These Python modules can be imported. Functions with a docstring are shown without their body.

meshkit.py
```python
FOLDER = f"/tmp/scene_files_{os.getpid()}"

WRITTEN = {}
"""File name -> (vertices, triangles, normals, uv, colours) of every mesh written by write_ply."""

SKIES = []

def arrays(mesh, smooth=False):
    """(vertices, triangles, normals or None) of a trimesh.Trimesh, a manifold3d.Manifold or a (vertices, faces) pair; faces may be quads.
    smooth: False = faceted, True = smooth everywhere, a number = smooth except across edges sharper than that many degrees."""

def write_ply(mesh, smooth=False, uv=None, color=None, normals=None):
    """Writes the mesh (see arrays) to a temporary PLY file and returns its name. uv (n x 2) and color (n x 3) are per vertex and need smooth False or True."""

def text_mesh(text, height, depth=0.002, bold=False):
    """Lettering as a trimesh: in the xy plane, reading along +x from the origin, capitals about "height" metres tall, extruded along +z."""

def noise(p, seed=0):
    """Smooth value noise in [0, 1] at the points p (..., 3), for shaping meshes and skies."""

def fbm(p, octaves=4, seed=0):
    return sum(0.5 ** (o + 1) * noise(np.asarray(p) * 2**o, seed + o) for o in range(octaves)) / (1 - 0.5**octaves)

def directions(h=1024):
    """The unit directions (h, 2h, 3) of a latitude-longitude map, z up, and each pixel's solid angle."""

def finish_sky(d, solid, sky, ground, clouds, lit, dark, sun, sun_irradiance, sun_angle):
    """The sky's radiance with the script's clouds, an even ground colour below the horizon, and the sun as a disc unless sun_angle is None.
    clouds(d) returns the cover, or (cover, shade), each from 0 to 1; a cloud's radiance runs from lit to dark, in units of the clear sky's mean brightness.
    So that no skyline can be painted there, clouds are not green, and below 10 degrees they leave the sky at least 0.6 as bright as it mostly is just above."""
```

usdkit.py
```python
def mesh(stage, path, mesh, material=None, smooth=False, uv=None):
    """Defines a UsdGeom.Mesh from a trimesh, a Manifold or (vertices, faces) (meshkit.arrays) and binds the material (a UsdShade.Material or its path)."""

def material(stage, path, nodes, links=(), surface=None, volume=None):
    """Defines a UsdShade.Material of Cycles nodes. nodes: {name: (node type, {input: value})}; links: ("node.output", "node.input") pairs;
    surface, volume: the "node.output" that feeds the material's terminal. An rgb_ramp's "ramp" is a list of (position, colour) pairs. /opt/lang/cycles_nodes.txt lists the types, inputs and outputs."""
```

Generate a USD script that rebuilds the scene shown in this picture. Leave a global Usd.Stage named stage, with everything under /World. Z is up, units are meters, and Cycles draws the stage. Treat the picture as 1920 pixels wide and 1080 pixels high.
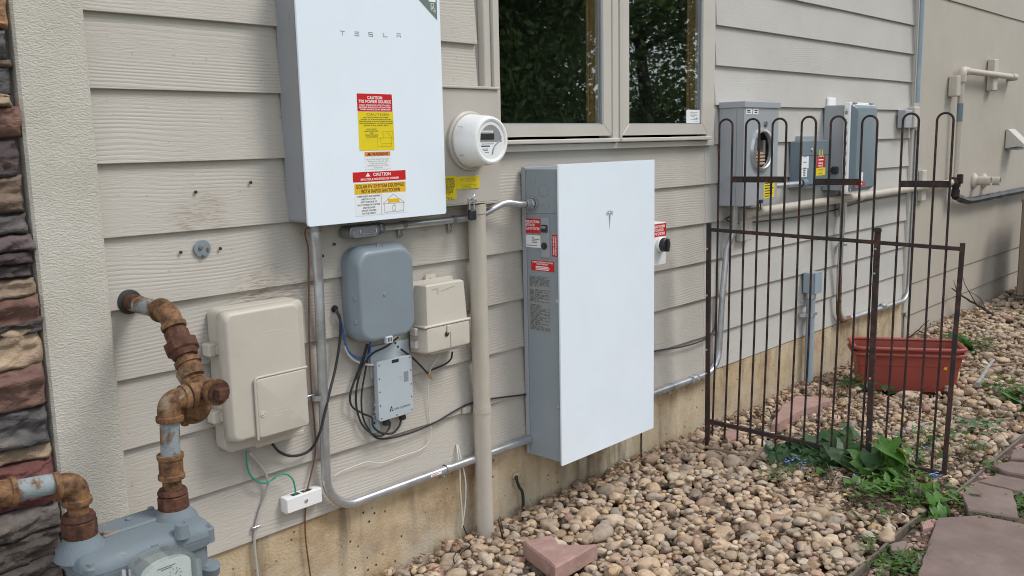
import math, random
import numpy as np
import trimesh, usdkit, meshkit
import manifold3d as m3
from shapely.geometry import Polygon, box as sbox
from pxr import Usd, UsdGeom, UsdLux, UsdShade, Gf, Sdf, Vt

stage = Usd.Stage.CreateInMemory()
UsdGeom.SetStageUpAxis(stage, UsdGeom.Tokens.z)
UsdGeom.SetStageMetersPerUnit(stage, 1.0)
UsdGeom.Xform.Define(stage, '/World')
UsdGeom.Scope.Define(stage, '/World/Looks')

# ---------------------------------------------------------------- camera
YAW, PITCH, ROLL = 0.816470977, 0.158625957, -0.0212242801
fw = np.array([math.sin(YAW) * math.cos(PITCH), math.cos(YAW) * math.cos(PITCH), -math.sin(PITCH)])
r0 = np.array([math.cos(YAW), -math.sin(YAW), 0.0])
u0 = np.cross(r0, fw)
rt = math.cos(ROLL) * r0 + math.sin(ROLL) * u0
up = -math.sin(ROLL) * r0 + math.cos(ROLL) * u0
CAM = np.array([0.0, -2.27, 1.42])
cam = UsdGeom.Camera.Define(stage, '/World/camera')
mtx = Gf.Matrix4d(*rt, 0, *up, 0, *(-fw), 0, *CAM, 1)
cam.AddTransformOp().Set(mtx)
cam.CreateHorizontalApertureAttr(36.0)
cam.CreateVerticalApertureAttr(20.25)
cam.CreateFocalLengthAttr(36.0 * 1712.498 / 1920.0)
cam.CreateClippingRangeAttr(Gf.Vec2f(0.05, 2000.0))
cam.CreateExposureAttr(0.64)

# ---------------------------------------------------------------- sky and sun (bright overcast)
SUN = np.array([0.45, -0.62, 1.0]); SUN /= np.linalg.norm(SUN)
SUN_EL, SUN_ROT = math.asin(SUN[2]), math.atan2(SUN[0], SUN[1])
sky_mat = usdkit.material(stage, '/World/Looks/sky_look', {
    'tc': ('texture_coordinate', {}),
    'sky': ('sky_texture', {'sky_type': 'single_scattering', 'sun_disc': False, 'sun_elevation': SUN_EL, 'sun_rotation': SUN_ROT}),
    'map': ('mapping', {'scale': (1.0, 1.0, 2.5)}),
    'n': ('noise_texture', {'scale': 2.2, 'detail': 5.0, 'roughness': 0.55}),
    'r': ('rgb_ramp', {'ramp': [(0.3, (5.6, 6.0, 6.5)), (0.7, (7.8, 8.0, 8.2))]}),
    'm': ('mix_color', {'fac': 0.8, 'use_clamp': False}),
    'b': ('background_shader', {'strength': 0.115}),
}, [('tc.generated', 'map.vector'), ('map.vector', 'n.vector'), ('n.fac', 'r.fac'), ('sky.color', 'm.a'), ('r.color', 'm.b'), ('m.result', 'b.color')], surface='b.background')
dome = UsdLux.DomeLight.Define(stage, '/World/sky')
UsdShade.MaterialBindingAPI.Apply(dome.GetPrim()).Bind(sky_mat)
dome.GetPrim().SetCustomDataByKey('kind', 'structure')
sun = UsdLux.DistantLight.Define(stage, '/World/sun')
sun.CreateNormalizeAttr(True) if hasattr(sun, 'CreateNormalizeAttr') else None
sun.CreateIntensityAttr(0.37)
sun.CreateAngleAttr(20.0)
sun.CreateColorAttr(Gf.Vec3f(1.0, 0.97, 0.93))
zz = SUN; xx = np.cross([0, 0, 1.0], zz); xx /= np.linalg.norm(xx); yy = np.cross(zz, xx)
sun.AddTransformOp().Set(Gf.Matrix4d(*xx, 0, *yy, 0, *zz, 0, 0, 0, 12, 1))

# ---------------------------------------------------------------- scene-graph helpers
used = {}
def numbered(path):
    n = used.get(path, -1) + 1
    used[path] = n
    return path if n == 0 else f'{path}_{n:03d}'
class Node:
    def __init__(s, path, base): s.path, s.base = path, np.asarray(base, float)
def tag(prim, label=None, cat=None, group=None, kind=None):
    for k, v in (('label', label), ('category', cat), ('group', group), ('kind', kind)):
        if v: prim.SetCustomDataByKey(k, v)
def thing(name, label, cat, base=(0, 0, 0), group=None, kind=None):
    p = numbered('/World/' + name)
    x = UsdGeom.Xform.Define(stage, p)
    x.AddTranslateOp().Set(Gf.Vec3d(*map(float, base)))
    tag(x.GetPrim(), label, cat, group, kind)
    return Node(p, base)
def vf(m):
    v, f, _ = meshkit.arrays(m)
    return trimesh.Trimesh(v, f, process=False)
def cat(*ms):
    return trimesh.util.concatenate([vf(m) for m in ms])
def part(parent, name, mesh, mat, smooth=32, label=None, kind=None, tone=None):
    """A Mesh child of a thing or of a part; the geometry is given in world coordinates."""
    mesh = vf(mesh)
    mesh.vertices = np.asarray(mesh.vertices) - parent.base
    p = numbered(f'{parent.path}/{name}')
    g = usdkit.mesh(stage, p, mesh, LOOK[mat], smooth=smooth)
    if tone is not None:
        UsdGeom.PrimvarsAPI(g).CreatePrimvar('tone', Sdf.ValueTypeNames.Color3fArray, 'vertex').Set(Vt.Vec3fArray.FromNumpy(np.asarray(tone, np.float32)))
    tag(g.GetPrim(), label, None, None, kind)
    return Node(p, parent.base)
def single(name, mesh, mat, label, cat_, base=(0, 0, 0), smooth=32, group=None, kind=None, tone=None):
    """A thing that is one mesh."""
    mesh = vf(mesh)
    mesh.vertices = np.asarray(mesh.vertices) - np.asarray(base, float)
    p = numbered('/World/' + name)
    g = usdkit.mesh(stage, p, mesh, LOOK[mat], smooth=smooth)
    if tone is not None:
        UsdGeom.PrimvarsAPI(g).CreatePrimvar('tone', Sdf.ValueTypeNames.Color3fArray, 'vertex').Set(Vt.Vec3fArray.FromNumpy(np.asarray(tone, np.float32)))
    g.AddTranslateOp().Set(Gf.Vec3d(*map(float, base)))
    tag(g.GetPrim(), label, cat_, group, kind)
    return Node(p, base)

# ---------------------------------------------------------------- shape helpers
def hull(pts):
    return m3.Manifold.hull_points(np.asarray(pts, float))
def box(x0, x1, y0, y1, z0, z1):
    m = trimesh.creation.box([abs(x1 - x0), abs(y1 - y0), abs(z1 - z0)])
    m.apply_translation([(x0 + x1) / 2, (y0 + y1) / 2, (z0 + z1) / 2])
    return m
def cbox(x0, x1, y0, y1, z0, z1, c=0.002):
    """Box with chamfered edges."""
    x0, x1 = min(x0, x1), max(x0, x1); y0, y1 = min(y0, y1), max(y0, y1); z0, z1 = min(z0, z1), max(z0, z1)
    c = min(c, (x1 - x0) * .45, (y1 - y0) * .45, (z1 - z0) * .45)
    P = []
    for a in (0, 1):
        for b in (0, 1):
            for d in (0, 1):
                x, y, z = (x0, x1)[a], (y0, y1)[b], (z0, z1)[d]
                sx, sy, sz = (1, -1)[a] * c, (1, -1)[b] * c, (1, -1)[d] * c
                P += [(x, y + sy, z + sz), (x + sx, y, z + sz), (x + sx, y + sy, z)]
    return hull(P)
def rrect(x0, x1, z0, z1, r, n=6):
    out = []
    for cx, cz, a0 in ((x1 - r, z1 - r, 0), (x0 + r, z1 - r, 90), (x0 + r, z0 + r, 180), (x1 - r, z0 + r, 270)):
        for k in range(n + 1):
            a = math.radians(a0 + 90 * k / n)
            out.append((cx + r * math.cos(a), cz + r * math.sin(a)))
    return np.array(out)
def loft_xz(layers):
    """Layers (y, polygon in xz with the same count); convex pieces joined as a hull per neighbouring pair."""
    out = []
    P = [np.column_stack([p[:, 0], np.full(len(p), y), p[:, 1]]) for y, p in layers]
    n = len(P[0]); V = np.vstack(P); F = []
    for k in range(len(P) - 1):
        for i in range(n):
            j = (i + 1) % n
            a, b, c, d = k * n + i, k * n + j, (k + 1) * n + j, (k + 1) * n + i
            F += [(a, b, c), (a, c, d)]
    for k, s in ((0, 1), (len(P) - 1, -1)):
        c = len(V); V = np.vstack([V, P[k].mean(0)])
        for i in range(n):
            j = (i + 1) % n
            F.append((c, k * n + j, k * n + i) if s > 0 else (c, k * n + i, k * n + j))
    m = trimesh.Trimesh(V, F, process=False)
    if m.volume < 0: m.invert()
    return m
def plate(x0, x1, z0, z1, yb, yf, r=0.01, bev=0.002, n=6):
    """Rounded-rectangle plate standing on the wall: back at yb, front at yf (more negative)."""
    return loft_xz([(yb, rrect(x0, x1, z0, z1, r, n)), (yf + bev, rrect(x0, x1, z0, z1, r, n)), (yf + bev * .3, rrect(x0 + bev * .3, x1 - bev * .3, z0 + bev * .3, z1 - bev * .3, max(r - bev * .3, .0005), n)), (yf, rrect(x0 + bev, x1 - bev, z0 + bev, z1 - bev, max(r - bev, .0005), n))])
def frames(P):
    P = np.asarray(P, float)
    t = np.gradient(P, axis=0); t /= np.linalg.norm(t, axis=1, keepdims=True) + 1e-12
    a = np.cross(t[0], [0, 0, 1.0] if abs(t[0, 2]) < .9 else [1.0, 0, 0]); a /= np.linalg.norm(a)
    A = [a]
    for k in range(1, len(P)):
        a = A[-1] - t[k] * (A[-1] @ t[k]); A.append(a / (np.linalg.norm(a) + 1e-12))
    A = np.array(A)
    return t, A, np.cross(t, A)
def tube(P, r, n=14, caps=True):
    P = np.asarray(P, float); t, A, B = frames(P)
    ang = np.arange(n) * 2 * np.pi / n
    rr = np.broadcast_to(r, (len(P),))
    V = P[:, None] + rr[:, None, None] * (np.cos(ang)[None, :, None] * A[:, None] + np.sin(ang)[None, :, None] * B[:, None])
    i, j = np.meshgrid(np.arange(len(P) - 1), np.arange(n), indexing='ij')
    q = np.stack([i * n + j, i * n + (j + 1) % n, (i + 1) * n + (j + 1) % n, (i + 1) * n + j], -1).reshape(-1, 4)
    F = np.vstack([q[:, [0, 1, 2]], q[:, [0, 2, 3]]]); V = V.reshape(-1, 3)
    if caps:
        c0 = len(V); V = np.vstack([V, P[0], P[-1]]); k = np.arange(n); l = (len(P) - 1) * n
        F = np.vstack([F, np.column_stack([np.full(n, c0), (k + 1) % n, k]), np.column_stack([np.full(n, c0 + 1), l + k, l + (k + 1) % n])])
    return trimesh.Trimesh(V, F, process=False)
def bend(P, R, n=8):
    """Polyline with its inner corners rounded with radius R."""
    P = [np.asarray(p, float) for p in P]; out = [P[0]]
    for a, b, c in zip(P, P[1:], P[2:]):
        u, v = (a - b) / np.linalg.norm(a - b), (c - b) / np.linalg.norm(c - b)
        th = math.acos(np.clip(u @ v, -1, 1))
        if th > 3.1: out.append(b); continue
        d = min(R / math.tan(th / 2), .49 * np.linalg.norm(a - b), .49 * np.linalg.norm(c - b)); rr = d * math.tan(th / 2)
        cen = b + (u + v) / np.linalg.norm(u + v) * rr / math.sin(th / 2)
        p, q = b + u * d - cen, b + v * d - cen; w = math.acos(np.clip(p @ q / rr / rr, -1, 1))
        for k in range(n + 1):
            s = k / n
            out.append(cen + (math.sin((1 - s) * w) * p + math.sin(s * w) * q) / math.sin(w))
    out.append(P[-1])
    return np.array(out)
def spline(P, n=8):
    P = np.asarray(P, float)
    Q = np.vstack([2 * P[0] - P[1], P, 2 * P[-1] - P[-2]]); out = []
    for k in range(len(P) - 1):
        p0, p1, p2, p3 = Q[k:k + 4]
        for t in np.linspace(0, 1, n, endpoint=False):
            out.append(.5 * (2 * p1 + (p2 - p0) * t + (2 * p0 - 5 * p1 + 4 * p2 - p3) * t * t + (3 * p1 - p0 - 3 * p2 + p3) * t ** 3))
    out.append(P[-1])
    return np.array(out)
def basis(d):
    d = np.asarray(d, float); d = d / np.linalg.norm(d)
    a = np.cross(d, [0, 0, 1.0] if abs(d[2]) < .9 else [1.0, 0, 0]); a /= np.linalg.norm(a)
    return a, np.cross(d, a), d
def lathe(prof, o, d, n=28, rot=0.0):
    """Profile of (distance along d from o, radius)."""
    a, b, d = basis(d); o = np.asarray(o, float)
    ang = np.arange(n) * 2 * np.pi / n + rot
    ring = np.cos(ang)[:, None] * a + np.sin(ang)[:, None] * b
    V = np.vstack([o + d * h + max(r, 1e-5) * ring for h, r in prof]); F = []
    for k in range(len(prof) - 1):
        for i in range(n):
            j = (i + 1) % n
            F += [(k * n + i, k * n + j, (k + 1) * n + j), (k * n + i, (k + 1) * n + j, (k + 1) * n + i)]
    c = len(V); V = np.vstack([V, o + d * prof[0][0], o + d * prof[-1][0]]); l = (len(prof) - 1) * n
    F += [(c, (i + 1) % n, i) for i in range(n)] + [(c + 1, l + i, l + (i + 1) % n) for i in range(n)]
    m = trimesh.Trimesh(V, F, process=False)
    return m
def ringl(prof, o, d, n=28):
    """A closed ring: like lathe, the profile joined end to start and no caps."""
    m = lathe(list(prof) + [prof[0]], o, d, n); k = len(m.faces) - 2 * n
    return trimesh.Trimesh(m.vertices, m.faces[:k], process=False)
def parts(parent, name, meshes, mat, **kw):
    for m in meshes: part(parent, name, m, mat, **kw)
def cyl(p, q, r, n=16):
    p, q = np.asarray(p, float), np.asarray(q, float); L = np.linalg.norm(q - p)
    return lathe([(0, r), (L, r)], p, q - p, n)
def screw(p, d, r=0.005, h=0.004):
    return lathe([(0, r), (h * .6, r), (h, r * .6)], p, d, 10)
def extrude_xz(poly, yb, yf):
    """Shapely polygon in xz extruded from yb to yf."""
    m = trimesh.creation.extrude_polygon(poly, abs(yf - yb), engine='earcut')
    v = m.vertices.copy()
    m.vertices = np.column_stack([v[:, 0], max(yb, yf) - v[:, 2], v[:, 1]])
    return m
FRONT = np.array([[1, 0, 0], [0, 0, -1.0], [0, 1, 0]])       # lettering on a face turned to -y
SIDE = np.array([[0, 0, -1.0], [-1, 0, 0], [0, 1, 0]])       # lettering on a face turned to -x
def letters(lines, o, M, depth=0.0004):
    """lines: (text, x, y, height, width or None, bold) centred at x, y in the plane with origin o."""
    out = []
    for text, x, y, h, w, bold in lines:
        m = meshkit.text_mesh(text, h, depth, bold)
        b = m.bounds; v = m.vertices.copy()
        v[:, 0] -= (b[0, 0] + b[1, 0]) / 2; v[:, 1] -= h / 2
        if w: v[:, 0] *= w / max(b[1, 0] - b[0, 0], 1e-6)
        v[:, 0] += x; v[:, 1] += y
        m.vertices = v @ M.T + np.asarray(o, float); out.append(m)
    return trimesh.util.concatenate(out)
def strokes(segs, o, M, w=0.0012, depth=0.0004):
    """Thin printed lines ((x0, y0), (x1, y1)) in the plane."""
    out = []
    for (a, b) in segs:
        a, b = np.array(a, float), np.array(b, float); d = b - a; L = np.linalg.norm(d); d /= L; nn = np.array([-d[1], d[0]]) * w / 2
        P = [np.r_[p, z] for p in (a + nn, a - nn, b + nn, b - nn) for z in (0, depth)]
        m = vf(hull(P)); m.vertices = m.vertices @ M.T + np.asarray(o, float); out.append(m)
    return trimesh.util.concatenate(out)
def flat(poly, o, M, depth=0.0004):
    m = trimesh.creation.extrude_polygon(Polygon(poly), depth, engine='earcut')
    m.vertices = m.vertices @ M.T + np.asarray(o, float)
    return m

# ---------------------------------------------------------------- materials
LOOK = {}
def look(name, nodes, links, surface='p.BSDF'):
    LOOK[name] = usdkit.material(stage, '/World/Looks/' + name, nodes, links, surface=surface)
def plain(name, col, rough=0.5, metal=0.0, spread=0.12, scale=30.0, bump=0.0, bscale=200.0, spec=0.5, dirt=None, dirt_at=(0.55, 0.8), coat=0.0):
    """A coat of one colour with uneven tone, some dirt and fine relief."""
    c = np.array(col)
    nodes = {'g': ('geometry', {}), 'n': ('noise_texture', {'scale': scale, 'detail': 4.0, 'roughness': 0.6}),
             'r': ('rgb_ramp', {'ramp': [(0.25, tuple(c * (1 - spread))), (0.75, tuple(np.minimum(c * (1 + spread), 1)))]}),
             'p': ('principled_bsdf', {'roughness': rough, 'metallic': metal, 'specular_ior_level': spec, 'coat_weight': coat})}
    links = [('g.position', 'n.vector'), ('n.fac', 'r.fac')]
    out = 'r.color'
    if dirt is not None:
        nodes['dn'] = ('noise_texture', {'scale': scale * .35, 'detail': 6.0, 'roughness': 0.7})
        nodes['dr'] = ('map_range', {'from_min': dirt_at[0], 'from_max': dirt_at[1], 'clamp': True})
        nodes['dm'] = ('mix_color', {'b': dirt})
        links += [('g.position', 'dn.vector'), ('dn.fac', 'dr.value'), ('dr.result', 'dm.fac'), (out, 'dm.a')]
        out = 'dm.result'
    links.append((out, 'p.base_color'))
    if bump:
        nodes['bn'] = ('noise_texture', {'scale': bscale, 'detail': 3.0})
        nodes['b'] = ('bump', {'strength': bump, 'distance': 0.002})
        links += [('g.position', 'bn.vector'), ('bn.fac', 'b.height'), ('b.normal', 'p.normal')]
    look(name, nodes, links)

# siding: painted boards pressed with a cedar grain
def siding(name, col, grain, stains=()):
    c = np.array(col)
    nodes = {
        'g': ('geometry', {}), 'oi': ('object_info', {}),
        'sh': ('vector_math', {'math_type': 'scale', 'vector1': (37.0, 0.0, 11.0)}),
        'ad': ('vector_math', {'math_type': 'add'}),
        'mp': ('mapping', {'scale': (2.6, 1.0, 24.0)}),
        'wv': ('noise_texture', {'scale': 1.3, 'detail': 1.5, 'roughness': 0.4}),
        'ws': ('math', {'math_type': 'multiply', 'value2': 1.0}),
        'sx': ('separate_xyz', {}),
        'zz': ('math', {'math_type': 'multiply', 'value2': 190.0}),
        'za': ('math', {'math_type': 'add'}),
        'wm': ('mapping', {'scale': (1.5, 1.0, 5.0)}),
        'fr': ('math', {'math_type': 'pingpong', 'value2': 1.0}),
        'pw': ('math', {'math_type': 'power', 'value2': 0.55}),
        'fn': ('noise_texture', {'scale': 9.0, 'detail': 5.0, 'roughness': 0.65, 'distortion': 0.4}),
        'am': ('noise_texture', {'scale': 0.9, 'detail': 1.0}),
        'amm': ('mapping', {'scale': (1.3, 1.0, 9.0)}),
        'ar': ('map_range', {'from_min': 0.42, 'from_max': 0.62, 'to_min': 0.03, 'to_max': 0.45, 'clamp': True}),
        'mx': ('mix_float', {}),
        'b': ('bump', {'strength': grain, 'distance': 0.0026}),
        'tn': ('noise_texture', {'scale': 2.0, 'detail': 6.0, 'roughness': 0.65}),
        'tr': ('rgb_ramp', {'ramp': [(0.3, tuple(c * .93)), (0.7, tuple(c * 1.05))]}),
        'ob': ('map_range', {'from_min': 0.0, 'from_max': 1.0, 'to_min': 0.95, 'to_max': 1.04}),
        'om': ('mix_color', {'blend_type': 'multiply', 'fac': 1.0}),
        'sp': ('noise_texture', {'scale': 75.0, 'detail': 2.0}),
        'spr': ('map_range', {'from_min': 0.69, 'from_max': 0.76, 'to_max': 0.5, 'clamp': True}),
        'spm': ('mix_color', {'b': tuple(c * .55)}),
        'p': ('principled_bsdf', {'roughness': 0.62, 'specular_ior_level': 0.35}),
    }
    links = [('oi.random', 'sh.scale'), ('g.position', 'ad.vector1'), ('sh.vector', 'ad.vector2'),
             ('ad.vector', 'wm.vector'), ('wm.vector', 'wv.vector'), ('wv.fac', 'ws.value1'),
             ('g.position', 'sx.vector'), ('sx.z', 'zz.value1'), ('zz.value', 'za.value1'),
             ('ad.vector', 'mp.vector'), ('mp.vector', 'fn.vector'),
             ('ad.vector', 'amm.vector'), ('amm.vector', 'am.vector'), ('am.fac', 'ar.value'),
             ('za.value', 'fr.value1'), ('fr.value', 'pw.value1'), ('ar.result', 'mx.fac'), ('fn.fac', 'mx.a'), ('pw.value', 'mx.b'), ('mx.result', 'b.height'), ('b.normal', 'p.normal'),
             ('g.position', 'tn.vector'), ('tn.fac', 'tr.fac'), ('oi.random', 'ob.value'), ('tr.color', 'om.a'), ('ob.result', 'om.b'),
             ('g.position', 'sp.vector'), ('sp.fac', 'spr.value'), ('spr.result', 'spm.fac'), ('om.result', 'spm.a')]
    nodes['ws'] = ('math', {'math_type': 'multiply', 'value2': 13.0}); links.append(('ws.value', 'za.value2'))
    out = 'spm.result'
    for k, (pos, rad, amt, colr) in enumerate(stains):
        nodes.update({f'd{k}': ('vector_math', {'math_type': 'distance', 'vector2': pos}), f'dr{k}': ('map_range', {'from_min': rad, 'from_max': rad * .2, 'to_max': amt, 'clamp': True}),
                      f'dn{k}': ('map_range', {'from_min': 0.47, 'from_max': 0.6, 'clamp': True}), f'dm{k}': ('math', {'math_type': 'multiply'}), f'dc{k}': ('mix_color', {'b': colr})})
        links += [('g.position', f'd{k}.vector1'), (f'd{k}.value', f'dr{k}.value'), ('fn.fac', f'dn{k}.value'), (f'dr{k}.result', f'dm{k}.value1'), (f'dn{k}.result', f'dm{k}.value2'), (f'dm{k}.value', f'dc{k}.fac'), (out, f'dc{k}.a')]
        out = f'dc{k}.result'
    links.append((out, 'p.base_color'))
    look(name, nodes, links)
SIDING = (0.455, 0.420, 0.372)
siding('siding_paint', SIDING, 0.75, [((1.173, 0, 1.2352), 0.07, 0.6, (0.20, 0.12, 0.06)), ((1.246, 0, 1.2684), 0.06, 0.5, (0.22, 0.14, 0.07)), ((1.2577, 0, 1.2172), 0.05, 0.4, (0.25, 0.16, 0.08)), ((1.3765, 0, 1.0016), 0.13, 0.7, (0.16, 0.10, 0.05)), ((1.5011, 0, 1.0019), 0.07, 0.6, (0.16, 0.10, 0.05)), ((2.0089, 0, 1.1364), 0.05, 0.4, (0.2, 0.13, 0.08))])
siding('far_siding_paint', (0.470, 0.451, 0.420), 0.35)
plain('panel_paint', (0.415, 0.372, 0.315), 0.65, spread=0.05, scale=3.0, bump=0.12, bscale=60.0, dirt=(0.36, 0.32, 0.27), dirt_at=(0.5, 0.8))
plain('trim_paint', (0.465, 0.438, 0.39), 0.5, spread=0.05, scale=6.0, bump=0.05, bscale=90.0)
plain('window_paint', (0.485, 0.45, 0.40), 0.38, spread=0.04, scale=6.0, bump=0.03, bscale=150.0)
plain('meter_box_paint', (0.44, 0.405, 0.36), 0.42, spread=0.04, scale=9.0, bump=0.04, bscale=150.0, dirt=(0.38, 0.34, 0.29))
plain('pipe_paint', (0.45, 0.405, 0.345), 0.5, spread=0.07, scale=14.0, bump=0.06, bscale=120.0, dirt=(0.33, 0.29, 0.24), dirt_at=(0.62, 0.8))
plain('beige_plastic', (0.47, 0.43, 0.37), 0.5, spread=0.04, scale=8.0, bump=0.06, bscale=500.0, dirt=(0.38, 0.34, 0.28), dirt_at=(0.58, 0.85))
plain('pale_beige_plastic', (0.52, 0.48, 0.41), 0.45, spread=0.05, scale=10.0, bump=0.06, bscale=400.0, dirt=(0.37, 0.31, 0.23), dirt_at=(0.6, 0.85))
plain('dark_grey_plastic', (0.195, 0.232, 0.26), 0.42, spread=0.06, scale=8.0, bump=0.08, bscale=600.0, dirt=(0.25, 0.27, 0.285), dirt_at=(0.55, 0.9))
plain('pale_grey_plastic', (0.40, 0.45, 0.48), 0.42, spread=0.04, scale=10.0, bump=0.06, bscale=500.0, dirt=(0.34, 0.36, 0.36))
plain('white_plastic', (0.74, 0.74, 0.73), 0.4, spread=0.03, scale=10.0, dirt=(0.6, 0.58, 0.54), dirt_at=(0.6, 0.9))
plain('white_glass', (0.735, 0.795, 0.86), 0.09, spread=0.012, scale=2.0, spec=0.5, dirt=(0.66, 0.70, 0.74), dirt_at=(0.52, 0.85))
plain('grey_metal_paint', (0.225, 0.232, 0.242), 0.42, spread=0.05, scale=5.0, bump=0.03, bscale=250.0, dirt=(0.25, 0.25, 0.25))
plain('battery_steel', (0.235, 0.272, 0.297), 0.40, spread=0.05, scale=5.0, bump=0.03, bscale=250.0, dirt=(0.26, 0.285, 0.30))
plain('pale_grey_metal_paint', (0.30, 0.315, 0.335), 0.42, spread=0.05, scale=5.0, bump=0.03, bscale=250.0, dirt=(0.25, 0.26, 0.27))
plain('blue_grey_metal_paint', (0.135, 0.18, 0.205), 0.4, spread=0.05, scale=6.0, bump=0.03, bscale=250.0)
plain('light_blue_metal_paint', (0.26, 0.325, 0.375), 0.45, spread=0.06, scale=6.0, dirt=(0.40, 0.42, 0.42))
plain('galvanised_steel', (0.52, 0.53, 0.55), 0.33, 0.85, spread=0.2, scale=18.0, bump=0.05, bscale=80.0, dirt=(0.28, 0.28, 0.28), dirt_at=(0.58, 0.8))
plain('dull_steel', (0.30, 0.305, 0.31), 0.42, 0.8, spread=0.2, scale=25.0, bump=0.08, bscale=120.0)
plain('dark_metal', (0.05, 0.05, 0.05), 0.4, 0.6, spread=0.2)
plain('brass', (0.55, 0.40, 0.18), 0.35, 0.9, spread=0.15)
plain('black_rubber', (0.018, 0.018, 0.02), 0.45, spread=0.2, scale=60.0)
plain('black_print', (0.03, 0.03, 0.032), 0.6, spread=0.1)
plain('grey_print_dark', (0.06, 0.06, 0.06), 0.6, spread=0.1)
plain('grey_print', (0.27, 0.29, 0.31), 0.4, spread=0.05)
plain('white_print', (0.80, 0.80, 0.80), 0.5, spread=0.02)
plain('faded_print', (0.36, 0.31, 0.04), 0.6, spread=0.1)
plain('red_sticker', (0.52, 0.014, 0.016), 0.35, spread=0.06, scale=20.0)
plain('yellow_sticker', (0.72, 0.56, 0.01), 0.4, spread=0.05, scale=20.0)
plain('amber_sticker', (0.72, 0.42, 0.012), 0.4, spread=0.05, scale=20.0)
plain('orange_sticker', (0.70, 0.22, 0.035), 0.4, spread=0.05, scale=20.0)
plain('white_sticker', (0.74, 0.75, 0.76), 0.4, spread=0.03, scale=20.0)
plain('green_sticker', (0.145, 0.185, 0.165), 0.4, spread=0.04, scale=20.0)
plain('silver_sticker', (0.25, 0.255, 0.255), 0.4, spread=0.05, scale=30.0)
plain('blue_cable', (0.04, 0.12, 0.38), 0.4, spread=0.1)
plain('green_cable', (0.01, 0.27, 0.19), 0.4, spread=0.1)
plain('grey_cable', (0.40, 0.38, 0.355), 0.5, spread=0.1, scale=40.0)
plain('white_cable', (0.58, 0.56, 0.51), 0.5, spread=0.12, scale=40.0)
plain('copper_wire', (0.16, 0.065, 0.035), 0.5, 0.3, spread=0.3, scale=40.0)
plain('terracotta_plastic', (0.26, 0.050, 0.034), 0.5, spread=0.10, scale=9.0, bump=0.05, bscale=200.0, dirt=(0.26, 0.075, 0.055), dirt_at=(0.52, 0.85))
plain('red_sandstone', (0.325, 0.20, 0.17), 0.85, spread=0.22, scale=22.0, bump=0.9, bscale=80.0, dirt=(0.27, 0.175, 0.15), dirt_at=(0.5, 0.75))
plain('flagstone', (0.160, 0.112, 0.096), 0.82, spread=0.2, scale=9.0, bump=1.0, bscale=38.0, dirt=(0.21, 0.158, 0.138), dirt_at=(0.52, 0.72))
plain('soil', (0.085, 0.058, 0.042), 0.95, spread=0.45, scale=60.0, bump=1.0, bscale=90.0, dirt=(0.15, 0.11, 0.08))
plain('lawn', (0.07, 0.11, 0.03), 0.9, spread=0.4, scale=9.0, bump=1.0, bscale=60.0)
plain('edging_plastic', (0.13, 0.105, 0.085), 0.6, spread=0.25, scale=15.0, dirt=(0.2, 0.17, 0.14))
plain('dark_litter', (0.095, 0.068, 0.045), 0.9, spread=0.45, scale=40.0)
plain('dry_leaf', (0.22, 0.135, 0.075), 0.85, spread=0.45, scale=30.0)
plain('dead_twig', (0.20, 0.145, 0.105), 0.85, spread=0.35, scale=25.0, bump=0.5, bscale=150.0)
plain('grey_stick', (0.26, 0.25, 0.24), 0.85, spread=0.3, scale=25.0, bump=0.5, bscale=150.0)
plain('dark_twig', (0.055, 0.040, 0.032), 0.85, spread=0.35, scale=25.0, bump=0.5, bscale=150.0)
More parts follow.
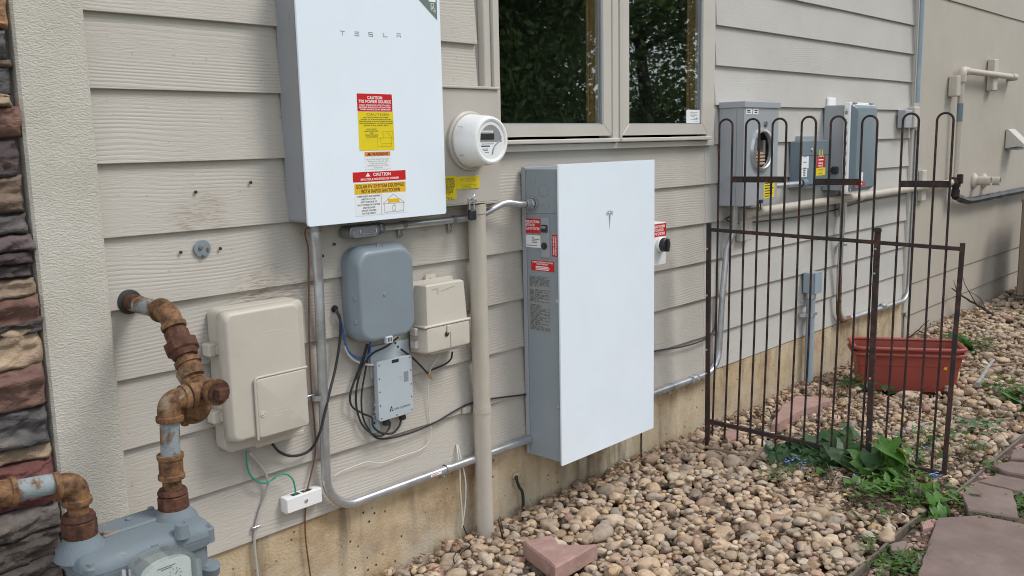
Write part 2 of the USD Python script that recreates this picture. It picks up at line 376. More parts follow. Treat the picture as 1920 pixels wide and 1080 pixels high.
plain('interior_wood', (0.30, 0.175, 0.07), 0.5, spread=0.3, scale=12.0)
plain('interior_dark', (0.10, 0.10, 0.095), 0.9, spread=0.1)
plain('ac_paint', (0.16, 0.125, 0.085), 0.5, spread=0.08, scale=8.0, dirt=(0.12, 0.10, 0.08))
plain('mortar', (0.16, 0.135, 0.12), 0.95, spread=0.3, scale=40.0, bump=0.8, bscale=150.0)
plain('tan_ceramic', (0.45, 0.30, 0.20), 0.6, spread=0.1)
plain('bark', (0.075, 0.058, 0.045), 0.95, spread=0.4, scale=12.0, bump=1.0, bscale=40.0)
plain('blue_petal', (0.20, 0.27, 0.62), 0.6, spread=0.25, scale=60.0)
plain('pink_petal', (0.55, 0.03, 0.10), 0.6, spread=0.2)
plain('stem_green', (0.12, 0.17, 0.06), 0.6, spread=0.3)

# rust over old paint on threaded pipe
def rusty(name, light, dark, paint=None, amount=0.5):
    nodes = {'g': ('geometry', {}), 'n': ('noise_texture', {'scale': 42.0, 'detail': 8.0, 'roughness': 0.72}),
             'r': ('rgb_ramp', {'ramp': [(0.36, dark), (0.5, tuple((np.array(light) + np.array(dark)) / 2)), (0.62, light)]}),
             'n2': ('noise_texture', {'scale': 13.0, 'detail': 6.0, 'roughness': 0.62, 'distortion': 0.5}),
             'm2': ('map_range', {'from_min': amount - .035, 'from_max': amount + .035, 'clamp': True}),
             'mx': ('mix_color', {'a': paint or light}), 'bn': ('noise_texture', {'scale': 160.0, 'detail': 4.0}), 'b': ('bump', {'strength': 0.5, 'distance': 0.002}),
             'p': ('principled_bsdf', {'roughness': 0.72, 'specular_ior_level': 0.3})}
    look(name, nodes, [('g.position', 'n.vector'), ('g.position', 'n2.vector'), ('n.fac', 'r.fac'), ('n2.fac', 'm2.value'), ('m2.result', 'mx.fac'), ('r.color', 'mx.b'), ('mx.result', 'p.base_color'), ('g.position', 'bn.vector'), ('bn.fac', 'b.height'), ('b.normal', 'p.normal')])
rusty('rust_fitting', (0.235, 0.122, 0.055), (0.045, 0.020, 0.012), (0.24, 0.185, 0.12), 0.37)
rusty('dark_rust', (0.125, 0.052, 0.030), (0.030, 0.014, 0.010), (0.085, 0.033, 0.022), 0.45)
rusty('chipped_blue_paint', (0.22, 0.12, 0.055), (0.07, 0.034, 0.018), (0.235, 0.275, 0.285), 0.54)
rusty('rust_paint_patches', (0.22, 0.115, 0.052), (0.06, 0.028, 0.016), (0.22, 0.25, 0.25), 0.46)
rusty('gate_rust', (0.075, 0.034, 0.024), (0.018, 0.012, 0.011), (0.024, 0.019, 0.018), 0.5)
rusty('meter_paint', (0.30, 0.25, 0.18), (0.20, 0.13, 0.08), (0.150, 0.180, 0.200), 0.63)

# poured concrete with stains, pinholes and pale bloom towards the ground
look('concrete', {
    'g': ('geometry', {}), 'n': ('noise_texture', {'scale': 3.6, 'detail': 9.0, 'roughness': 0.7}),
    'r': ('rgb_ramp', {'ramp': [(0.34, (0.27, 0.18, 0.095)), (0.5, (0.46, 0.35, 0.22)), (0.66, (0.54, 0.455, 0.33))]}),
    'st': ('mapping', {'scale': (14.0, 1.0, 1.6)}), 'sn': ('noise_texture', {'scale': 1.0, 'detail': 5.0, 'roughness': 0.6}),
    'sr': ('map_range', {'from_min': 0.52, 'from_max': 0.70, 'to_max': 0.62, 'clamp': True}), 'sm': ('mix_color', {'b': (0.12, 0.095, 0.065)}),
    'wx': ('math', {'math_type': 'subtract', 'value2': 2.98}), 'wa': ('math', {'math_type': 'absolute'}), 'wr': ('map_range', {'from_min': 0.34, 'from_max': 0.12, 'clamp': True}), 'wn': ('map_range', {'from_min': 0.42, 'from_max': 0.60, 'to_max': 0.9, 'clamp': True}), 'wm': ('math', {'math_type': 'multiply'}), 'wmx': ('mix_color', {'b': (0.13, 0.12, 0.085)}),
    'sx': ('separate_xyz', {}), 'zr': ('map_range', {'from_min': 0.24, 'from_max': -0.03, 'clamp': True}),
    'bn0': ('noise_texture', {'scale': 6.0, 'detail': 6.0, 'roughness': 0.7}), 'br0': ('map_range', {'from_min': 0.35, 'from_max': 0.65, 'clamp': True}),
    'bm': ('math', {'math_type': 'multiply'}), 'bmx': ('mix_color', {'b': (0.46, 0.42, 0.345)}),
    'v': ('voronoi_texture', {'scale': 30.0}), 'vr': ('map_range', {'from_min': 0.15, 'from_max': 0.10, 'clamp': True}),
    'vn': ('noise_texture', {'scale': 5.0}), 'vnr': ('map_range', {'from_min': 0.5, 'from_max': 0.56, 'clamp': True}), 'vm': ('math', {'math_type': 'multiply'}), 'vmx': ('mix_color', {'b': (0.06, 0.045, 0.03)}),
    'fb': ('noise_texture', {'scale': 110.0, 'detail': 5.0}), 'fs': ('math', {'math_type': 'subtract'}), 'b': ('bump', {'strength': 0.7, 'distance': 0.004}),
    'p': ('principled_bsdf', {'roughness': 0.88, 'specular_ior_level': 0.25}),
}, [('g.position', 'n.vector'), ('n.fac', 'r.fac'), ('g.position', 'st.vector'), ('st.vector', 'sn.vector'), ('sn.fac', 'sr.value'), ('sr.result', 'sm.fac'), ('r.color', 'sm.a'),
    ('g.position', 'sx.vector'), ('sx.z', 'zr.value'), ('g.position', 'bn0.vector'), ('bn0.fac', 'br0.value'), ('br0.result', 'bm.value1'), ('zr.result', 'bm.value2'), ('bm.value', 'bmx.fac'), ('sm.result', 'bmx.a'),
    ('g.position', 'v.vector'), ('v.distance', 'vr.value'), ('g.position', 'vn.vector'), ('vn.fac', 'vnr.value'), ('vr.result', 'vm.value1'), ('vnr.result', 'vm.value2'), ('sx.x', 'wx.value1'), ('wx.value', 'wa.value1'), ('wa.value', 'wr.value'), ('sn.fac', 'wn.value'), ('wr.result', 'wm.value1'), ('wn.result', 'wm.value2'), ('wm.value', 'wmx.fac'), ('bmx.result', 'wmx.a'), ('vm.value', 'vmx.fac'), ('wmx.result', 'vmx.a'), ('vmx.result', 'p.base_color'),
    ('g.position', 'fb.vector'), ('fb.fac', 'fs.value1'), ('vm.value', 'fs.value2'), ('fs.value', 'b.height'), ('b.normal', 'p.normal')])

# sand-finish stucco
look('stucco', {
    'g': ('geometry', {}), 'smp': ('mapping', {'scale': (0.8, 1.0, 1.7)}), 'a': ('noise_texture', {'scale': 150.0, 'detail': 3.0, 'roughness': 0.6, 'distortion': 0.3}),
    'ar': ('map_range', {'from_min': 0.30, 'from_max': 0.62, 'clamp': True}), 'c': ('noise_texture', {'scale': 320.0, 'detail': 3.0}),
    'cm': ('math', {'math_type': 'multiply', 'value2': 0.35}), 'ad': ('math', {'math_type': 'add'}), 'b': ('bump', {'strength': 0.5, 'distance': 0.0035}),
    'n': ('noise_texture', {'scale': 7.0, 'detail': 6.0, 'roughness': 0.7}), 'r': ('rgb_ramp', {'ramp': [(0.3, (0.45, 0.42, 0.365)), (0.7, (0.535, 0.505, 0.445))]}),
    'p': ('principled_bsdf', {'roughness': 0.85, 'specular_ior_level': 0.25}),
}, [('g.position', 'smp.vector'), ('smp.vector', 'a.vector'), ('a.fac', 'ar.value'), ('g.position', 'c.vector'), ('c.fac', 'cm.value1'), ('ar.result', 'ad.value1'), ('cm.value', 'ad.value2'), ('ad.value', 'b.height'), ('b.normal', 'p.normal'), ('g.position', 'n.vector'), ('n.fac', 'r.fac'), ('r.color', 'p.base_color')])

# veneer stone and river stone take their tone from the mesh
def toned(name, grain_scale, bump, rough, streak):
    look(name, {
        'g': ('geometry', {}), 't': ('attribute', {'attribute': 'tone'}),
        'mp': ('mapping', {'scale': streak}), 'n': ('noise_texture', {'scale': grain_scale, 'detail': 7.0, 'roughness': 0.68, 'distortion': 0.3}),
        'r': ('rgb_ramp', {'ramp': [(0.25, (0.62, 0.60, 0.58)), (0.5, (1.0, 1.0, 1.0)), (0.78, (1.3, 1.3, 1.3))]}),
        'm': ('mix_color', {'blend_type': 'multiply', 'fac': 1.0, 'use_clamp': False}),
        's': ('noise_texture', {'scale': grain_scale * 9, 'detail': 2.0}), 'sr': ('map_range', {'from_min': 0.62, 'from_max': 0.72, 'to_max': 0.35, 'clamp': True}), 'sm': ('mix_color', {'b': (0.05, 0.04, 0.035)}),
        'bn': ('noise_texture', {'scale': grain_scale * 3, 'detail': 5.0}), 'b': ('bump', {'strength': bump, 'distance': 0.004}),
        'p': ('principled_bsdf', {'roughness': rough, 'specular_ior_level': 0.3}),
    }, [('g.position', 'mp.vector'), ('mp.vector', 'n.vector'), ('n.fac', 'r.fac'), ('t.color', 'm.a'), ('r.color', 'm.b'), ('g.position', 's.vector'), ('s.fac', 'sr.value'), ('sr.result', 'sm.fac'), ('m.result', 'sm.a'), ('sm.result', 'p.base_color'), ('mp.vector', 'bn.vector'), ('bn.fac', 'b.height'), ('b.normal', 'p.normal')])
toned('veneer_stone', 30.0, 1.0, 0.88, (1.0, 1.0, 1.6))
toned('river_stone', 38.0, 0.35, 0.75, (1.0, 1.0, 1.3))

# window glass: mostly clear, mirror-like at a slant
look('window_glass', {'f': ('layer_weight', {'blend': 0.5}), 'fp': ('math', {'math_type': 'power', 'value2': 3.0}), 'fa': ('math', {'math_type': 'multiply_add', 'value2': 0.8, 'value3': 0.21}), 't': ('transparent_bsdf', {'color': (0.90, 0.93, 0.92)}), 'gl': ('glossy_bsdf', {'roughness': 0.016, 'color': (0.95, 0.97, 1.0)}), 'm': ('mix_closure', {})},
     [('f.facing', 'fp.value1'), ('fp.value', 'fa.value1'), ('fa.value', 'm.fac'), ('t.BSDF', 'm.closure1'), ('gl.BSDF', 'm.closure2')], surface='m.closure')
look('clear_cover', {'f': ('layer_weight', {'blend': 0.5}), 'fp': ('math', {'math_type': 'power', 'value2': 3.0}), 'fa': ('math', {'math_type': 'multiply_add', 'value2': 0.8, 'value3': 0.06}), 'n': ('noise_texture', {'scale': 20.0}), 't': ('transparent_bsdf', {'color': (0.94, 0.96, 0.95)}), 'gl': ('glossy_bsdf', {'roughness': 0.12}), 'd': ('principled_bsdf', {'base_color': (0.35, 0.37, 0.35), 'roughness': 0.5}), 'm': ('mix_closure', {}), 'm2': ('mix_closure', {'fac': 0.07})},
     [('f.facing', 'fp.value1'), ('fp.value', 'fa.value1'), ('fa.value', 'm.fac'), ('t.BSDF', 'm.closure1'), ('gl.BSDF', 'm.closure2'), ('m.closure', 'm2.closure1'), ('d.BSDF', 'm2.closure2')], surface='m2.closure')
def leaf_look(name, a, b, trans, vein=0.0):
    look(name, {'g': ('geometry', {}), 'oi': ('object_info', {}), 'n': ('noise_texture', {'scale': 35.0, 'detail': 4.0}), 'ad': ('math', {'math_type': 'multiply_add', 'value2': 0.35, 'value3': -0.17}), 'a2': ('math', {'math_type': 'add'}),
        'r': ('rgb_ramp', {'ramp': [(0.3, a), (0.7, b)]}), 'p': ('principled_bsdf', {'roughness': 0.42, 'specular_ior_level': 0.4}), 't': ('translucent_bsdf', {'color': trans}), 'm': ('mix_closure', {'fac': 0.28}),
        'bn': ('noise_texture', {'scale': 80.0, 'detail': 3.0}), 'b': ('bump', {'strength': 0.25, 'distance': 0.003})},
        [('g.position', 'n.vector'), ('g.random_per_island', 'ad.value1'), ('n.fac', 'a2.value1'), ('ad.value', 'a2.value2'), ('a2.value', 'r.fac'), ('r.color', 'p.base_color'), ('g.position', 'bn.vector'), ('bn.fac', 'b.height'), ('b.normal', 'p.normal'), ('p.BSDF', 'm.closure1'), ('t.BSDF', 'm.closure2')], surface='m.closure')
leaf_look('dark_leaf', (0.028, 0.072, 0.022), (0.06, 0.135, 0.036), (0.06, 0.16, 0.025))
leaf_look('bright_leaf', (0.06, 0.15, 0.024), (0.11, 0.235, 0.035), (0.14, 0.30, 0.025))
leaf_look('pale_leaf', (0.13, 0.20, 0.11), (0.19, 0.28, 0.16), (0.1, 0.2, 0.08))
leaf_look('weed_leaf', (0.05, 0.10, 0.02), (0.12, 0.20, 0.04), (0.1, 0.2, 0.03))
leaf_look('tree_leaf', (0.06, 0.10, 0.03), (0.15, 0.23, 0.07), (0.20, 0.32, 0.08))

# ---------------------------------------------------------------- ground
rng = np.random.default_rng(11)
random.seed(5)
Node0 = single('ground', trimesh.Trimesh([(-60, -60, -.075), (80, -60, -.075), (80, 60, -.075), (-60, 60, -.075)], [(0, 1, 2), (0, 2, 3)], process=False), 'soil', None, None, kind='structure', smooth=False)
single('lawn', box(-14, 26, -20, -3.4, -.07, -.02), 'lawn', None, None, kind='structure', smooth=False)

# bed of soil beside the stone path, uneven
def uneven(x0, x1, y0, y1, z, amp, nx, ny, seed):
    X, Y = np.meshgrid(np.linspace(x0, x1, nx), np.linspace(y0, y1, ny), indexing='ij')
    Z = z + amp * (meshkit.fbm(np.stack([X * 5, Y * 5, X * 0], -1), 5, seed) - .5) * 2
    V = np.column_stack([X.ravel(), Y.ravel(), Z.ravel()])
    i, j = np.meshgrid(np.arange(nx - 1), np.arange(ny - 1), indexing='ij')
    q = np.stack([i * ny + j, (i + 1) * ny + j, (i + 1) * ny + j + 1, i * ny + j + 1], -1).reshape(-1, 4)
    return trimesh.Trimesh(V, np.vstack([q[:, [0, 1, 2]], q[:, [0, 2, 3]]]), process=False)
single('path_soil', uneven(0.4, 10.5, -3.4, -1.165, -.012, .014, 240, 60, 3), 'soil', None, None, kind='structure', smooth=True)

# ---------------------------------------------------------------- house
house = thing('house', 'beige lap-sided house wall with window, concrete footing and stone corner', 'house', (3.6, 0, 0))
EXP = 0.18208
LAP = lambda k: 1.9341 - EXP * k
WX0, WX1, WZ0, WZ1 = 2.27, 3.835, 1.3885, 2.66
def board_mesh(x0, x1, z0, seed, expo=EXP, over=0.022, lean=0.0155, wob=0.0016):
    n = max(3, int((x1 - x0) / 0.12)); xs = np.linspace(x0, x1, n)
    w = (meshkit.noise(np.column_stack([xs * 1.7, np.full(n, seed * 3.1), np.zeros(n)]), 1) - .5) * 2 * wob
    wz = (meshkit.noise(np.column_stack([xs * 2.3, np.full(n, seed * 5.7), np.ones(n)]), 2) - .5) * 2 * wob
    zt = z0 + expo + over
    ring = np.array([(0.0009, z0), (0.0, z0 + .0012), (lean * .5, (z0 + zt) / 2), (lean, zt), (lean + .004, zt), (.0145, z0)])
    V = []
    for k in range(n):
        for y, z in ring: V.append((xs[k], y + w[k], z + (wz[k] if z < z0 + .01 else 0)))
    m = len(ring); F = []
    for k in range(n - 1):
        for i in range(m):
            j = (i + 1) % m
            a, b, c, d = k * m + i, k * m + j, (k + 1) * m + j, (k + 1) * m + i
            F += [(a, b, c), (a, c, d)]
    for k, s in ((0, 1), (n - 1, -1)):
        for i in range(1, m - 1): F.append((k * m, k * m + i, k * m + i + 1)[::-s])
    t = trimesh.Trimesh(V, F, process=False)
    if t.volume < 0: t.invert()
    return t
wallp = sbox(.90, .28, 6.33, 3.6).difference(sbox(WX0 + .09, WZ0 + .05, WX1 - .09, WZ1 - .05))
siding_part = part(house, 'siding', extrude_xz(wallp, .06, .0205), 'trim_paint', smooth=False)
for k in range(-8, 10):
    z = LAP(k); s = k + 20
    segs = [(.925, WX0, 'siding_paint'), (WX1, 6.327, 'far_siding_paint')] if z < WZ1 and z + EXP > WZ0 + .02 else [(.925, 3.757, 'siding_paint'), (3.7590, 6.327, 'far_siding_paint')]
    for x0, x1, m in segs:
        part(siding_part, 'siding_board', board_mesh(x0, x1, z, s), m, smooth=28)
part(house, 'corner_trim', cbox(6.329, 6.40, -.012, .03, .2, 3.3, .003), 'trim_paint')
pw = part(house, 'panel_wall', box(6.405, 16.0, .0195, .06, -.2, 3.5), 'panel_paint', smooth=False, label='smooth tan panelled end of the wall')
for z0, z1 in ((-.12, .1655), (.1675, .3855), (.3875, 2.334), (2.336, 3.4)):
    part(pw, 'wall_panel', board_mesh(6.402, 16.0, z0, z0, z1 - z0, .02, .0095, .0016), 'panel_paint', smooth=28)
# footing
def footing(x0, x1, y, seed):
    n, m = int((x1 - x0) / .03), 22
    X, Z = np.meshgrid(np.linspace(x0, x1, n), np.linspace(-.25, .292, m), indexing='ij')
    Y = y + .006 * (meshkit.fbm(np.stack([X * 3, Z * 6, X * 0 + seed], -1), 4, seed) - .5) - .012 * np.clip((0.05 - Z) / .3, 0, 1)
    V = np.column_stack([X.ravel(), Y.ravel(), Z.ravel()]); i, j = np.meshgrid(np.arange(n - 1), np.arange(m - 1), indexing='ij')
    q = np.stack([i * m + j, (i + 1) * m + j, (i + 1) * m + j + 1, i * m + j + 1], -1).reshape(-1, 4)
    return cat(trimesh.Trimesh(V, np.vstack([q[:, [0, 1, 2]], q[:, [0, 2, 3]]]), process=False), box(x0, x1, y + .015, .2, -.25, .292))
part(house, 'concrete_footing', footing(.90, 3.243, .010, 3), 'concrete', smooth=40, label='stained concrete footing under the siding')
part(house, 'concrete_footing', footing(3.246, 6.33, .004, 8), 'concrete', smooth=40)
# moss streaks are wear of the footing below the battery
# stucco strip
part(house, 'stucco_strip', cbox((0.7798, -0.028, 1.7538)[0], (0.9407, -0.028, 0.4693)[0], -.028, .1, -.25, 3.5, .006), 'stucco', label='sand-textured stucco strip beside the stone')
# veneer stones
ven = part(house, 'stone_veneer', box(-.6, (0.7776, -0.028, 1.7536)[0], .004, .1, -.3, 3.5), 'mortar', smooth=False, label='stacked stone veneer in brown, tan and purple-grey')
def veneer_stone(x0, x1, z0, z1, seed, proud):
    nx, nz, ny = 34, max(8, int((z1 - z0) / .0055)), 3
    m = trimesh.creation.box([1, 1, 1]); u = np.linspace(-1, 1, nx); v = np.linspace(-1, 1, nz)
    U, Vv = np.meshgrid(u, v, indexing='ij')
    e = np.maximum(np.abs(U) ** 22, np.abs(Vv) ** 12)
    X = (x0 + x1) / 2 + U * (x1 - x0) / 2; Z = (z0 + z1) / 2 + Vv * (z1 - z0) / 2
    P = np.stack([X * 14, Z * 30, X * 0 + seed * 7.7], -1)
    lump = meshkit.fbm(P, 5, seed) - .5; ledge = np.round((meshkit.noise(np.stack([X * 3, Z * 55, X * 0 + seed], -1), seed)) * 3) / 3 - .5
    rough = meshkit.fbm(np.stack([X * 45, Z * 70, X * 0 + seed * 2.2], -1), 4, seed + 3) - .5
    Y = .004 - (proud + .05 * lump + .016 * ledge + .032 * rough) * (1 - .5 * e)
    edge = np.maximum(np.abs(U), np.abs(Vv)) > .97
    wob = (meshkit.fbm(np.stack([X * 22, Z * 22, X * 0 + seed + 5], -1), 3, seed + 9) - .5)
    X = X + wob * .016 * (np.abs(U) > .8); Z = Z + wob * .014 * (np.abs(Vv) > .7)
    V = np.column_stack([X.ravel(), Y.ravel(), Z.ravel()]); V2 = V.copy(); V2[:, 1] = .02
    i, j = np.meshgrid(np.arange(nx - 1), np.arange(nz - 1), indexing='ij')
    q = np.stack([i * nz + j, (i + 1) * nz + j, (i + 1) * nz + j + 1, i * nz + j + 1], -1).reshape(-1, 4); F = [np.vstack([q[:, [0, 1, 2]], q[:, [0, 2, 3]]])]
    N = nx * nz; rim = [i * nz for i in range(nx)] + [(nx - 1) * nz + j for j in range(1, nz)] + [i * nz + nz - 1 for i in range(nx - 2, -1, -1)] + [j for j in range(nz - 2, 0, -1)]
    S = []
    for a, b in zip(rim, rim[1:] + rim[:1]): S += [(a, N + a, N + b), (a, N + b, b)]
    F.append(np.array(S))
    return trimesh.Trimesh(np.vstack([V, V2]), np.vstack(F), process=False)
PURPLE, SLATE, TAN, RUSTY, BROWN, GREYB = (.095, .068, .072), (.115, .110, .116), (.38, .27, .175), (.175, .088, .066), (.225, .155, .11), (.185, .155, .135)
rows = [(-60, 0, SLATE), (2, 52, (.36, .19, .09)), (57, 108, SLATE), (110, 124, BROWN), (126, 173, SLATE), (176, 200, TAN), (203, 254, RUSTY), (263, 329, PURPLE), (332, 397, BROWN), (401, 438, (.11, .098, .095)), (441, 471, (.15, .105, .11)), (474, 494, PURPLE), (496, 519, PURPLE), (522, 555, TAN), (558, 607, RUSTY), (600, 622, (.09, .075, .072)), (612, 682, (.45, .315, .20)), (680, 757, (.19, .10, .076)), (763, 829, (.115, .105, .105)), (833, 858, TAN), (862, 940, (.185, .065, .058)), (944, 988, GREYB), (990, 1040, (.13, .105, .09)), (1042, 1085, (.10, .08, .072)), (1090, 1150, BROWN), (1155, 1230, SLATE)]
ZR = lambda p: ROWZ[p]
ROWZ = {-60: 1.8194, 0: 1.7518, 2: 1.7495, 52: 1.6926, 57: 1.6868, 108: 1.6282, 110: 1.6259, 124: 1.6097, 126: 1.6074, 173: 1.5527, 176: 1.5492, 200: 1.5211, 203: 1.5175, 254: 1.4574, 263: 1.4467, 329: 1.3678, 332: 1.3642, 397: 1.2856, 401: 1.2808, 438: 1.2356, 441: 1.2319, 471: 1.195, 474: 1.1913, 494: 1.1666, 496: 1.1641, 519: 1.1356, 522: 1.1318, 555: 1.0906, 558: 1.0869, 607: 1.0252, 600: 1.0341, 622: 1.0062, 612: 1.0189, 682: 0.9297, 680: 0.9323, 757: 0.8329, 763: 0.8251, 829: 0.7387, 833: 0.7334, 858: 0.7004, 862: 0.6951, 940: 0.5909, 944: 0.5855, 988: 0.526, 990: 0.5233, 1040: 0.455, 1042: 0.4523, 1085: 0.393, 1090: 0.3861, 1150: 0.3025, 1155: 0.2955, 1230: 0.1895}
for k, (a, b, c) in enumerate(rows):
    zt, zb = ZR(a), ZR(b)
    xr = (0.7745, -0.04, 1.7519)[0] + random.uniform(-.010, .006)
    xs = [xr, xr - random.uniform(.16, .34), xr - random.uniform(.42, .62), xr - .9]
    for q in range(3):
        cc = np.array(c) if q == 0 else np.array(random.choice([PURPLE, SLATE, TAN, RUSTY, BROWN, GREYB]))
        ms = veneer_stone(xs[q + 1] + .006, xs[q], zb - .003, zt + .003, 40 + 3 * k + q, random.uniform(.032, .05))
        V = ms.vertices
        f1 = meshkit.fbm(np.column_stack([V[:, 0] * 9, V[:, 1] * 9, V[:, 2] * 20]), 4, k)[:, None]
        tone = np.clip((cc * .86 + cc.mean() * .14) * (.36 + .90 * f1) + (f1 > .6) * (f1 - .6) * np.array([.35, .22, .12]), 0, 1)
        part(ven, 'veneer_stone', ms, 'veneer_stone', smooth=True, tone=tone)

# window
YF = -.020
X = lambda p: p[0]
cx = [(2.2905, -0.012, 1.6856)[0], (2.3219, -0.012, 1.6871)[0], (2.3538, -0.02, 1.6155)[0], (2.945, -0.02, 1.6328)[0], (2.9973, -0.02, 1.6344)[0], (3.04, -0.02, 1.6356)[0], (3.0507, -0.02, 1.636)[0], (3.0688, -0.02, 1.6365)[0], (3.1163, -0.02, 1.6379)[0], (3.6807, -0.02, 1.6545)[0], (3.7356, -0.02, 1.6561)[0], (3.8024, -0.012, 1.7547)[0]]
zp, zs, zl0, zl1, za = (2.6463, -0.02, 1.4816)[2], (2.6454, -0.02, 1.4364)[2], (2.6358, -0.028, 1.4265)[2], (2.6354, -0.028, 1.4107)[2], WZ0
ZT = 2.50
win = part(house, 'window', cat(cbox(cx[0], cx[1], -.012, .02, za + .03, ZT + .09, .003), cbox(cx[10], cx[11], -.012, .02, za, ZT + .09, .003), cbox(cx[1] - .001, cx[10] + .001, -.0125, .02, ZT + .03, ZT + .1, .003)), 'window_paint', label='twin casement window in a beige frame')
part(win, 'mullion', cat(cbox(cx[4] + .004, cx[5], -.026, .02, zl1, ZT + .03, .002), cbox(cx[6], cx[7] - .004, -.026, .02, zl1, ZT + .03, .002), box(cx[4], cx[7], -.010, .03, zl1, ZT + .03)), 'window_paint')
part(win, 'apron', cat(cbox(cx[0], cx[11], -.0135, .02, za - .004, zl1 - .002, .002)), 'window_paint')
for a, b in ((cx[1], cx[5] - .002), (cx[6] + .002, cx[10] + .012)):
    part(win, 'sill', cbox(a, b, -.034, .02, zl1, zl0, .003), 'window_paint')
def mitred(x0, x1, xi0, xi1, z0, zi0, zi1, z1, y0, y1):
    f = []
    for P in ([(x0, z0), (x1, z0), (xi1, zi0), (xi0, zi0)], [(x0, z1), (xi0, zi1), (xi1, zi1), (x1, z1)], [(x0, z0), (xi0, zi0), (xi0, zi1), (x0, z1)], [(x1, z0), (x1, z1), (xi1, zi1), (xi1, zi0)]):
        P = np.array(P); c = P.mean(0)
        Q = c + (P - c) * (1 - .0012 / np.abs(P - c).max())
        f.append(hull(np.vstack([np.column_stack([P[:, 0], np.full(4, y1), P[:, 1]]), np.column_stack([P[:, 0], np.full(4, y0 + .003), P[:, 1]]), np.column_stack([(c + (P - c) * .985)[:, 0], np.full(4, y0), (c + (P - c) * .985)[:, 1]])])))
    return cat(*f)
for (a, b, c_, d, lab) in ((cx[1] + .004, cx[2], cx[3], cx[4], 0), (cx[7], cx[8], cx[9], cx[10] - .003, 1)):
    part(win, 'sash', mitred(a, d, b, c_, zs, zp, ZT - .05, ZT + .01, -.022, .02), 'window_paint')
    part(win, 'glazing_bead', cat(box(b - .001, c_ + .001, -.012, -.002, zp - .001, zp + .005), box(c_ - .004, c_ + .001, -.012, -.002, zp, ZT - .05)), 'dark_grey_plastic')
    part(win, 'pane', trimesh.Trimesh([(b - .003, -.008, zp - .003), (c_ + .003, -.008, zp - .003), (c_ + .003, -.008, ZT - .047), (b - .003, -.008, ZT - .047)], [(0, 1, 2), (0, 2, 3)], process=False), 'window_glass', smooth=False)
    part(win, 'jamb', cat(cbox(c_ + .004, c_ + .03, .0205, .052, zp - .03, ZT, .003), cbox(c_ - .002, c_ + .03, .0525, .066, zp - .03, ZT, .003), cbox(b - .03, b - .004, .0205, .105, zp - .03, ZT, .003), cbox(b - .03, c_ + .03, .0205, .105, zp - .06, zp - .031, .003)), 'interior_wood')
st = part(win, 'window_sticker', plate((3.5642, -0.011, 1.5235)[0], (3.6915, -0.011, 1.5244)[0], (3.6223, -0.011, 1.486)[2], (3.6211, -0.011, 1.5451)[2], -.0102, -.0108, .006, .0002), 'white_sticker')
so = ((3.6261, -0.011, 1.5168)[0], -.0108, (3.6261, -0.011, 1.5168)[2])
part(win, 'sticker_print', cat(flat([(-.036, -.0145), (.012, -.009), (.020, -.0095), (.023, -.003), (.028, -.007), (.033, -.004), (.033, -.0155)], so, FRONT, .0001), strokes([((-.004, -.0225), (.008, -.0225)), ((.013, -.0225), (.033, -.0225)), ((-.02, -.002), (.01, -.002)), ((-.03, .016), (.03, .016)), ((-.03, .010), (.024, .010)), ((-.03, .004), (.03, .004))], so, FRONT, .0025, .0001)), 'grey_print')
# the room behind the glass
rb = cat(box(2.0, 4.6, 2.4, 2.45, .3, 2.9), box(1.95, 2.0, .07, 2.45, .3, 2.9), box(4.6, 4.65, .07, 2.45, .3, 2.9), box(2.0, 4.6, .07, 2.4, .25, .3), box(2.0, 4.6, .07, 2.4, 2.9, 2.95))
part(house, 'room', rb, 'interior_dark', smooth=False)
# small holes, plugs and screws left in the siding
pl = thing('wall_plug', 'round dark grey cover plugging a hole in the siding', 'wall plug', (1.2075, 0, 1.1554))
part(pl, 'cover', lathe([(0, .024), (.003, .024), (.004, .022)], (1.2096, 0.004, 1.1549), (0, -1, 0), 24), 'dark_grey_plastic')
part(pl, 'sealant', cat(*[trimesh.creation.icosphere(1, .004 + .002 * k % .003).apply_transform(trimesh.transformations.translation_matrix(np.array((1.2117, 0, 1.1492)) + [(.012 * math.cos(k * 2.2)), 0, .014 * math.sin(k * 2.2)])) for k in range(5)]), 'mortar')
for k, p in enumerate([(1.2029, 0, 1.3065), (1.3681, 0, 1.3241), (1.1481, 0, 1.1514), (1.2619, 0, 1.15), (1.5937, 0, 1.0946), (1.6384, 0, 1.1257)]):
    part(house, 'screw', lathe([(0, .0045), (.003, .0045), (.004, .002)], np.array(p) + [0, .004, 0], (0, -1, 0), 10), 'dark_metal')

# ---------------------------------------------------------------- energy gateway (upper white box)
def sticker(parent, x0, x1, z0, z1, y, mat, lines=(), pmat='black_print', segs=(), polys=(), r=.002, label=None, w=.0008):
    """A printed sticker on a face turned to -y; the print is in metres from the sticker's centre."""
    s = part(parent, 'sticker', plate(x0, x1, z0, z1, y + .0004, y - .0004, r, .0001, 3), mat, label=label)
    o = ((x0 + x1) / 2, y - .0004, (z0 + z1) / 2); P = []
    if lines: P.append(letters(lines, o, FRONT, .0002))
    if segs: P.append(strokes(segs, o, FRONT, w, .0002))
    P += [flat(p, o, FRONT, .0002) for p in polys]
    if P: part(s, 'lettering', cat(*P), pmat, smooth=False)
    return s
gwx0, gwx1, gwz0, gwz1 = 1.4745, (2.0026, -0.106, 1.3674)[0], (1.7049, -0.106, 1.1961)[2], 1.93
gw = thing('energy_gateway', 'tall white glass-fronted box with TESLA lettering and warning stickers', 'electrical box', (1.73, -.05, 1.2))
part(gw, 'case', plate(1.481, gwx1 - .006, gwz0 + .008, gwz1 - .01, .004, -.0965, .012, .002), 'grey_metal_paint')
part(gw, 'gasket', plate(1.482, gwx1 - .008, gwz0 + .008, gwz1 - .01, -.0965, -.0995, .01, .0005), 'black_rubber')
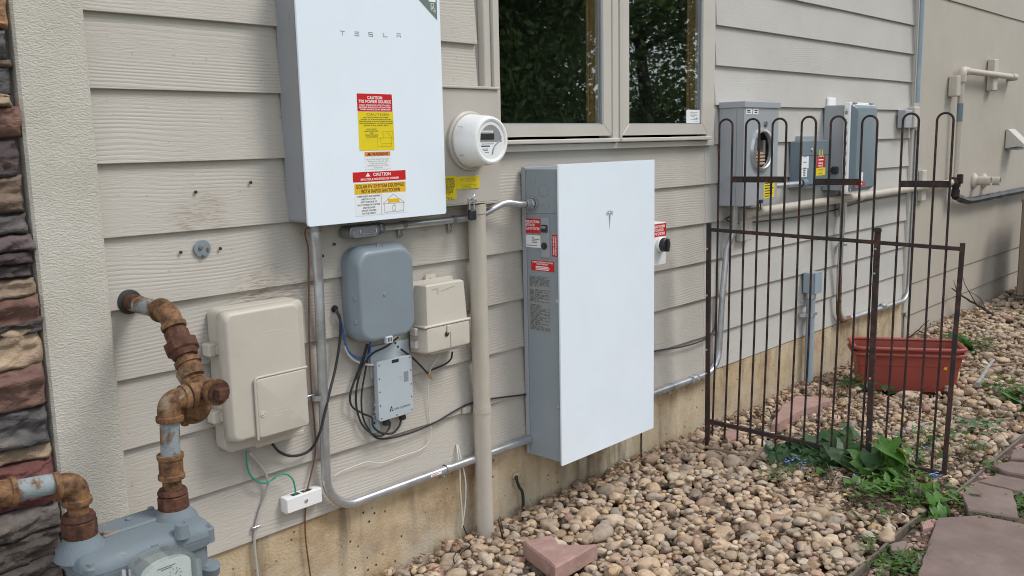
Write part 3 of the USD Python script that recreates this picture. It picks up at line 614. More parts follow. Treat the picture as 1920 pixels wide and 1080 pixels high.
gf = part(gw, 'glass_front', plate(gwx0, gwx1, gwz0, gwz1, -.0995, -.106, .009, .0015, 8), 'white_glass')
GY = -.106
o = (0, GY, 0)
def tesla_letters(cs, h, w, t):
    P = []
    def bar(x0, z0, x1, z1): P.append(box(x0, x1, GY - .0003, GY + .0001, z0, z1))
    for k, (x, z) in enumerate(cs):
        l, r, b, tp, m = x - w / 2, x + w / 2, z - h / 2, z + h / 2, z
        if k == 0: bar(l, tp - t, r, tp); bar(x - t / 2, b, x + t / 2, tp - t - .001)
        if k == 1: bar(l, tp - t, r, tp); bar(l, m - t / 2, r, m + t / 2); bar(l, b, r, b + t)
        if k == 2: bar(l, tp - t, r, tp); bar(l, m, l + t, tp - t); bar(l, m - t / 2, r, m + t / 2); bar(r - t, b + t, r, m - t / 2); bar(l, b, r, b + t)
        if k == 3: bar(l, b + t, l + t, tp); bar(l, b, r, b + t)
        if k == 4: bar(l, tp - t, r, tp); bar(l, b, l + t, m); bar(r - t, b, r, m); bar(l + t, m - t, r - t, m)
    return cat(*P)
part(gf, 'lettering', tesla_letters([(1.6249, -0.106, 1.7338)[::2], (1.6756, -0.106, 1.7351)[::2], (1.7258, -0.106, 1.737)[::2], (1.7795, -0.106, 1.7391)[::2], (1.8316, -0.106, 1.7411)[::2]], .0125, .0165, .0023), 'silver_sticker', smooth=False)
tri = [(1.9058, -0.106, 1.8597)[::2], (1.989, -0.106, 1.7975)[::2], (1.99, -0.106, 1.8678)[::2]]
ts = part(gf, 'sticker', extrude_xz(Polygon(tri), GY + .0002, GY - .0005), 'green_sticker', smooth=False, label='green triangular corner sticker')
o2 = ((1.9742, -0.106, 1.8377)[0], GY - .0005, (1.9742, -0.106, 1.8377)[2])
part(ts, 'code_patch', box(o2[0] - .018, o2[0] + .010, GY - .0008, GY - .0004, o2[2] + .013, o2[2] + .026), 'white_print', smooth=False)
part(ts, 'pictogram', cat(strokes([((-.009, .008), (.002, .008)), ((.002, .008), (.002, -.004)), ((.002, -.004), (-.008, -.010)), ((-.009, -.010), (-.009, .008)), ((-.002, -.012), (.008, -.018)), ((.003, -.006), (.010, -.014)), ((-.005, -.001), (.001, -.006))], o2, FRONT, .0016)), 'white_print', smooth=False)
def pxs(a, b, c, d, name): pass
# red / yellow tri-source stickers
x0, x1, z1, z0 = (1.6651, -0.106, 1.5421)[0], (1.7953, -0.106, 1.5442)[0], (1.73, -0.106, 1.5678)[2], (1.7271, -0.106, 1.5169)[2]
w_ = x1 - x0; h_ = z1 - z0
sticker(gf, x0, x1, z0, z1, GY - .0002, 'red_sticker', [('CAUTION', 0, .28 * h_, .16 * h_, .42 * w_, True), ('TRI POWER SOURCE', 0, .06 * h_, .16 * h_, .93 * w_, True), ('FIRST SOURCE IS UTILITY GRID', 0, -.15 * h_, .075 * h_, .88 * w_, True), ('SECOND SOURCE IS AC BATTERY', 0, -.27 * h_, .075 * h_, .92 * w_, True), ('THIRD SOURCE IS PV INVERTER', 0, -.39 * h_, .075 * h_, .88 * w_, True)], 'white_print', label='red caution sticker with white lettering')
ya, yb, yc, yd = (1.6656, -0.106, 1.4691)[0], (1.7975, -0.106, 1.4687)[0], (1.7267, -0.106, 1.4035)[2], z0 - .001
w_ = yb - ya; h_ = yd - yc
L = [('CAUTION', .05 * w_, .43 * h_, .06 * h_, .62 * w_, False)] + [(t, 0, (.355 - .052 * k) * h_, .027 * h_, f * w_, True) for k, (t, f) in enumerate([('MULTIPLE SOURCES OF POWER', .7), ('POWER TO THIS BUILDING IS ALSO', .85), ('SUPPLIED FROM THE FOLLOWING SOURCES', .96), ('WITH DISCONNECTS LOCATED AS SHOWN', .94), ('INSTALLED BY', .7)])]
L += [(t, -.14 * w_, (.05 - .05 * k) * h_, .027 * h_, f * w_, True) for k, (t, f) in enumerate([('UTILITY METER', .28), ('MAIN SERVICE PANEL', .38), ('AND', .1), ('PRODUCTION METER', .36), ('AC DISCONNECT', .34)])]
q = lambda x, z: (x * w_, z * h_)
seg = [(q(a, b), q(c, d)) for a, b, c, d in [(.18, -.02, .48, -.02), (.18, -.02, .18, -.18), (.02, -.18, .48, -.18), (.02, -.18, .02, -.40), (.02, -.40, .42, -.40), (.14, -.32, .44, -.32), (.14, -.32, .14, -.40), (.3, -.04, .44, -.17), (.42, -.18, .42, -.40), (.10, -.18, .10, -.32), (.47, -.02, .47, -.25)]]
sticker(gf, ya, yb, yc, yd, GY - .0002, 'yellow_sticker', L, 'black_print', seg, label='yellow multiple-sources sticker with a small site plan', w=.0006)
xa, xb, zt, zb, zm = (1.6835, -0.106, 1.3765)[0], (1.78, -0.106, 1.3737)[0], (1.7325, -0.106, 1.3994)[2], (1.7296, -0.106, 1.3476)[2], (1.7318, -0.106, 1.3869)[2]
w_ = xb - xa
sticker(gf, xa, xb, zb, zm - .0006, GY - .0002, 'white_sticker', [(t, 0, .0105 - .0062 * k, .0035, f * w_, False) for k, (t, f) in enumerate([('ELECTRIC SHOCK HAZARD', .86), ('TERMINALS ON LINE AND', .8), ('LOAD SIDES MAY BE', .66), ('ENERGIZED IN THE OPEN', .82), ('POSITION', .34)])], 'grey_print', label='white shock hazard text sticker')
hh = zt - zm
sticker(gf, xa, xb, zm, zt, GY - .0002, 'orange_sticker', [('WARNING', .1 * w_, 0, hh * .62, .62 * w_, True)], 'black_print', (), [[(-.42 * w_, -.3 * hh), (-.24 * w_, -.3 * hh), (-.33 * w_, .36 * hh)]], label='orange WARNING strip')
xa, xb, zt, zb = (1.6371, -0.106, 1.3302)[0], (1.8371, -0.106, 1.3219)[0], (1.7353, -0.106, 1.3419)[2], (1.7337, -0.106, 1.3127)[2]
w_ = xb - xa; h_ = zt - zb
sticker(gf, xa, xb, zb, zt, GY - .0002, 'red_sticker', [('CAUTION', .04 * w_, .2 * h_, .30 * h_, .33 * w_, True), ('MULTIPLE SOURCES OF POWER', 0, -.26 * h_, .2 * h_, .72 * w_, True)], 'white_print', (), [[(-.27 * w_, .02 * h_), (-.18 * w_, .02 * h_), (-.225 * w_, .40 * h_)]], label='red multiple sources of power sticker')
xa, xb, zt, zm, zb = (1.6408, -0.106, 1.296)[0], (1.8353, -0.106, 1.2861)[0], (1.7354, -0.106, 1.3079)[2], (1.7337, -0.106, 1.277)[2], (1.7302, -0.106, 1.2134)[2]
w_ = xb - xa; h_ = zt - zm
sticker(gf, xa, xb, zm, zt, GY - .0002, 'amber_sticker', [('SOLAR PV SYSTEM EQUIPPED', 0, .22 * h_, .32 * h_, .94 * w_, True), ('WITH RAPID SHUTDOWN', 0, -.25 * h_, .32 * h_, .76 * w_, True)], 'black_print', label='amber rapid shutdown heading')
h_ = zm - zb - .0006
ws = sticker(gf, xa, xb, zb, zm - .0006, GY - .0002, 'white_sticker', [(t, -.245 * w_, (.40 - .133 * k) * h_, .075 * h_, f * w_, True) for k, (t, f) in enumerate([('TURN RAPID SHUTDOWN', .44), ('SWITCH TO THE', .27), ('"OFF" POSITION TO', .32), ('SHUT DOWN PV SYSTEM', .43), ('AND REDUCE', .24), ('SHOCK HAZARD', .28), ('IN THE ARRAY', .26)])], 'black_print', [((0, -.5 * h_), (0, .5 * h_))] + [((a * w_, b * h_), (c * w_, d * h_)) for a, b, c, d in [(.03, -.02, .24, .42), (.24, .42, .46, -.02), (.03, -.02, .46, -.02), (.06, -.02, .06, -.42), (.06, -.42, .44, -.42), (.44, -.42, .44, -.02), (.22, -.36, .28, -.36), (.22, -.36, .22, -.14), (.28, -.36, .28, -.14), (.22, -.14, .28, -.14), (.25, -.14, .25, -.02)]], label='white rapid shutdown sticker with a house diagram', w=.0009)
part(ws, 'label_patch', box((xa + xb) / 2 + .13 * w_, (xa + xb) / 2 + .36 * w_, GY - .0010, GY - .0005, (zb + zm) / 2 + .02 * h_, (zb + zm) / 2 + .2 * h_), 'amber_sticker', smooth=False)
for zz_ in (1.30, 1.775):
    part(gw, 'knockout', lathe([(0, .009), (.001, .009), (.0012, .0075)], (1.481, -.055, zz_), (-1, 0, 0), 20), 'grey_metal_paint')

# ---------------------------------------------------------------- meter socket box and electricity meter
MB = thing('meter_socket_box', 'tan meter socket box between the white gateway and the window', 'meter box', (2.14, -.04, 1.22))
mx0, mx1, mz0, mz1, my = 1.995, (2.291, -0.072, 1.3592)[0], (2.1644, -0.072, 1.2205)[2], (2.1788, -0.072, 1.5953)[2], -.072
part(MB, 'case', cbox(mx0, mx1, my, .004, mz0, mz1, .0025), 'meter_box_paint')
part(MB, 'cap', cbox(mx0 - .003, mx1 + .004, my - .008, .004, mz1 + .0005, mz1 + .009, .002), 'meter_box_paint')
part(MB, 'bottom_lip', cbox(mx0 + .001, mx1 - .001, my - .0015, my + .01, mz0 - .0035, mz0 - .0003, .001), 'meter_box_paint')
a_, b_, c_, d_ = (2.0275, -0.072, 1.2723)[0], (2.0811, -0.072, 1.2695)[0], (2.0578, -0.072, 1.3141)[2], (2.0545, -0.072, 1.2378)[2]
sticker(MB, a_ - .01, b_, d_, c_, my - .0002, 'yellow_sticker', [(t, 0, (.37 - .11 * k) * (c_ - d_), .007, f * (b_ - a_), True) for k, (t, f) in enumerate([('WARNING', .8), ('UNAUTHORIZED', .95), ('DO NOT METER', .9), ('DEVELOPMENT', .95), ('SERVICE', .7), ('HOLDER', .6)])], 'black_print', [((-.02, -.018), (.0, -.022)), ((.0, -.022), (.004, -.014)), ((-.018, -.035), (-.006, -.030)), ((-.006, -.030), (-.004, -.040)), ((-.002, -.036), (.012, -.032)), ((.006, -.030), (.010, -.041)), ((.012, -.038), (.020, -.041))], label='yellow sticker with print and handwriting', w=.0013)
a_, b_, c_, d_ = (2.0814, -0.075, 1.287)[0], (2.1866, -0.075, 1.282)[0], (2.135, -0.075, 1.3101)[2], (2.1333, -0.075, 1.2686)[2]
pv = part(MB, 'plaque', cbox(a_, b_, my - .003, my, d_, c_, .0008), 'yellow_sticker', label='yellow plaque reading PV SYSTEM CONNECTED')
part(pv, 'lettering', letters([('PV SYSTEM', 0, .009, .012, .70 * (b_ - a_), False), ('CONNECTED', .004, -.012, .012, .72 * (b_ - a_), False)], ((a_ + b_) / 2, my - .003, (c_ + d_) / 2), FRONT, .0002), 'faded_print', smooth=False)
part(pv, 'rivet', screw(((a_ + b_) / 2, my - .003, c_ - .004), (0, -1, 0), .003, .002), 'galvanised_steel')
hx, hz = (2.1486, -0.078, 1.2252)[0], (2.1486, -0.078, 1.2252)[2]
part(MB, 'hasp', cat(cbox(hx - .016, hx + .006, my - .006, my, hz - .003, hz + .012, .001), cbox(hx + .012, hx + .024, my - .003, my, hz - .002, hz + .008, .001), tube([(hx - .014, my - .006, hz + .008), (hx, my - .010, hz + .016), (hx + .009, my - .008, hz + .022)], .0018, 6)), 'galvanised_steel')
lk = thing('padlock', 'small black barrel padlock hanging below the meter socket box', 'padlock', (hx, my, hz - .05))
part(lk, 'shackle', tube(bend([(hx - .012, my - .004, hz - .03), (hx - .012, my - .004, hz + .002), (hx + .008, my - .004, hz + .002), (hx + .008, my - .004, hz - .03)], .009), .0024, 8), 'galvanised_steel')
part(lk, 'body', cbox(hx - .018, hx + .013, my - .014, my + .005, hz - .062, hz - .026, .005), 'black_rubber')
EM = thing('electric_meter', 'round white electricity meter with a small dark display', 'electric meter', (2.137, -.1, 1.43))
mc = np.array([2.141, my, (2.1673, -0.072, 1.4262)[2]])
part(EM, 'sealing_ring', lathe([(0, .097), (.012, .097), (.016, .093), (.018, .088), (.018, .06)], mc, (0, -1, 0), 48), 'meter_box_paint')
part(EM, 'cover', lathe([(.015, .087), (.03, .0855), (.095, .079), (.104, .077), (.110, .0745), (.112, .069), (.110, .0635), (.107, .062), (.106, .001)], mc, (0, -1, 0), 56), 'white_plastic')
part(EM, 'ring_seam', ringl([(0, .085), (.0, .0905), (.0035, .0905), (.0035, .085)], mc + [0, -.0185, 0], (0, -1, 0), 48), 'meter_box_paint')
fc = mc + [0, -.1068, 0]
th = np.linspace(math.radians(-8), math.radians(245), 40)
face = [(.058 * math.cos(t), .058 * math.sin(t)) for t in th] + [(-.004, -.044), (.004, -.030), (.018, -.012), (.036, -.004)]
fp = part(EM, 'window', extrude_xz(Polygon([(fc[0] + a, fc[2] + b) for a, b in face]).buffer(0), fc[1] + .002, fc[1]), 'silver_sticker', smooth=False)
part(fp, 'lower_label', extrude_xz(Polygon([(fc[0] + a, fc[2] + b) for a, b in face]).buffer(0).intersection(sbox(fc[0] - .06, fc[2] - .06, fc[0] + .026, fc[2] - .006)), fc[1] - .0002, fc[1] - .0006), 'white_sticker', smooth=False)
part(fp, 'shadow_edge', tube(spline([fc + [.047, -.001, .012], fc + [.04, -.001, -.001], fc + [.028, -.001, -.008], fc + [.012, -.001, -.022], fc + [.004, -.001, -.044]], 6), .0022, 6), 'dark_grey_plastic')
part(fp, 'display', cbox(fc[0] - .047, fc[0] + .014, fc[1] - .002, fc[1], fc[2] + .003, fc[2] + .023, .001), 'dark_metal')
part(fp, 'lettering', cat(box(fc[0] - .046, fc[0] - .006, fc[1] - .0010, fc[1] - .0006, fc[2] - .020, fc[2] - .016), strokes([((-.044, -.011), (.012, -.011)), ((-.042, -.027), (-.015, -.027)), ((-.038, -.032), (-.016, -.032)), ((-.03, -.038), (-.012, -.038)), ((-.036, .0265), (.006, .0265))], fc + [0, -.0006, 0], FRONT, .0016, .0004)), 'black_print', smooth=False)
part(fp, 'name_strip', box(fc[0] - .038, fc[0] + .01, fc[1] - .0005, fc[1] - .0001, fc[2] + .0225, fc[2] + .031), 'white_sticker', smooth=False)
for dz in (.045, -.045):
    part(EM, 'seam_clip', box(mc[0] - .09, mc[0] - .068, mc[1] - .05, mc[1] - .048, mc[2] + dz - .001, mc[2] + dz + .001), 'silver_sticker')

# ---------------------------------------------------------------- tan riser below the meter socket
RX = (2.2043, -0.04, 1.0332)[0]
RI = thing('conduit_riser', 'tan painted conduit standing from the gravel up to the meter socket box', 'conduit', (RX, -.04, 0))
part(RI, 'pipe', tube([(RX, -.040, -.08), (RX, -.040, .3), (RX, -.040, mz0 - .03)], .0305, 28), 'pipe_paint')
part(RI, 'hub', lathe([(0, .033), (.03, .033), (.032, .031)], (RX, -.040, mz0 - .04), (0, 0, 1), 28), 'pipe_paint')
sz = (2.2077, -0.04, 0.4871)[2]
sp = part(RI, 'strap', cat(ringl([(-.012, .0312), (-.012, .0325), (.012, .0325), (.012, .0312)], (RX, -.040, sz), (0, 0, 1), 28), cbox(RX - .062, RX - .026, -.012, .0, sz - .011, sz + .011, .002), cbox(RX + .024, RX + .050, -.014, .0, sz - .010, sz + .010, .002)), 'pipe_paint')
part(sp, 'bolt', cat(cyl((RX + .04, -.012, sz), (RX + .04, -.036, sz), .005, 8), lathe([(0, .009), (.006, .009)], (RX + .04, -.030, sz), (0, -1, 0), 6)), 'pipe_paint')

# ---------------------------------------------------------------- home battery (lower white box)
BX0, BX1, BZ0, BZ1, BY = 2.475, 3.052, .243, 1.322, -.1775
BT = thing('home_battery', 'large white wall battery with a T emblem and grey steel side', 'battery', (2.76, -.1, .24))
part(BT, 'case', cbox(BX0, BX1, BY, -.022, BZ0, BZ1, .002), 'battery_steel')
part(BT, 'back_flange', cbox(BX0 - .001, BX1, -.0215, -.002, BZ0 - .001, BZ1 + .006, .0015), 'pale_grey_metal_paint')
part(BT, 'gasket', box(BX0 + .001, BX1, BY - .003, BY, BZ0, BZ1 - .004), 'black_rubber')
bf = part(BT, 'glass_front', plate(2.4665, 3.0585, .2335, 1.3385, BY - .003, BY - .0095, .004, .0012, 4), 'white_glass')
FY = BY - .0095
e0 = np.array([(2.7617, -0.187, 1.1225)[0], FY, (2.7617, -0.187, 1.1225)[2]])
def emblem(s):
    arc = lambda r0, r1, a0, a1, cz: [(r1 * math.sin(math.radians(a)), cz + r1 * math.cos(math.radians(a))) for a in np.linspace(a0, a1, 12)] + [(r0 * math.sin(math.radians(a)), cz + r0 * math.cos(math.radians(a))) for a in np.linspace(a1, a0, 12)]
    top = arc(.0335, .0362, -37, 37, .0)
    left = [(-.0185, .0225), (-.0145, .0275), (-.008, .0300), (-.0045, .0306), (-.0032, .0290), (-.0015, .0255), (0, .0245), (0, -.0300), (-.0046, .012), (-.0055, .0230), (-.0095, .0232), (-.0125, .0222), (-.0160, .0172)]
    right = [(-x, z) for x, z in left[::-1]]
    return [[(x * s, z * s) for x, z in p] for p in (top, left, right)]
part(bf, 'emblem', cat(*[flat(p, e0 + [0, .0, -.004], FRONT, .0005) for p in emblem(1.06)]), 'grey_print', smooth=False)
SX = BX0
def side_sticker(pa, ya, yb, za, zb, mat, lines=(), pmat='white_print', segs=(), label=None, w=.0012, name='sticker'):
    """A sticker on the steel side turned to -x; ya is nearer the wall."""
    s = part(pa, name, box(SX - .0006, SX + .0002, yb, ya, zb, za), mat, smooth=False, label=label)
    o = (SX - .0006, (ya + yb) / 2, (za + zb) / 2); P = []
    if lines: P.append(letters(lines, o, SIDE, .0003))
    if segs: P.append(strokes(segs, o, SIDE, w, .0003))
    if P: part(s, 'lettering', cat(*P), pmat, smooth=False)
    return s
A, B = (2.475, -0.0081, 1.1426), (2.475, -0.0917, 1.09)
h_ = A[2] - B[2]; w_ = A[1] - B[1]
side_sticker(BT, A[1], B[1], A[2], B[2], 'red_sticker', [('RAPID SHUTDOWN', 0, .30 * h_, .17 * h_, .88 * w_, True), ('SWITCH FOR', -.12 * w_, .06 * h_, .17 * h_, .6 * w_, True), ('SOLAR PV SYSTEM', 0, -.18 * h_, .17 * h_, .88 * w_, True)], label='red rapid shutdown switch sticker')
A, B = (2.475, -0.0079, 1.0826), (2.475, -0.0918, 1.0376); h_ = A[2] - B[2]; w_ = A[1] - B[1]
side_sticker(BT, A[1], B[1], A[2], B[2], 'white_sticker', (), 'black_print', [((.0 * w_, z * h_), (f * w_, z * h_)) for z, f in ((.32, .12), (.18, .42), (.04, .30), (-.1, .32))] + [((-.3 * w_, -.34 * h_), (.3 * w_, -.34 * h_))], label='white data sticker', w=.0022)
A, B = (2.475, -0.0968, 1.1501), (2.475, -0.1371, 1.0037)
lt = part(BT, 'switch_panel', cbox(SX - .005, SX, B[1], A[1], B[2], A[2], .002), 'pale_grey_metal_paint')
A2, B2 = (2.475, -0.1, 1.1233), (2.475, -0.1312, 1.0959)
part(lt, 'switch_handle', cbox(SX - .010, SX - .004, B2[1], A2[1], B2[2], A2[2], .003), 'black_rubber')
part(lt, 'switch_pull', cbox(SX - .013, SX - .0095, B2[1] + .006, A2[1] - .004, (A2[2] + B2[2]) / 2, A2[2] - .004, .002), 'dark_grey_plastic')
kk = (2.475, -0.1138, 1.0467)
part(lt, 'key_lock', cat(lathe([(0, .013), (.003, .013), (.004, .010)], (SX - .005, kk[1], kk[2]), (-1, 0, 0), 20), lathe([(0, .006), (.004, .006)], (SX - .0088, kk[1], kk[2]), (-1, 0, 0), 12)), 'dark_metal')
A, B = (2.475, -0.1462, 1.089), (2.475, -0.1711, 1.01); h_ = A[2] - B[2]; w_ = A[1] - B[1]
vs = side_sticker(BT, A[1], B[1], A[2], B[2], 'red_sticker', label='narrow red upright sticker')
tm = letters([('ENERGY STORAGE', 0, .2 * w_, .24 * w_, .84 * h_, True), ('SYSTEM DISCONNECT', 0, -.2 * w_, .24 * w_, .9 * h_, True)], (0, 0, 0), np.eye(3), .0003)
tv = tm.vertices.copy(); tm.vertices = np.column_stack([-tv[:, 1], tv[:, 0], tv[:, 2]]) @ SIDE.T + [SX - .0006, (A[1] + B[1]) / 2, (A[2] + B[2]) / 2]
part(vs, 'lettering', tm, 'white_print', smooth=False)
A, B = (2.475, -0.044, 0.9912), (2.475, -0.1551, 0.9528); h_ = A[2] - B[2]; w_ = A[1] - B[1]
side_sticker(BT, A[1], B[1], A[2], B[2], 'red_sticker', [('ENERGY STORAGE SYSTEM', 0, .34 * h_, .13 * h_, .88 * w_, True), ('DISCONNECT', 0, .16 * h_, .13 * h_, .5 * w_, True)], 'white_print', [((-.3 * w_, z * h_), (f * w_, z * h_)) for z, f in ((-.08, .25), (-.22, .3), (-.36, .26))], label='red storage system disconnect sticker', w=.0032)
A, B = (2.475, -0.0334, 0.9369), (2.475, -0.1343, 0.7229); h_ = A[2] - B[2]; w_ = A[1] - B[1]
rs = random.Random(4); seg = []
for k in range(46):
    z = .47 - .94 * k / 46
    if k in (9, 10, 22, 23): continue
    a_ = -.47; end = .46 if rs.random() < .6 else rs.uniform(-.1, .3)
    while a_ < end:
        b_ = min(end, a_ + rs.uniform(.04, .2)); seg.append(((a_ * w_, z * h_), ((b_ + .005) * w_, z * h_))); a_ = b_ + rs.uniform(.025, .07)
side_sticker(BT, A[1], B[1], A[2], B[2], 'silver_sticker', (), 'grey_print_dark', seg, label='dull rating label with lines of small print', w=.0021, name='rating_label')
for px, rad in (((2.475, -0.0598, 1.2796), .014), ((2.475, -0.1102, 1.2461), .024), ((2.475, -0.1218, 1.1931), .013)):
    part(BT, 'knockout', cat(ringl([(-.0005, rad), (.0012, rad), (.0012, rad - .0022), (-.0005, rad - .0022)], (SX, px[1], px[2]), (-1, 0, 0), 28), lathe([(0, rad * .9), (.0008, rad * .86)], (SX - .0001, px[1], px[2]), (-1, 0, 0), 28)), 'battery_steel')
ek = (2.475, -0.0055, 1.1445); ew = (2.475, -0.1446, 1.1348)
part(BT, 'side_ridge', cat(tube([(SX - .001, ek[1] - .004, ek[2] + .01), (SX - .001, ek[1] - .012, ek[2] + .018), (SX - .001, -.168, ew[2] + .035)], .0022, 6)), 'pale_grey_metal_paint')
for p in ((2.475, -0.1671, 0.8489), (2.475, -0.1668, 0.457)):
    part(BT, 'screw', lathe([(0, .008), (.003, .008), (.004, .005), (.0035, .003)], (SX, p[1], p[2]), (-1, 0, 0), 12), 'galvanised_steel')

# rotary switch beyond the battery
RS = thing('rotary_switch', 'small white isolator with a black rotary knob behind the battery', 'switch', (3.3789, 0, 0.9663))
a_, b_, zt, zb = (3.1977, -0.06, 0.9869)[0], (3.3346, -0.06, 0.974)[0], (3.297, -0.06, 1.0651)[2], (3.2985, -0.06, 0.8823)[2]
part(RS, 'case', plate(a_ - .02, b_, zb, zt, .004, -.06, .006, .003), 'white_plastic')
c_ = (3.2978, -0.06, 0.9706)
part(RS, 'knob_collar', lathe([(0, .034), (.012, .034), (.016, .030), (.016, .02)], (c_[0] - .012, -.06, c_[2]), (0, -1, 0), 28), 'white_plastic')
part(RS, 'knob', lathe([(.0, .030), (.018, .029), (.022, .026), (.022, .001)], (c_[0] - .012, -.075, c_[2]), (0, -1, 0), 24), 'black_rubber')
part(RS, 'knob_bar', cbox(c_[0] - .019, c_[0] - .005, -.108, -.095, c_[2] - .028, c_[2] + .028, .003), 'black_rubber')
za_, zb_ = (3.297, -0.06, 1.0605)[2], (3.2975, -0.06, 1.0052)[2]
h_ = za_ - zb_; w_ = b_ - a_
sticker(RS, a_ - .01, b_ - .002, zb_, za_, -.0602, 'red_sticker', [('RAPID SHUTDOWN', 0, .28 * h_, .2 * h_, .92 * w_, True), ('SWITCH FOR', 0, .0, .2 * h_, .75 * w_, True), ('SOLAR PV SYSTEM', 0, -.28 * h_, .2 * h_, .92 * w_, True)], 'white_print', label='red rapid shutdown sticker')

# ---------------------------------------------------------------- gas pipes and gas meter
GP = thing('gas_pipe', 'rusty threaded gas pipe coming out of the siding down to the meter', 'gas pipe', (1.0, -.2, 1.04))
PR = .0211
def elbow(c, d1, d2, r=.0255, arm=.040):
    """Malleable elbow: two arms from the corner c along d1 and d2 with beads at the mouths."""
    c = np.asarray(c, float); d1 = np.asarray(d1, float) / np.linalg.norm(d1); d2 = np.asarray(d2, float) / np.linalg.norm(d2)
    P = bend([c + d1 * arm, c, c + d2 * arm], .034, 9)
    m = [tube(P, r, 22)]
    for d in (d1, d2):
        m.append(lathe([(arm - .010, r), (arm - .008, r + .004), (arm, r + .0045), (arm + .004, r + .003), (arm + .004, r * .75)], c, d, 24))
    return cat(*m)
def coupling(p, q, r=.026):
    p, q = np.asarray(p, float), np.asarray(q, float); L = np.linalg.norm(q - p)
    return lathe([(0, r * .8), (0, r + .003), (.009, r + .003), (.011, r), (L - .011, r), (L - .009, r + .003), (L, r + .003), (L, r * .8)], p, q - p, 24)
def nut(p, d, r, h, n=8, rot=.3):
    return lathe([(0, r * .93), (.003, r), (h - .003, r), (h, r * .93)], p, d, n, rot)
e1 = np.array([1.0, -.205, 1.036]); tee = np.array([1.0, -.318, .872]); dn = tee + [0, .012, .02] - e1; dn /= np.linalg.norm(dn)
part(GP, 'pipe', tube([(1.0, .01, 1.040), (1.0, -.19, 1.036)], PR, 22), 'rust_paint_patches')
part(GP, 'sleeve', lathe([(0, .032), (.007, .031), (.009, .024), (.009, .0215)], (1.0, .004, 1.040), (0, -1, 0), 26), 'dark_metal')
part(GP, 'wall_pipe_rust', lathe([(0, .0216), (.052, .0216)], (1.0, 0, 1.040), (0, -1, 0), 22), 'dark_rust')
part(GP, 'elbow', elbow(e1, (0, 1, .02), dn), 'rust_fitting')
L = np.linalg.norm(tee + [0, .012, .02] - e1)
part(GP, 'nipple', tube([e1 + dn * .03, e1 + dn * (L - .02)], PR, 20), 'rust_fitting')
part(GP, 'union', cat(nut(e1 + dn * .050, dn, .0285, .020, 8), lathe([(0, .027), (.006, .029), (.012, .029), (.016, .031)], e1 + dn * .068, dn, 24), nut(e1 + dn * .080, dn, .0405, .026, 8, .1), lathe([(0, .034), (.014, .029)], e1 + dn * .106, dn, 24)), 'dark_rust')
part(GP, 'tee', cat(tube([tee + [0, .045, .030], tee + [0, .01, .006], tee, tee + [0, -.085, .003]], .0265, 24), lathe([(-.006, .0265), (-.004, .031), (.006, .031), (.008, .0265)], e1 + dn * (L - .042), dn, 24), tube([e1 + dn * (L - .045), e1 + dn * (L - .005)], .0265, 22), tube([tee + [0, -.05, 0], tee + [-.045, -.05, -.002]], .0262, 22), lathe([(.034, .0262), (.036, .030), (.047, .030), (.047, .02)], tee + [0, -.05, 0], (-1, 0, -.03), 24), lathe([(.028, .0262), (.030, .0305), (.044, .0305), (.044, .02)], tee + [0, -.05, .002], (0, -1, .03), 24)), 'rust_fitting')
part(GP, 'plug', cat(lathe([(0, .024), (.012, .024), (.012, .0205)], tee + [0, -.090, .003], (0, -1, .03), 24), hull([np.array([sx * .0125 * t, 0, sz_ * .0125 * t]) + tee + [0, y_, .003] for sx in (-1, 1) for sz_ in (-1, 1) for y_, t in ((-.100, 1), (-.121, .9))])), 'dark_rust')
e2 = np.array([.905, -.368, .867])
part(GP, 'pipe', tube([tee + [-.03, -.05, -.002], e2 + [.03, 0, .002]], PR, 22), 'chipped_blue_paint')
part(GP, 'elbow', elbow(e2, (1, 0, .03), (-.02, 0, -1)), 'rust_fitting')
rx, ry = .9015, -.368
part(GP, 'pipe', tube([(e2[0] - .001, ry, .835), (rx - .003, ry, .730)], PR, 22), 'chipped_blue_paint')
part(GP, 'coupling', coupling((rx - .003, ry, .748), (rx - .004, ry, .692), .0262), 'rust_fitting')
part(GP, 'nipple', tube([(rx - .004, ry, .700), (rx - .005, ry, .635)], .0205, 22), 'rust_fitting')
part(GP, 'nut', cat(nut((rx - .005, ry, .655), (0, 0, -1), .0335, .030, 8), lathe([(0, .029), (.006, .0325), (.010, .0325)], (rx - .005, ry, .668), (0, 0, -1), 24), lathe([(0, .034), (.006, .033)], (rx - .005, ry, .627), (0, 0, -1), 24)), 'dark_rust')
le = np.array([1.0, -.325, .812])
part(GP, 'elbow', elbow(le, (0, -.0, 1), (-.75, .65, 0), .026, .038), 'rust_fitting', label='dull elbow under the tee')
part(GP, 'nipple', tube([le + np.array([-.75, .65, 0]) / .992 * .03, le + np.array([-.75, .65, 0]) / .992 * .085], PR, 20), 'chipped_blue_paint')
GI = thing('gas_inlet_pipe', 'rusty elbow and blue-painted pipe at the lower left feeding the meter', 'gas pipe', (.69, -.375, .75))
i2 = np.array([.690, -.372, .742]); ix, iy = .690, -.372
part(GI, 'pipe', tube([i2 + [-.03, .004, .010], i2 + [-.145, .012, .018]], PR, 22), 'chipped_blue_paint')
part(GI, 'elbow', elbow(i2, (-1, .04, .10), (0, 0, -1)), 'rust_fitting')
part(GI, 'coupling', cat(coupling(i2 + [-.112, .008, .015], i2 + [-.17, .012, .02], .027), tube([i2 + [-.17, .012, .02], i2 + [-.3, .02, .03]], .023, 18)), 'rust_fitting')
part(GI, 'nipple', tube([(ix, iy, .71), (ix, iy, .635)], .0212, 22), 'rust_fitting')
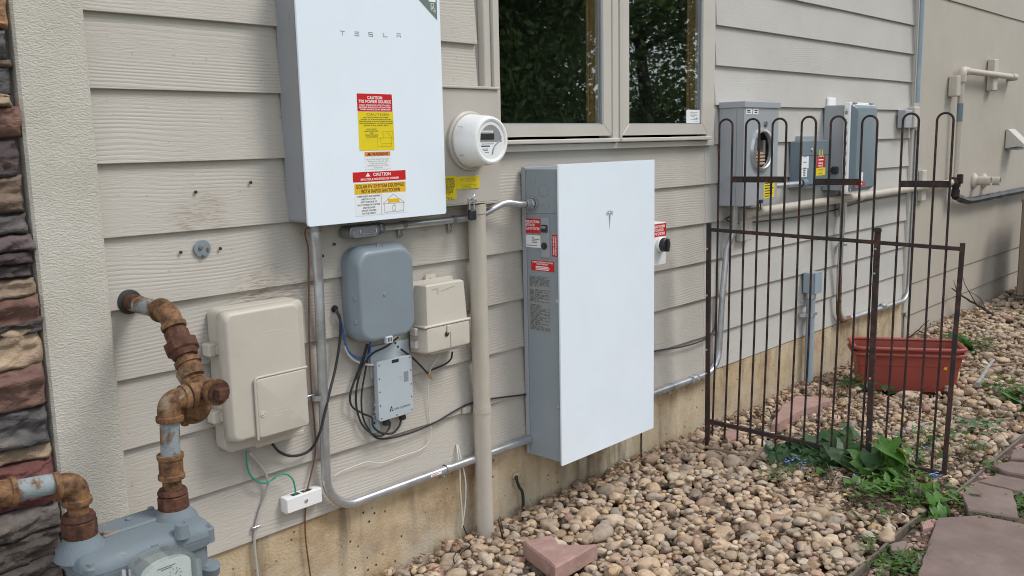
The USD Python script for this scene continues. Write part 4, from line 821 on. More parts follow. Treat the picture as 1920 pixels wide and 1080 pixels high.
part(GI, 'nut', cat(nut((ix, iy, .664), (0, 0, -1), .0345, .032, 8), lathe([(0, .029), (.007, .033), (.012, .033)], (ix, iy, .678), (0, 0, -1), 24), lathe([(0, .035), (.006, .034)], (ix, iy, .634), (0, 0, -1), 24)), 'dark_rust')
GM = thing('gas_meter', 'blue-grey cast gas meter with a clear index cover at the bottom left', 'gas meter', (.79, -.39, .35))
def rr_xy(x0, x1, y0, y1, r): return rrect(x0, x1, y0, y1, r, 6)
def loft_z(layers):
    m = loft_xz([(-z, p) for z, p in layers])
    v = m.vertices.copy(); m.vertices = np.column_stack([v[:, 0], v[:, 2], -v[:, 1]])
    if m.volume < 0: m.invert()
    return m
ax0, ax1, ay0, ay1, tz = .655, .945, -.475, -.292, .606
part(GM, 'body', loft_z([(.25, rr_xy(ax0 + .02, ax1 - .02, ay0 + .015, ay1 - .015, .04)), (.30, rr_xy(ax0 + .012, ax1 - .012, ay0 + .008, ay1 - .01, .04)), (tz - .034, rr_xy(ax0 + .012, ax1 - .012, ay0 + .008, ay1 - .01, .04))]), 'meter_paint')
part(GM, 'lower_flange', loft_z([(tz - .05, rr_xy(ax0 + .004, ax1 - .004, ay0 + .002, ay1 - .004, .04)), (tz - .036, rr_xy(ax0, ax1, ay0, ay1, .04)), (tz - .031, rr_xy(ax0, ax1, ay0, ay1, .04))]), 'meter_paint')
cv = part(GM, 'top_cover', loft_z([(tz - .030, rr_xy(ax0, ax1, ay0, ay1, .042)), (tz - .018, rr_xy(ax0 + .001, ax1 - .001, ay0 + .001, ay1 - .001, .042)), (tz - .008, rr_xy(ax0 + .007, ax1 - .007, ay0 + .007, ay1 - .007, .042)), (tz - .001, rr_xy(ax0 + .02, ax1 - .02, ay0 + .02, ay1 - .02, .045)), (tz, rr_xy(ax0 + .04, ax1 - .04, ay0 + .04, ay1 - .04, .04))]), 'meter_paint')
part(cv, 'top_plate', cbox(.735, .880, -.372, -.300, tz - .004, tz + .006, .004), 'meter_paint')
for x_, y_ in ((.745, -.362), (.87, -.362), (.745, -.309), (.87, -.31), (.81, -.33)):
    part(cv, 'screw', lathe([(0, .0075), (.004, .0075), (.006, .005)], (x_, y_, tz + .005), (0, 0, 1), 12), 'meter_paint')
for x_, y_ in ((ax0 + .02, ay0 + .022), (ax1 - .018, ay0 + .02), (ax1 - .018, ay1 - .02), (ax0 + .018, ay1 - .02), (.80, ay0 + .008), (.80, ay1 - .008)):
    part(GM, 'bolt', cat(lathe([(-.026, .015), (.004, .015), (.007, .012)], (x_, y_, tz - .022), (0, 0, 1), 16), nut((x_, y_, tz - .016), (0, 0, 1), .0085, .008, 6)), 'meter_paint')
part(GM, 'neck', lathe([(-.02, .055), (.0, .047), (.012, .038), (.024, .034)], (ix, iy, tz), (0, 0, 1), 26), 'meter_paint')
part(GM, 'neck', lathe([(-.02, .055), (.0, .047), (.010, .038), (.018, .034)], (rx - .005, ry, tz), (0, 0, 1), 26), 'meter_paint')
part(GM, 'boss', lathe([(0, .017), (.03, .013), (.031, .009), (.029, .008), (.028, .001)], (.862, ay0 + .006, tz - .012), (0, 0, 1), 20), 'meter_paint')
ic = np.array([.795, -.478, .535])
arch = [(-.062, -.09)] + [(.062 * math.cos(t), .028 * math.sin(t) + .035) for t in np.linspace(math.pi, 0, 14)] + [(.062, -.09)]
def arch_solid(s, y0_, y1_): return hull([np.array([ic[0] + a * s, y, ic[2] + b * s]) for a, b in arch for y in (y0_, y1_)])
idx = part(GM, 'index_housing', arch_solid(.97, -.472, -.486), 'meter_paint')
part(idx, 'dial_plate', arch_solid(.86, -.524, -.527), 'white_sticker')
dl = []
for cx_, cz_ in ((-.03, .005), (.018, .012), (.03, -.03)):
    for t in range(10):
        a = t * math.tau / 10; dl.append(((cx_ + .011 * math.cos(a), cz_ + .011 * math.sin(a)), (cx_ + .014 * math.cos(a), cz_ + .014 * math.sin(a))))
    dl.append(((cx_, cz_), (cx_ + .006, cz_ + .006)))
part(idx, 'lettering', cat(strokes(dl, ic + [0, -.0492 + .0, 0], FRONT, .0014, .0006), strokes([((-.02, .034), (.02, .034)), ((-.012, .030), (.012, .030))], ic + [0, -.0492, 0], FRONT, .0014, .0006)), 'black_print', smooth=False)
part(idx, 'index_block', arch_solid(.82, -.487, -.523), 'dark_grey_plastic')
arch2 = arch
shell = arch_solid(1.0, -.484, -.556) - arch_solid(.955, -.480, -.5525)
part(GM, 'clear_cover', shell, 'clear_cover')
part(GM, 'cover_clip', cat(cyl((.722, -.49, .575), (.705, -.53, .545), .006, 10), cyl((.735, -.49, .572), (.716, -.535, .54), .004, 10)), 'dull_steel')
part(GM, 'lower_ear', lathe([(0, .022), (.02, .022), (.026, .015), (.026, .008)], (.925, -.455, .485), (0, -.3, 1), 20), 'meter_paint')

# ---------------------------------------------------------------- beige telephone box
TB = thing('telephone_box', 'large beige plastic utility box with rounded corners beside the gas pipe', 'utility box', (1.32, -.05, .6))
tx0, tx1 = 1.209, (1.4694, -0.045, 0.766)[0]; tz1, tz0 = (1.3144, -0.045, 0.9909)[2], (1.3358, -0.045, 0.5903)[2]
part(TB, 'base', plate(tx0, tx1, tz0, tz1, .004, -.048, .022, .005), 'beige_plastic')
dx0, dx1, dz1, dz0 = (1.2078, -0.098, 0.8274)[0], (1.4319, -0.098, 0.7976)[0], (1.3185, -0.092, 0.9879)[2], (1.2574, -0.095, 0.6322)[2]
part(TB, 'door', loft_xz([(-.047, rrect(tx0 + .012, tx1 - .001, dz0 - .012, tz1 - .008, .022)), (-.062, rrect(tx0 + .013, tx1 - .001, dz0 - .011, tz1 - .009, .022)), (-.066, rrect(dx0 - .012, tx1 - .003, dz0 - .006, dz1 + .004, .022)), (-.090, rrect(dx0 - .004, dx1 + .003, dz0 - .001, dz1, .024)), (-.096, rrect(dx0, dx1, dz0 + .003, dz1 - .004, .022)), (-.098, rrect(dx0 + .006, dx1 - .005, dz0 + .009, dz1 - .010, .018))]), 'beige_plastic', smooth=45)
sx0, sx1, sz1, sz0 = (1.2801, -0.105, 0.7089)[0], (1.4405, -0.105, 0.7029)[0], (1.3638, -0.105, 0.7939)[2], (1.3576, -0.105, 0.6318)[2]
part(TB, 'subscriber_door', loft_xz([(-.06, rrect(sx0 - .003, sx1 + .002, sz0 - .004, sz1 + .004, .010)), (-.102, rrect(sx0 - .003, sx1 + .002, sz0 - .004, sz1 + .004, .010)), (-.108, rrect(sx0 + .003, sx1 - .003, sz0 + .002, sz1 - .002, .008))]), 'beige_plastic', smooth=40)
part(TB, 'door_ridge', tube(bend([(sx0 - .004, -.103, sz0 - .006), (sx0 - .004, -.104, sz1 + .006), (sx1 + .004, -.104, sz1 + .006)], .012), .0035, 8), 'beige_plastic')
lkx = (1.293, -0.108, 0.6958)
part(TB, 'lock_screw', cat(lathe([(0, .0085), (.002, .0085), (.0025, .006), (.001, .005), (.001, .0)], (lkx[0], -.1075, lkx[2]), (0, -1, 0), 18), screw((lkx[0], -.108, lkx[2]), (0, -1, 0), .0035, .003)), 'pale_beige_plastic')
for pz in ((1.1896, -0.03, 0.885)[2], (1.1985, -0.03, 0.6987)[2]):
    part(TB, 'hinge', cat(cbox(tx0 - .030, tx0 + .004, -.047, -.01, pz - .018, pz + .018, .004), cbox(tx0 - .010, tx0 + .006, -.058, -.044, pz - .013, pz + .013, .003)), 'beige_plastic')
part(TB, 'lettering', cat(strokes([((-.06, .012), (.06, .012)), ((-.03, .020), (.03, .020)), ((-.004, -.02), (.004, -.02))], ((1.3501, -0.098, 0.8986)[0], -.098, (1.3501, -0.098, 0.8986)[2]), FRONT, .0025, .0003), strokes([((-.03, .0), (.02, .0)), ((-.03, .01), (.01, .01)), ((.02, -.028), (.05, -.028)), ((.022, -.022), (.05, -.022)), ((-.03, -.01), (.0, -.01))], ((1.3547, -0.108, 0.692)[0], -.108, (1.3547, -0.108, 0.692)[2]), FRONT, .002, .0003)), 'pale_beige_plastic', smooth=False)
part(TB, 'bottom_lip', cbox(tx0 + .09, tx1 - .01, -.05, -.005, tz0 - .006, tz0 + .01, .003), 'beige_plastic')

# ---------------------------------------------------------------- grey rounded cable box
CB = thing('cable_box', 'dark grey rounded plastic cable enclosure below the gateway', 'utility box', (1.76, -.05, .85))
gx0, gx1, gz0, gz1 = 1.652, (1.8801, -0.075, 0.9326)[0], (1.6913, -0.07, 0.8175)[2], (1.7619, -0.06, 1.1175)[2]
part(CB, 'base', loft_xz([(.004, rrect(gx0 + .006, gx1 - .004, gz0 + .004, gz1 - .008, .05, 10)), (-.030, rrect(gx0, gx1, gz0, gz1 - .004, .05, 10)), (-.034, rrect(gx0 + .003, gx1 - .002, gz0 + .003, gz1 - .007, .048, 10))]), 'dark_grey_plastic', smooth=40)
part(CB, 'cover', loft_xz([(-.034, rrect(gx0, gx1 + .001, gz0, gz1, .052, 10)), (-.050, rrect(gx0 + .001, gx1 + .001, gz0, gz1, .052, 10)), (-.072, rrect(gx0 + .010, gx1 - .003, gz0 + .006, gz1 - .014, .050, 10)), (-.078, rrect(gx0 + .013, gx1 - .006, gz0 + .009, gz1 - .020, .046, 10)), (-.080, rrect(gx0 + .020, gx1 - .014, gz0 + .018, gz1 - .030, .040, 10))]), 'dark_grey_plastic', smooth=45)
lc = (1.7608, -0.066, 1.1097)
part(CB, 'top_latch', cat(lathe([(0, .013), (.008, .013), (.010, .010), (.007, .008), (.007, 0)], (lc[0], -.055, lc[2] - .004), (0, -1, .25), 20), screw((lc[0], -.063, lc[2] - .002), (0, -1, .2), .005, .003)), 'dark_grey_plastic')
bc = (1.7647, -0.078, 0.8209)
part(CB, 'bottom_latch', cat(cbox(bc[0] - .014, bc[0] + .014, -.086, -.074, bc[2] - .012, bc[2] + .010, .002)), 'pale_grey_plastic')
parts(CB, 'latch_slot', list([*[box(bc[0] - .008 + k * .006, bc[0] - .005 + k * .006, -.0865, -.0855, bc[2] - .006, bc[2] + .006) for k in range(3)]]), 'dark_metal')
part(CB, 'dimple', lathe([(0, .006), (.002, .005), (.003, .001)], ((1.756, -0.08, 0.9638)[0], -.080, (1.756, -0.08, 0.9638)[2]), (0, -1, 0), 14), 'dark_grey_plastic')
parts(CB, 'side_tab', list([*[cbox(gx0 + .001, gx0 + .012, -.066, -.058, z_ - .006, z_ + .006, .001) for z_ in ((1.6549, -0.06, 0.9626)[2], (1.6506, -0.06, 0.8895)[2])]]), 'dark_grey_plastic')

# ---------------------------------------------------------------- small pale network unit
ON = thing('fiber_terminal', 'small pale grey fibre terminal with a printed logo under the grey box', 'utility box', (1.81, -.02, .55))
parts(ON, 'back_plate', [plate((1.7498, -0.003, 0.772)[0], (1.909, -0.003, 0.7696)[0], (1.8454, -0.003, 0.6831)[2], (1.8555, -0.003, 0.788)[2], .002, -.006, .006, .001), plate((1.74, -0.003, 0.5642)[0], (1.7744, -0.003, 0.5202)[0], (1.7561, -0.003, 0.5051)[2], (1.7594, -0.003, 0.5631)[2], .002, -.006, .006, .001)], 'pale_grey_plastic')
nx0, nx1, nz0, nz1 = (1.748, -0.036, 0.6386)[0], (1.8931, -0.036, 0.6067)[0], (1.8152, -0.036, 0.5472)[2], (1.8212, -0.036, 0.7425)[2]
part(ON, 'case', loft_xz([(-.004, rrect(nx0 + .010, nx1 - .006, nz0 + .006, nz1 - .004, .008)), (-.022, rrect(nx0 + .008, nx1 - .004, nz0 + .004, nz1 - .003, .008))]), 'pale_grey_plastic')
part(ON, 'cover', plate(nx0, nx1, nz0, nz1, -.021, -.036, .010, .003), 'pale_grey_plastic')
for fx, fz in ((.06, .94), (.94, .96), (.05, .72), (.95, .74), (.05, .5), (.95, .5), (.05, .27), (.95, .28), (.07, .05), (.94, .06), (.5, .04)):
    part(ON, 'screw', lathe([(0, .0026), (.0008, .0022)], (nx0 + fx * (nx1 - nx0), -.036, nz0 + fz * (nz1 - nz0)), (0, -1, 0), 8), 'dark_metal')
part(ON, 'port_window', cbox(nx0 + .74 * (nx1 - nx0), nx0 + .88 * (nx1 - nx0), -.0365, -.0345, nz0 + .56 * (nz1 - nz0), nz0 + .74 * (nz1 - nz0), .001), 'grey_metal_paint')
part(ON, 'vent_slot', cbox(nx0 + .42 * (nx1 - nx0), nx0 + .62 * (nx1 - nx0), -.037, -.0345, nz1 - .014, nz1 - .003, .001), 'black_rubber')
oc = (nx0 + .56 * (nx1 - nx0), -.036, nz0 + .155 * (nz1 - nz0))
part(ON, 'logo', cat(letters([('tata systems', .016, .0, .0078, .068, False)], oc, FRONT, .0003), flat([(-.038, -.005), (-.033, -.005), (-.030, .002), (-.033, .006)], oc, FRONT), flat([(-.029, -.005), (-.021, -.005), (-.026, .001)], oc, FRONT), flat([(-.0335, .0065), (-.0255, .002), (-.0285, .013)], oc, FRONT)), 'black_print', smooth=False)
part(ON, 'lettering', strokes([((-.008, .004), (.006, .004)), ((-.004, -.008), (.006, -.008)), ((-.002, -.002), (.003, -.002))], (nx0 + .66 * (nx1 - nx0), -.036, nz0 + .65 * (nz1 - nz0)), FRONT, .0015, .0003), 'grey_print', smooth=False)
parts(ON, 'cable_gland', [cyl((nx0 + .30 * (nx1 - nx0), -.018, nz0 + .006), (nx0 + .28 * (nx1 - nx0), -.018, nz0 - .022), .011, 14), cyl((nx0 + .74 * (nx1 - nx0), -.018, nz0 + .006), (nx0 + .76 * (nx1 - nx0), -.018, nz0 - .018), .012, 14)], 'black_rubber')
parts(ON, 'mount_lug', [lathe([(0, .007), (.006, .007), (.006, .004)], (nx0 + .004, -.016, z_), (0, -1, 0), 12) for z_ in (nz0 + .055, nz0 + .032)], 'pale_grey_plastic')
parts(ON, 'keyhole', [lathe([(0, .004), (.0008, .004)], (p_[0], -.006, p_[2]), (0, -1, 0), 10) for p_ in ((1.8505, -0.006, 0.784), (1.861, -0.006, 0.7697), (1.7513, -0.006, 0.539))], 'dark_metal')

# ---------------------------------------------------------------- beige network interface box
NB = thing('network_box', 'small beige interface box with a flip-up lower door beside the riser', 'utility box', (2.0, -.05, .74))
ux0, ux1, ut, um = (1.9281, -0.078, 0.8999)[0], (2.0983, -0.078, 0.9023)[0], (2.0106, -0.078, 0.9627)[2], (2.0194, -0.078, 0.8345)[2]
lx0, lx1, lb = (1.9261, -0.082, 0.7863)[0], (2.1168, -0.082, 0.7713)[0], (2.0237, -0.082, 0.7419)[2]
bt = (2.0446, -0.005, 0.9735)[2]
part(NB, 'back_plate', plate(ux0 - .002, lx1 - .004, lb + .004, bt, .003, -.010, .008, .002), 'pale_beige_plastic')
part(NB, 'upper_cover', hull([(x, y, z) for x, y, z in [(ux0 - .010, -.006, um), (lx1 - .006, -.006, um), (ux0 + .010, -.006, bt - .012), (ux1 + .006, -.006, bt - .012), (ux0, -.078, um), (lx1 - .010, -.078, um), (ux0 + .003, -.075, ut), (ux1, -.075, ut), (ux0 + .010, -.066, ut + .005), (ux1 - .006, -.066, ut + .005)]]), 'pale_beige_plastic', smooth=25)
part(NB, 'flange', cbox(lx0 - .014, lx1 + .003, -.084, -.006, um - .006, um + .001, .002), 'pale_beige_plastic')
part(NB, 'lower_door', loft_xz([(-.006, rrect(lx0 - .012, lx1 - .002, lb - .002, um - .007, .010)), (-.070, rrect(lx0 - .008, lx1, lb, um - .007, .010)), (-.080, rrect(lx0 - .002, lx1 - .002, lb + .005, um - .008, .008)), (-.082, rrect(lx0 + .004, lx1 - .006, lb + .011, um - .011, .006))]), 'pale_beige_plastic', smooth=40)
mid = (lx0 + lx1) / 2 + .004
part(NB, 'door_seam', cat(box(mid - .0006, mid + .0006, -.0826, -.0815, lb + .008, um - .01)), 'dark_metal')
part(NB, 'lock', cat(lathe([(0, .008), (.003, .008), (.003, .006)], (mid - .018, -.082, lb + .055), (0, -1, 0), 16), screw((mid - .018, -.084, lb + .055), (0, -1, 0), .004, .003)), 'dark_metal')
part(NB, 'hasp', cbox(mid - .018, mid - .002, -.088, -.082, um - .034, um - .008, .002), 'pale_beige_plastic')
for z_ in (lb + .072, lb + .030):
    part(NB, 'hinge', cbox(lx0 - .026, lx0 - .008, -.05, -.02, z_ - .012, z_ + .014, .003), 'pale_beige_plastic')
part(NB, 'top_lug', cat(plate((1.9926, -0.002, 0.9814)[0], (2.0377, -0.002, 0.9758)[0], bt - .01, bt + .016, .002, -.005, .007, .001), screw(((2.0145, -0.004, 0.9807)[0], -.005, bt + .006), (0, -1, 0), .004, .003)), 'pale_beige_plastic')
part(NB, 'embossing', strokes([((-.06, .055), (-.036, .055)), ((-.036, .055), (-.036, .035)), ((-.02, .045), (.04, .055)), ((-.035, -.04), (.035, -.028)), ((.035, -.028), (.035, -.045))], ((ux0 + ux1) / 2 + .004, -.0768, (ut + um) / 2), FRONT, .0012, .0006), 'beige_plastic', smooth=False)
part(NB, 'bottom_lip', cbox(lx0 + .03, lx1 - .03, -.060, -.015, lb - .010, lb + .002, .002), 'pale_beige_plastic')

# ---------------------------------------------------------------- conduits
def conduit(name, label, pts, r, R, mat='galvanised_steel', cat_='conduit', extra=()):
    t = thing(name, label, cat_, pts[0])
    part(t, 'pipe', tube(bend(pts, R, 12), r, 20), mat)
    for nm, ms, mm in extra: part(t, nm, ms, mm)
    return t
def ring(p, d, r, L, rr=None):
    return ringl([(-L / 2, r * .9), (-L / 2, r), (L / 2, r), (L / 2, r * .9)], p, d, 20)
def strap(p, d, r, foot):
    """One-hole strap on a pipe at p with direction d; foot is the offset of its fixing."""
    p = np.asarray(p, float); f = np.asarray(foot, float); q = p + f
    return cat(ring(p, d, r + .002, .016), cbox(min(p[0], q[0]) - .008, max(p[0], q[0]) + .008, -.012, -.002, min(p[2], q[2]) - .008, max(p[2], q[2]) + .008, .002), screw((q[0], -.012, q[2]), (0, -1, 0), .006, .004))
CZ = (2.0978, -0.024, 0.3083)[2]
xv = (1.5383, -0.024, 0.6497)[0]
top = np.array((1.5361, -0.05, 1.2128)); 
c1 = [tuple(top), (1.5579, -0.024, 1.0684), (xv, -.024, .5), (xv + .012, -.024, CZ), (2.47, -.024, CZ + .002), (3.10, -.024, CZ + .003), (3.4877, -0.024, 0.2985)]
CZ2 = (3.4877, -0.024, 0.2985)[2]
xb = (3.8596, -0.024, 0.545)[0]
c1 = [tuple(top + np.array([0, 0, .03])), (top[0], -.05, top[2] - .06), (1.5559, -0.024, 1.0368), (xv + .004, -.024, CZ), (xb - .012, -.024, CZ2), (3.8766, -0.024, 0.6477), (3.9097, -0.024, 0.8787), (3.9365, -0.05, 0.9812), (3.9249, -0.06, 1.0978)]
st1 = (1.5286, -0.024, 0.6767)
EA = conduit('steel_conduit', 'long bright steel conduit bending from the gateway along the footing to the meter main', c1, .0148, .11,
    extra=[('strap', strap(st1, (0, 0, 1), .0148, (-.034, 0, 0)), 'galvanised_steel'),
           ('strap', cat(ring(((2.0411, -0.024, 0.2933)[0], -.024, CZ), (1, 0, 0), .0172, .018), cbox((2.0411, -0.024, 0.2933)[0] - .008, (2.0411, -0.024, 0.2933)[0] + .008, -.012, .004, CZ - .038, CZ - .010, .002), screw(((2.0411, -0.024, 0.2933)[0], -.012, CZ - .03), (0, -1, 0), .006, .005)), 'galvanised_steel'),
           ('strap', cat(ring(((3.4524, -0.024, 0.2934)[0], -.024, CZ2), (1, 0, 0), .0172, .018), cbox((3.4524, -0.024, 0.2934)[0] - .008, (3.4524, -0.024, 0.2934)[0] + .008, -.012, .004, CZ2 - .038, CZ2 - .010, .002)), 'galvanised_steel'),
           ('compression_coupling', cat(ring(((3.6243, -0.024, 0.2979)[0], -.024, CZ2), (1, 0, 0), .0185, .05), nut(((3.6243, -0.024, 0.2979)[0] - .03, -.024, CZ2), (1, 0, 0), .0225, .014, 6), nut(((3.6243, -0.024, 0.2979)[0] + .016, -.024, CZ2), (1, 0, 0), .0225, .014, 6)), 'galvanised_steel'),
           ('strap', ring((3.8857, -0.024, 0.678), (0, 0, 1), .0172, .018), 'galvanised_steel'),
           ('connector', cat(nut(top + [0, 0, -.005], (0, 0, -1), .021, .016, 8), ring(top + [0, 0, -.028], (0, 0, 1), .0175, .02)), 'dull_steel')])
part(EA, 'label_strip', cat(cbox((1.984, -0.024, 0.2964)[0] - .03, (1.984, -0.024, 0.2964)[0] + .02, -.0397, -.0385, CZ - .004, CZ + .004, .0005)), 'white_sticker', label='worn white label on the pipe')
for k_, (dz_, L_) in enumerate(((.0015, .03), (-.0015, .022))):
    part(EA, 'lettering', box((1.984, -0.024, 0.2964)[0] - .025, (1.984, -0.024, 0.2964)[0] - .025 + L_, -.0400, -.0396, CZ + dz_ - .0006, CZ + dz_ + .0006), 'red_sticker', smooth=False)
# short horizontal conduit under the gateway, running on behind the riser into the battery
cy = -.021
z2 = (1.9915, -0.021, 1.1652)[2]
p2 = [(1.7704, -0.021, 1.1609), (1.98, cy, z2), (2.22, cy, z2 + .002), (2.30, cy - .012, z2 + .010), (2.3716, -0.05, 1.1994), (2.468, -.062, (2.475, -0.0593, 1.1989)[2])]
p2 = [((1.7704, -0.021, 1.1609)[0], cy, z2 - .002), (2.23, cy, z2), (2.34, -.045, z2 + .045), (2.41, -.060, (2.475, -0.0593, 1.1989)[2]), (2.476, -.062, (2.475, -0.0593, 1.1989)[2])]
EB = conduit('steel_conduit', 'short steel conduit under the gateway that rises into the battery side', p2, .0118, .09,
    extra=[('connector', cat(nut((2.452, -.062, (2.475, -0.0593, 1.1989)[2]), (1, 0, 0), .019, .012, 8), ring((2.444, -.0615, (2.475, -0.0593, 1.1989)[2]), (1, 0, 0), .0155, .03), ring((2.469, -.062, (2.475, -0.0593, 1.1989)[2]), (1, 0, 0), .022, .008)), 'galvanised_steel')])
for q_ in ((755, 424), (848, 410)):
    xq = {755: (1.8935, -0.021, 1.1643)[0], 848: (2.1117, -0.021, 1.1684)[0]}[q_[0]]
    part(EB, 'strap', cat(ring((xq, cy, z2), (1, 0, 0), .014, .014), cbox(xq - .012, xq + .006, -.010, -.001, z2 - .042, z2 - .010, .003), screw((xq - .004, -.010, z2 - .032), (0, -1, 0), .006, .004)), 'dull_steel')
lbx0, lbx1, lbz = (1.6601, -0.03, 1.1658)[0], (1.776, -0.03, 1.1642)[0], (1.712, -0.03, 1.163)[2]
LB = thing('pulling_elbow', 'grey cast conduit fitting with an oval cover tucked under the gateway', 'conduit fitting', (lbx0, -.03, lbz))
part(LB, 'body', plate(lbx0, lbx1, lbz - .022, lbz + .016, .0, -.048, .016, .006, 8), 'dull_steel')
part(LB, 'cover', plate(lbx0 + .008, lbx1 - .008, lbz - .019, lbz + .013, -.0475, -.051, .014, .001, 8), 'pale_grey_metal_paint')
part(LB, 'cover_rib', cat(tube(bend([(lbx0 + .035, -.052, lbz + .004), (lbx0 + .035, -.053, lbz - .010), (lbx1 - .02, -.053, lbz - .010), (lbx1 - .02, -.052, lbz + .004)], .006), .003, 8), screw((lbx0 + .016, -.051, lbz), (0, -1, 0), .004, .003)), 'galvanised_steel')
part(LB, 'hub', cat(cyl((lbx1 - .004, cy, lbz), (lbx1 + .03, cy, lbz), .017, 16), nut((lbx1 + .012, cy, lbz), (1, 0, 0), .02, .01, 6)), 'dull_steel')

# ---------------------------------------------------------------- bonding terminal and cables
def cable(name, label, pts, r, mat, cat_='cable', n=8, group=None, extra=()):
    t = thing(name, label, cat_, pts[0], group) if extra else None
    P = spline(pts, n); m = tube(P, r, 8)
    if not extra: return single(name, m, mat, label, cat_, pts[0], group=group)
    part(t, 'sheath', m, mat)
    for nm, ms, mm in extra: part(t, nm, ms, mm)
    return t
TBx0, TBx1, TBz0, TBz1 = (1.3959, -0.03, 0.3755)[0], (1.525, -0.03, 0.3601)[0], (1.459, -0.03, 0.3487)[2], (1.4622, -0.03, 0.3964)[2]
TT = thing('bonding_terminal', 'small white bonding terminal block low on the siding', 'terminal block', ((TBx0 + TBx1) / 2, 0, TBz0))
part(TT, 'cover', loft_xz([(.004, rrect(TBx0 + .002, TBx1 - .002, TBz0 + .001, TBz1, .004)), (-.024, rrect(TBx0, TBx1, TBz0, TBz1, .004)), (-.030, rrect(TBx0 + .004, TBx1 - .004, TBz0 + .004, TBz1 - .003, .004))]), 'white_plastic', smooth=40)
part(TT, 'screw', cat(lathe([(0, .006), (.002, .006), (.003, .004)], ((TBx0 + TBx1) / 2 + .004, -.030, (TBz0 + TBz1) / 2), (0, -1, 0), 14)), 'galvanised_steel')
parts(TT, 'cable_slot', [box(TBx0 + .03, TBx0 + .055, -.022, -.006, TBz1 - .006, TBz1 + .0015), box(TBx0 + .065, TBx0 + .095, -.022, -.006, TBz1 - .006, TBz1 + .0015)], 'dark_metal')
cable('cable', 'thick black cable from a wall hole looping into the beige telephone box', [(1.6314, 0.01, 0.929), (1.6212, -0.012, 0.928), (1.6277, -0.022, 0.8968), (1.6231, -0.02, 0.8311), (1.6023, -0.02, 0.7517), (1.5665, -0.034, 0.6866), (1.5433, -0.04, 0.6349), (1.5159, -0.04, 0.567), (1.4924, -0.02, 0.5189), (1.4361, -0.02, 0.5176), (1.3923, -0.02, 0.541), (1.3634, -0.03, 0.575)], .0042, 'black_rubber', extra=[('grommet', lathe([(0, .011), (.003, .011), (.004, .006)], (1.6263, 0.003, 0.9288), (0, -1, 0), 18), 'black_rubber'), ('clip', cat(cbox((1.5662, -0.01, 0.6875)[0] - .018, (1.5662, -0.01, 0.6875)[0] + .016, -.014, .0, (1.5662, -0.01, 0.6875)[2] - .005, (1.5662, -0.01, 0.6875)[2] + .005, .002)), 'galvanised_steel')])
cable('cable', 'blue cable curling under the dark grey cable box', [(1.6197, -0.014, 0.9268), (1.6384, -0.014, 0.8776), (1.6453, -0.014, 0.8264), (1.6616, -0.016, 0.7867), (1.6956, -0.018, 0.7637), (1.7234, -0.02, 0.7656), (1.7332, -0.025, 0.7851), (1.7307, -0.03, 0.8101)], .0034, 'blue_cable')
cable('cable', 'white cable running into the left side of the fibre terminal', [(1.6459, -0.012, 0.8126), (1.6624, -0.014, 0.7762), (1.6978, -0.014, 0.749), (1.7374, -0.016, 0.7347), (1.764, -0.02, 0.7336)], .0036, 'white_cable')
cable('cable', 'black cable looping left of the fibre terminal and up its underside', [(1.718, -0.03, 0.8073), (1.7049, -0.022, 0.7625), (1.6815, -0.016, 0.7098), (1.6574, -0.014, 0.6582), (1.661, -0.014, 0.6162), (1.7048, -0.014, 0.5817), (1.7324, -0.018, 0.5636), (1.734, -0.022, 0.5341), (1.7654, -0.024, 0.5054), (1.8106, -0.022, 0.4935), (1.84, -0.02, 0.5074), (1.8517, -0.018, 0.5259)], .0034, 'black_rubber')
cable('cable', 'black cable hanging straight from the grey box and curling below the terminal', [(1.7221, -0.03, 0.8065), (1.7072, -0.018, 0.7478), (1.6846, -0.012, 0.6742), (1.679, -0.012, 0.6151), (1.6909, -0.014, 0.5606), (1.7137, -0.02, 0.5247), (1.7578, -0.022, 0.4962), (1.7952, -0.02, 0.5078), (1.8071, -0.018, 0.5331)], .0034, 'black_rubber')
cable('cable', 'black cable crossing from the grey box latch to the cable bundle', [(1.8451, -0.03, 0.8075), (1.7998, -0.022, 0.7829), (1.7506, -0.018, 0.7705), (1.7139, -0.02, 0.7468), (1.6839, -0.024, 0.714), (1.6738, -0.02, 0.7001)], .0032, 'black_rubber')
cable('cable', 'long thin black cable running right along the siding behind the riser', [(1.7319, -0.028, 0.8045), (1.7232, -0.012, 0.7266), (1.7031, -0.01, 0.644), (1.7032, -0.01, 0.5743), (1.7242, -0.012, 0.5239), (1.7566, -0.012, 0.4873), (1.8284, -0.01, 0.472), (1.9223, -0.008, 0.4697), (2.0201, -0.007, 0.4791), (2.0962, -0.007, 0.4953), (2.1755, -0.006, 0.5058), (2.2836, -0.006, 0.4992), (2.4407, -0.006, 0.4785), (2.5158, -0.006, 0.4682)], .0030, 'black_rubber')
kp = np.array((1.9832, -0.024, 0.6438)); kq = np.array((1.9714, -0.022, 0.6607)); kd = (kp - kq) / np.linalg.norm(kp - kq)
cable('coaxial_cable', 'short black coaxial stub with a bare metal connector', [(1.8541, -0.03, 0.7655), (1.8933, -0.03, 0.7351), (1.9297, -0.026, 0.7024), (1.9668, -0.022, 0.6652), tuple(kq)], .0036, 'black_rubber', extra=[('connector', cat(nut(kq, kd, .0065, .012, 6), cyl(kq + kd * .012, kq + kd * .026, .0052, 12), cyl(kq + kd * .026, kq + kd * .034, .0008, 6)), 'brass')])
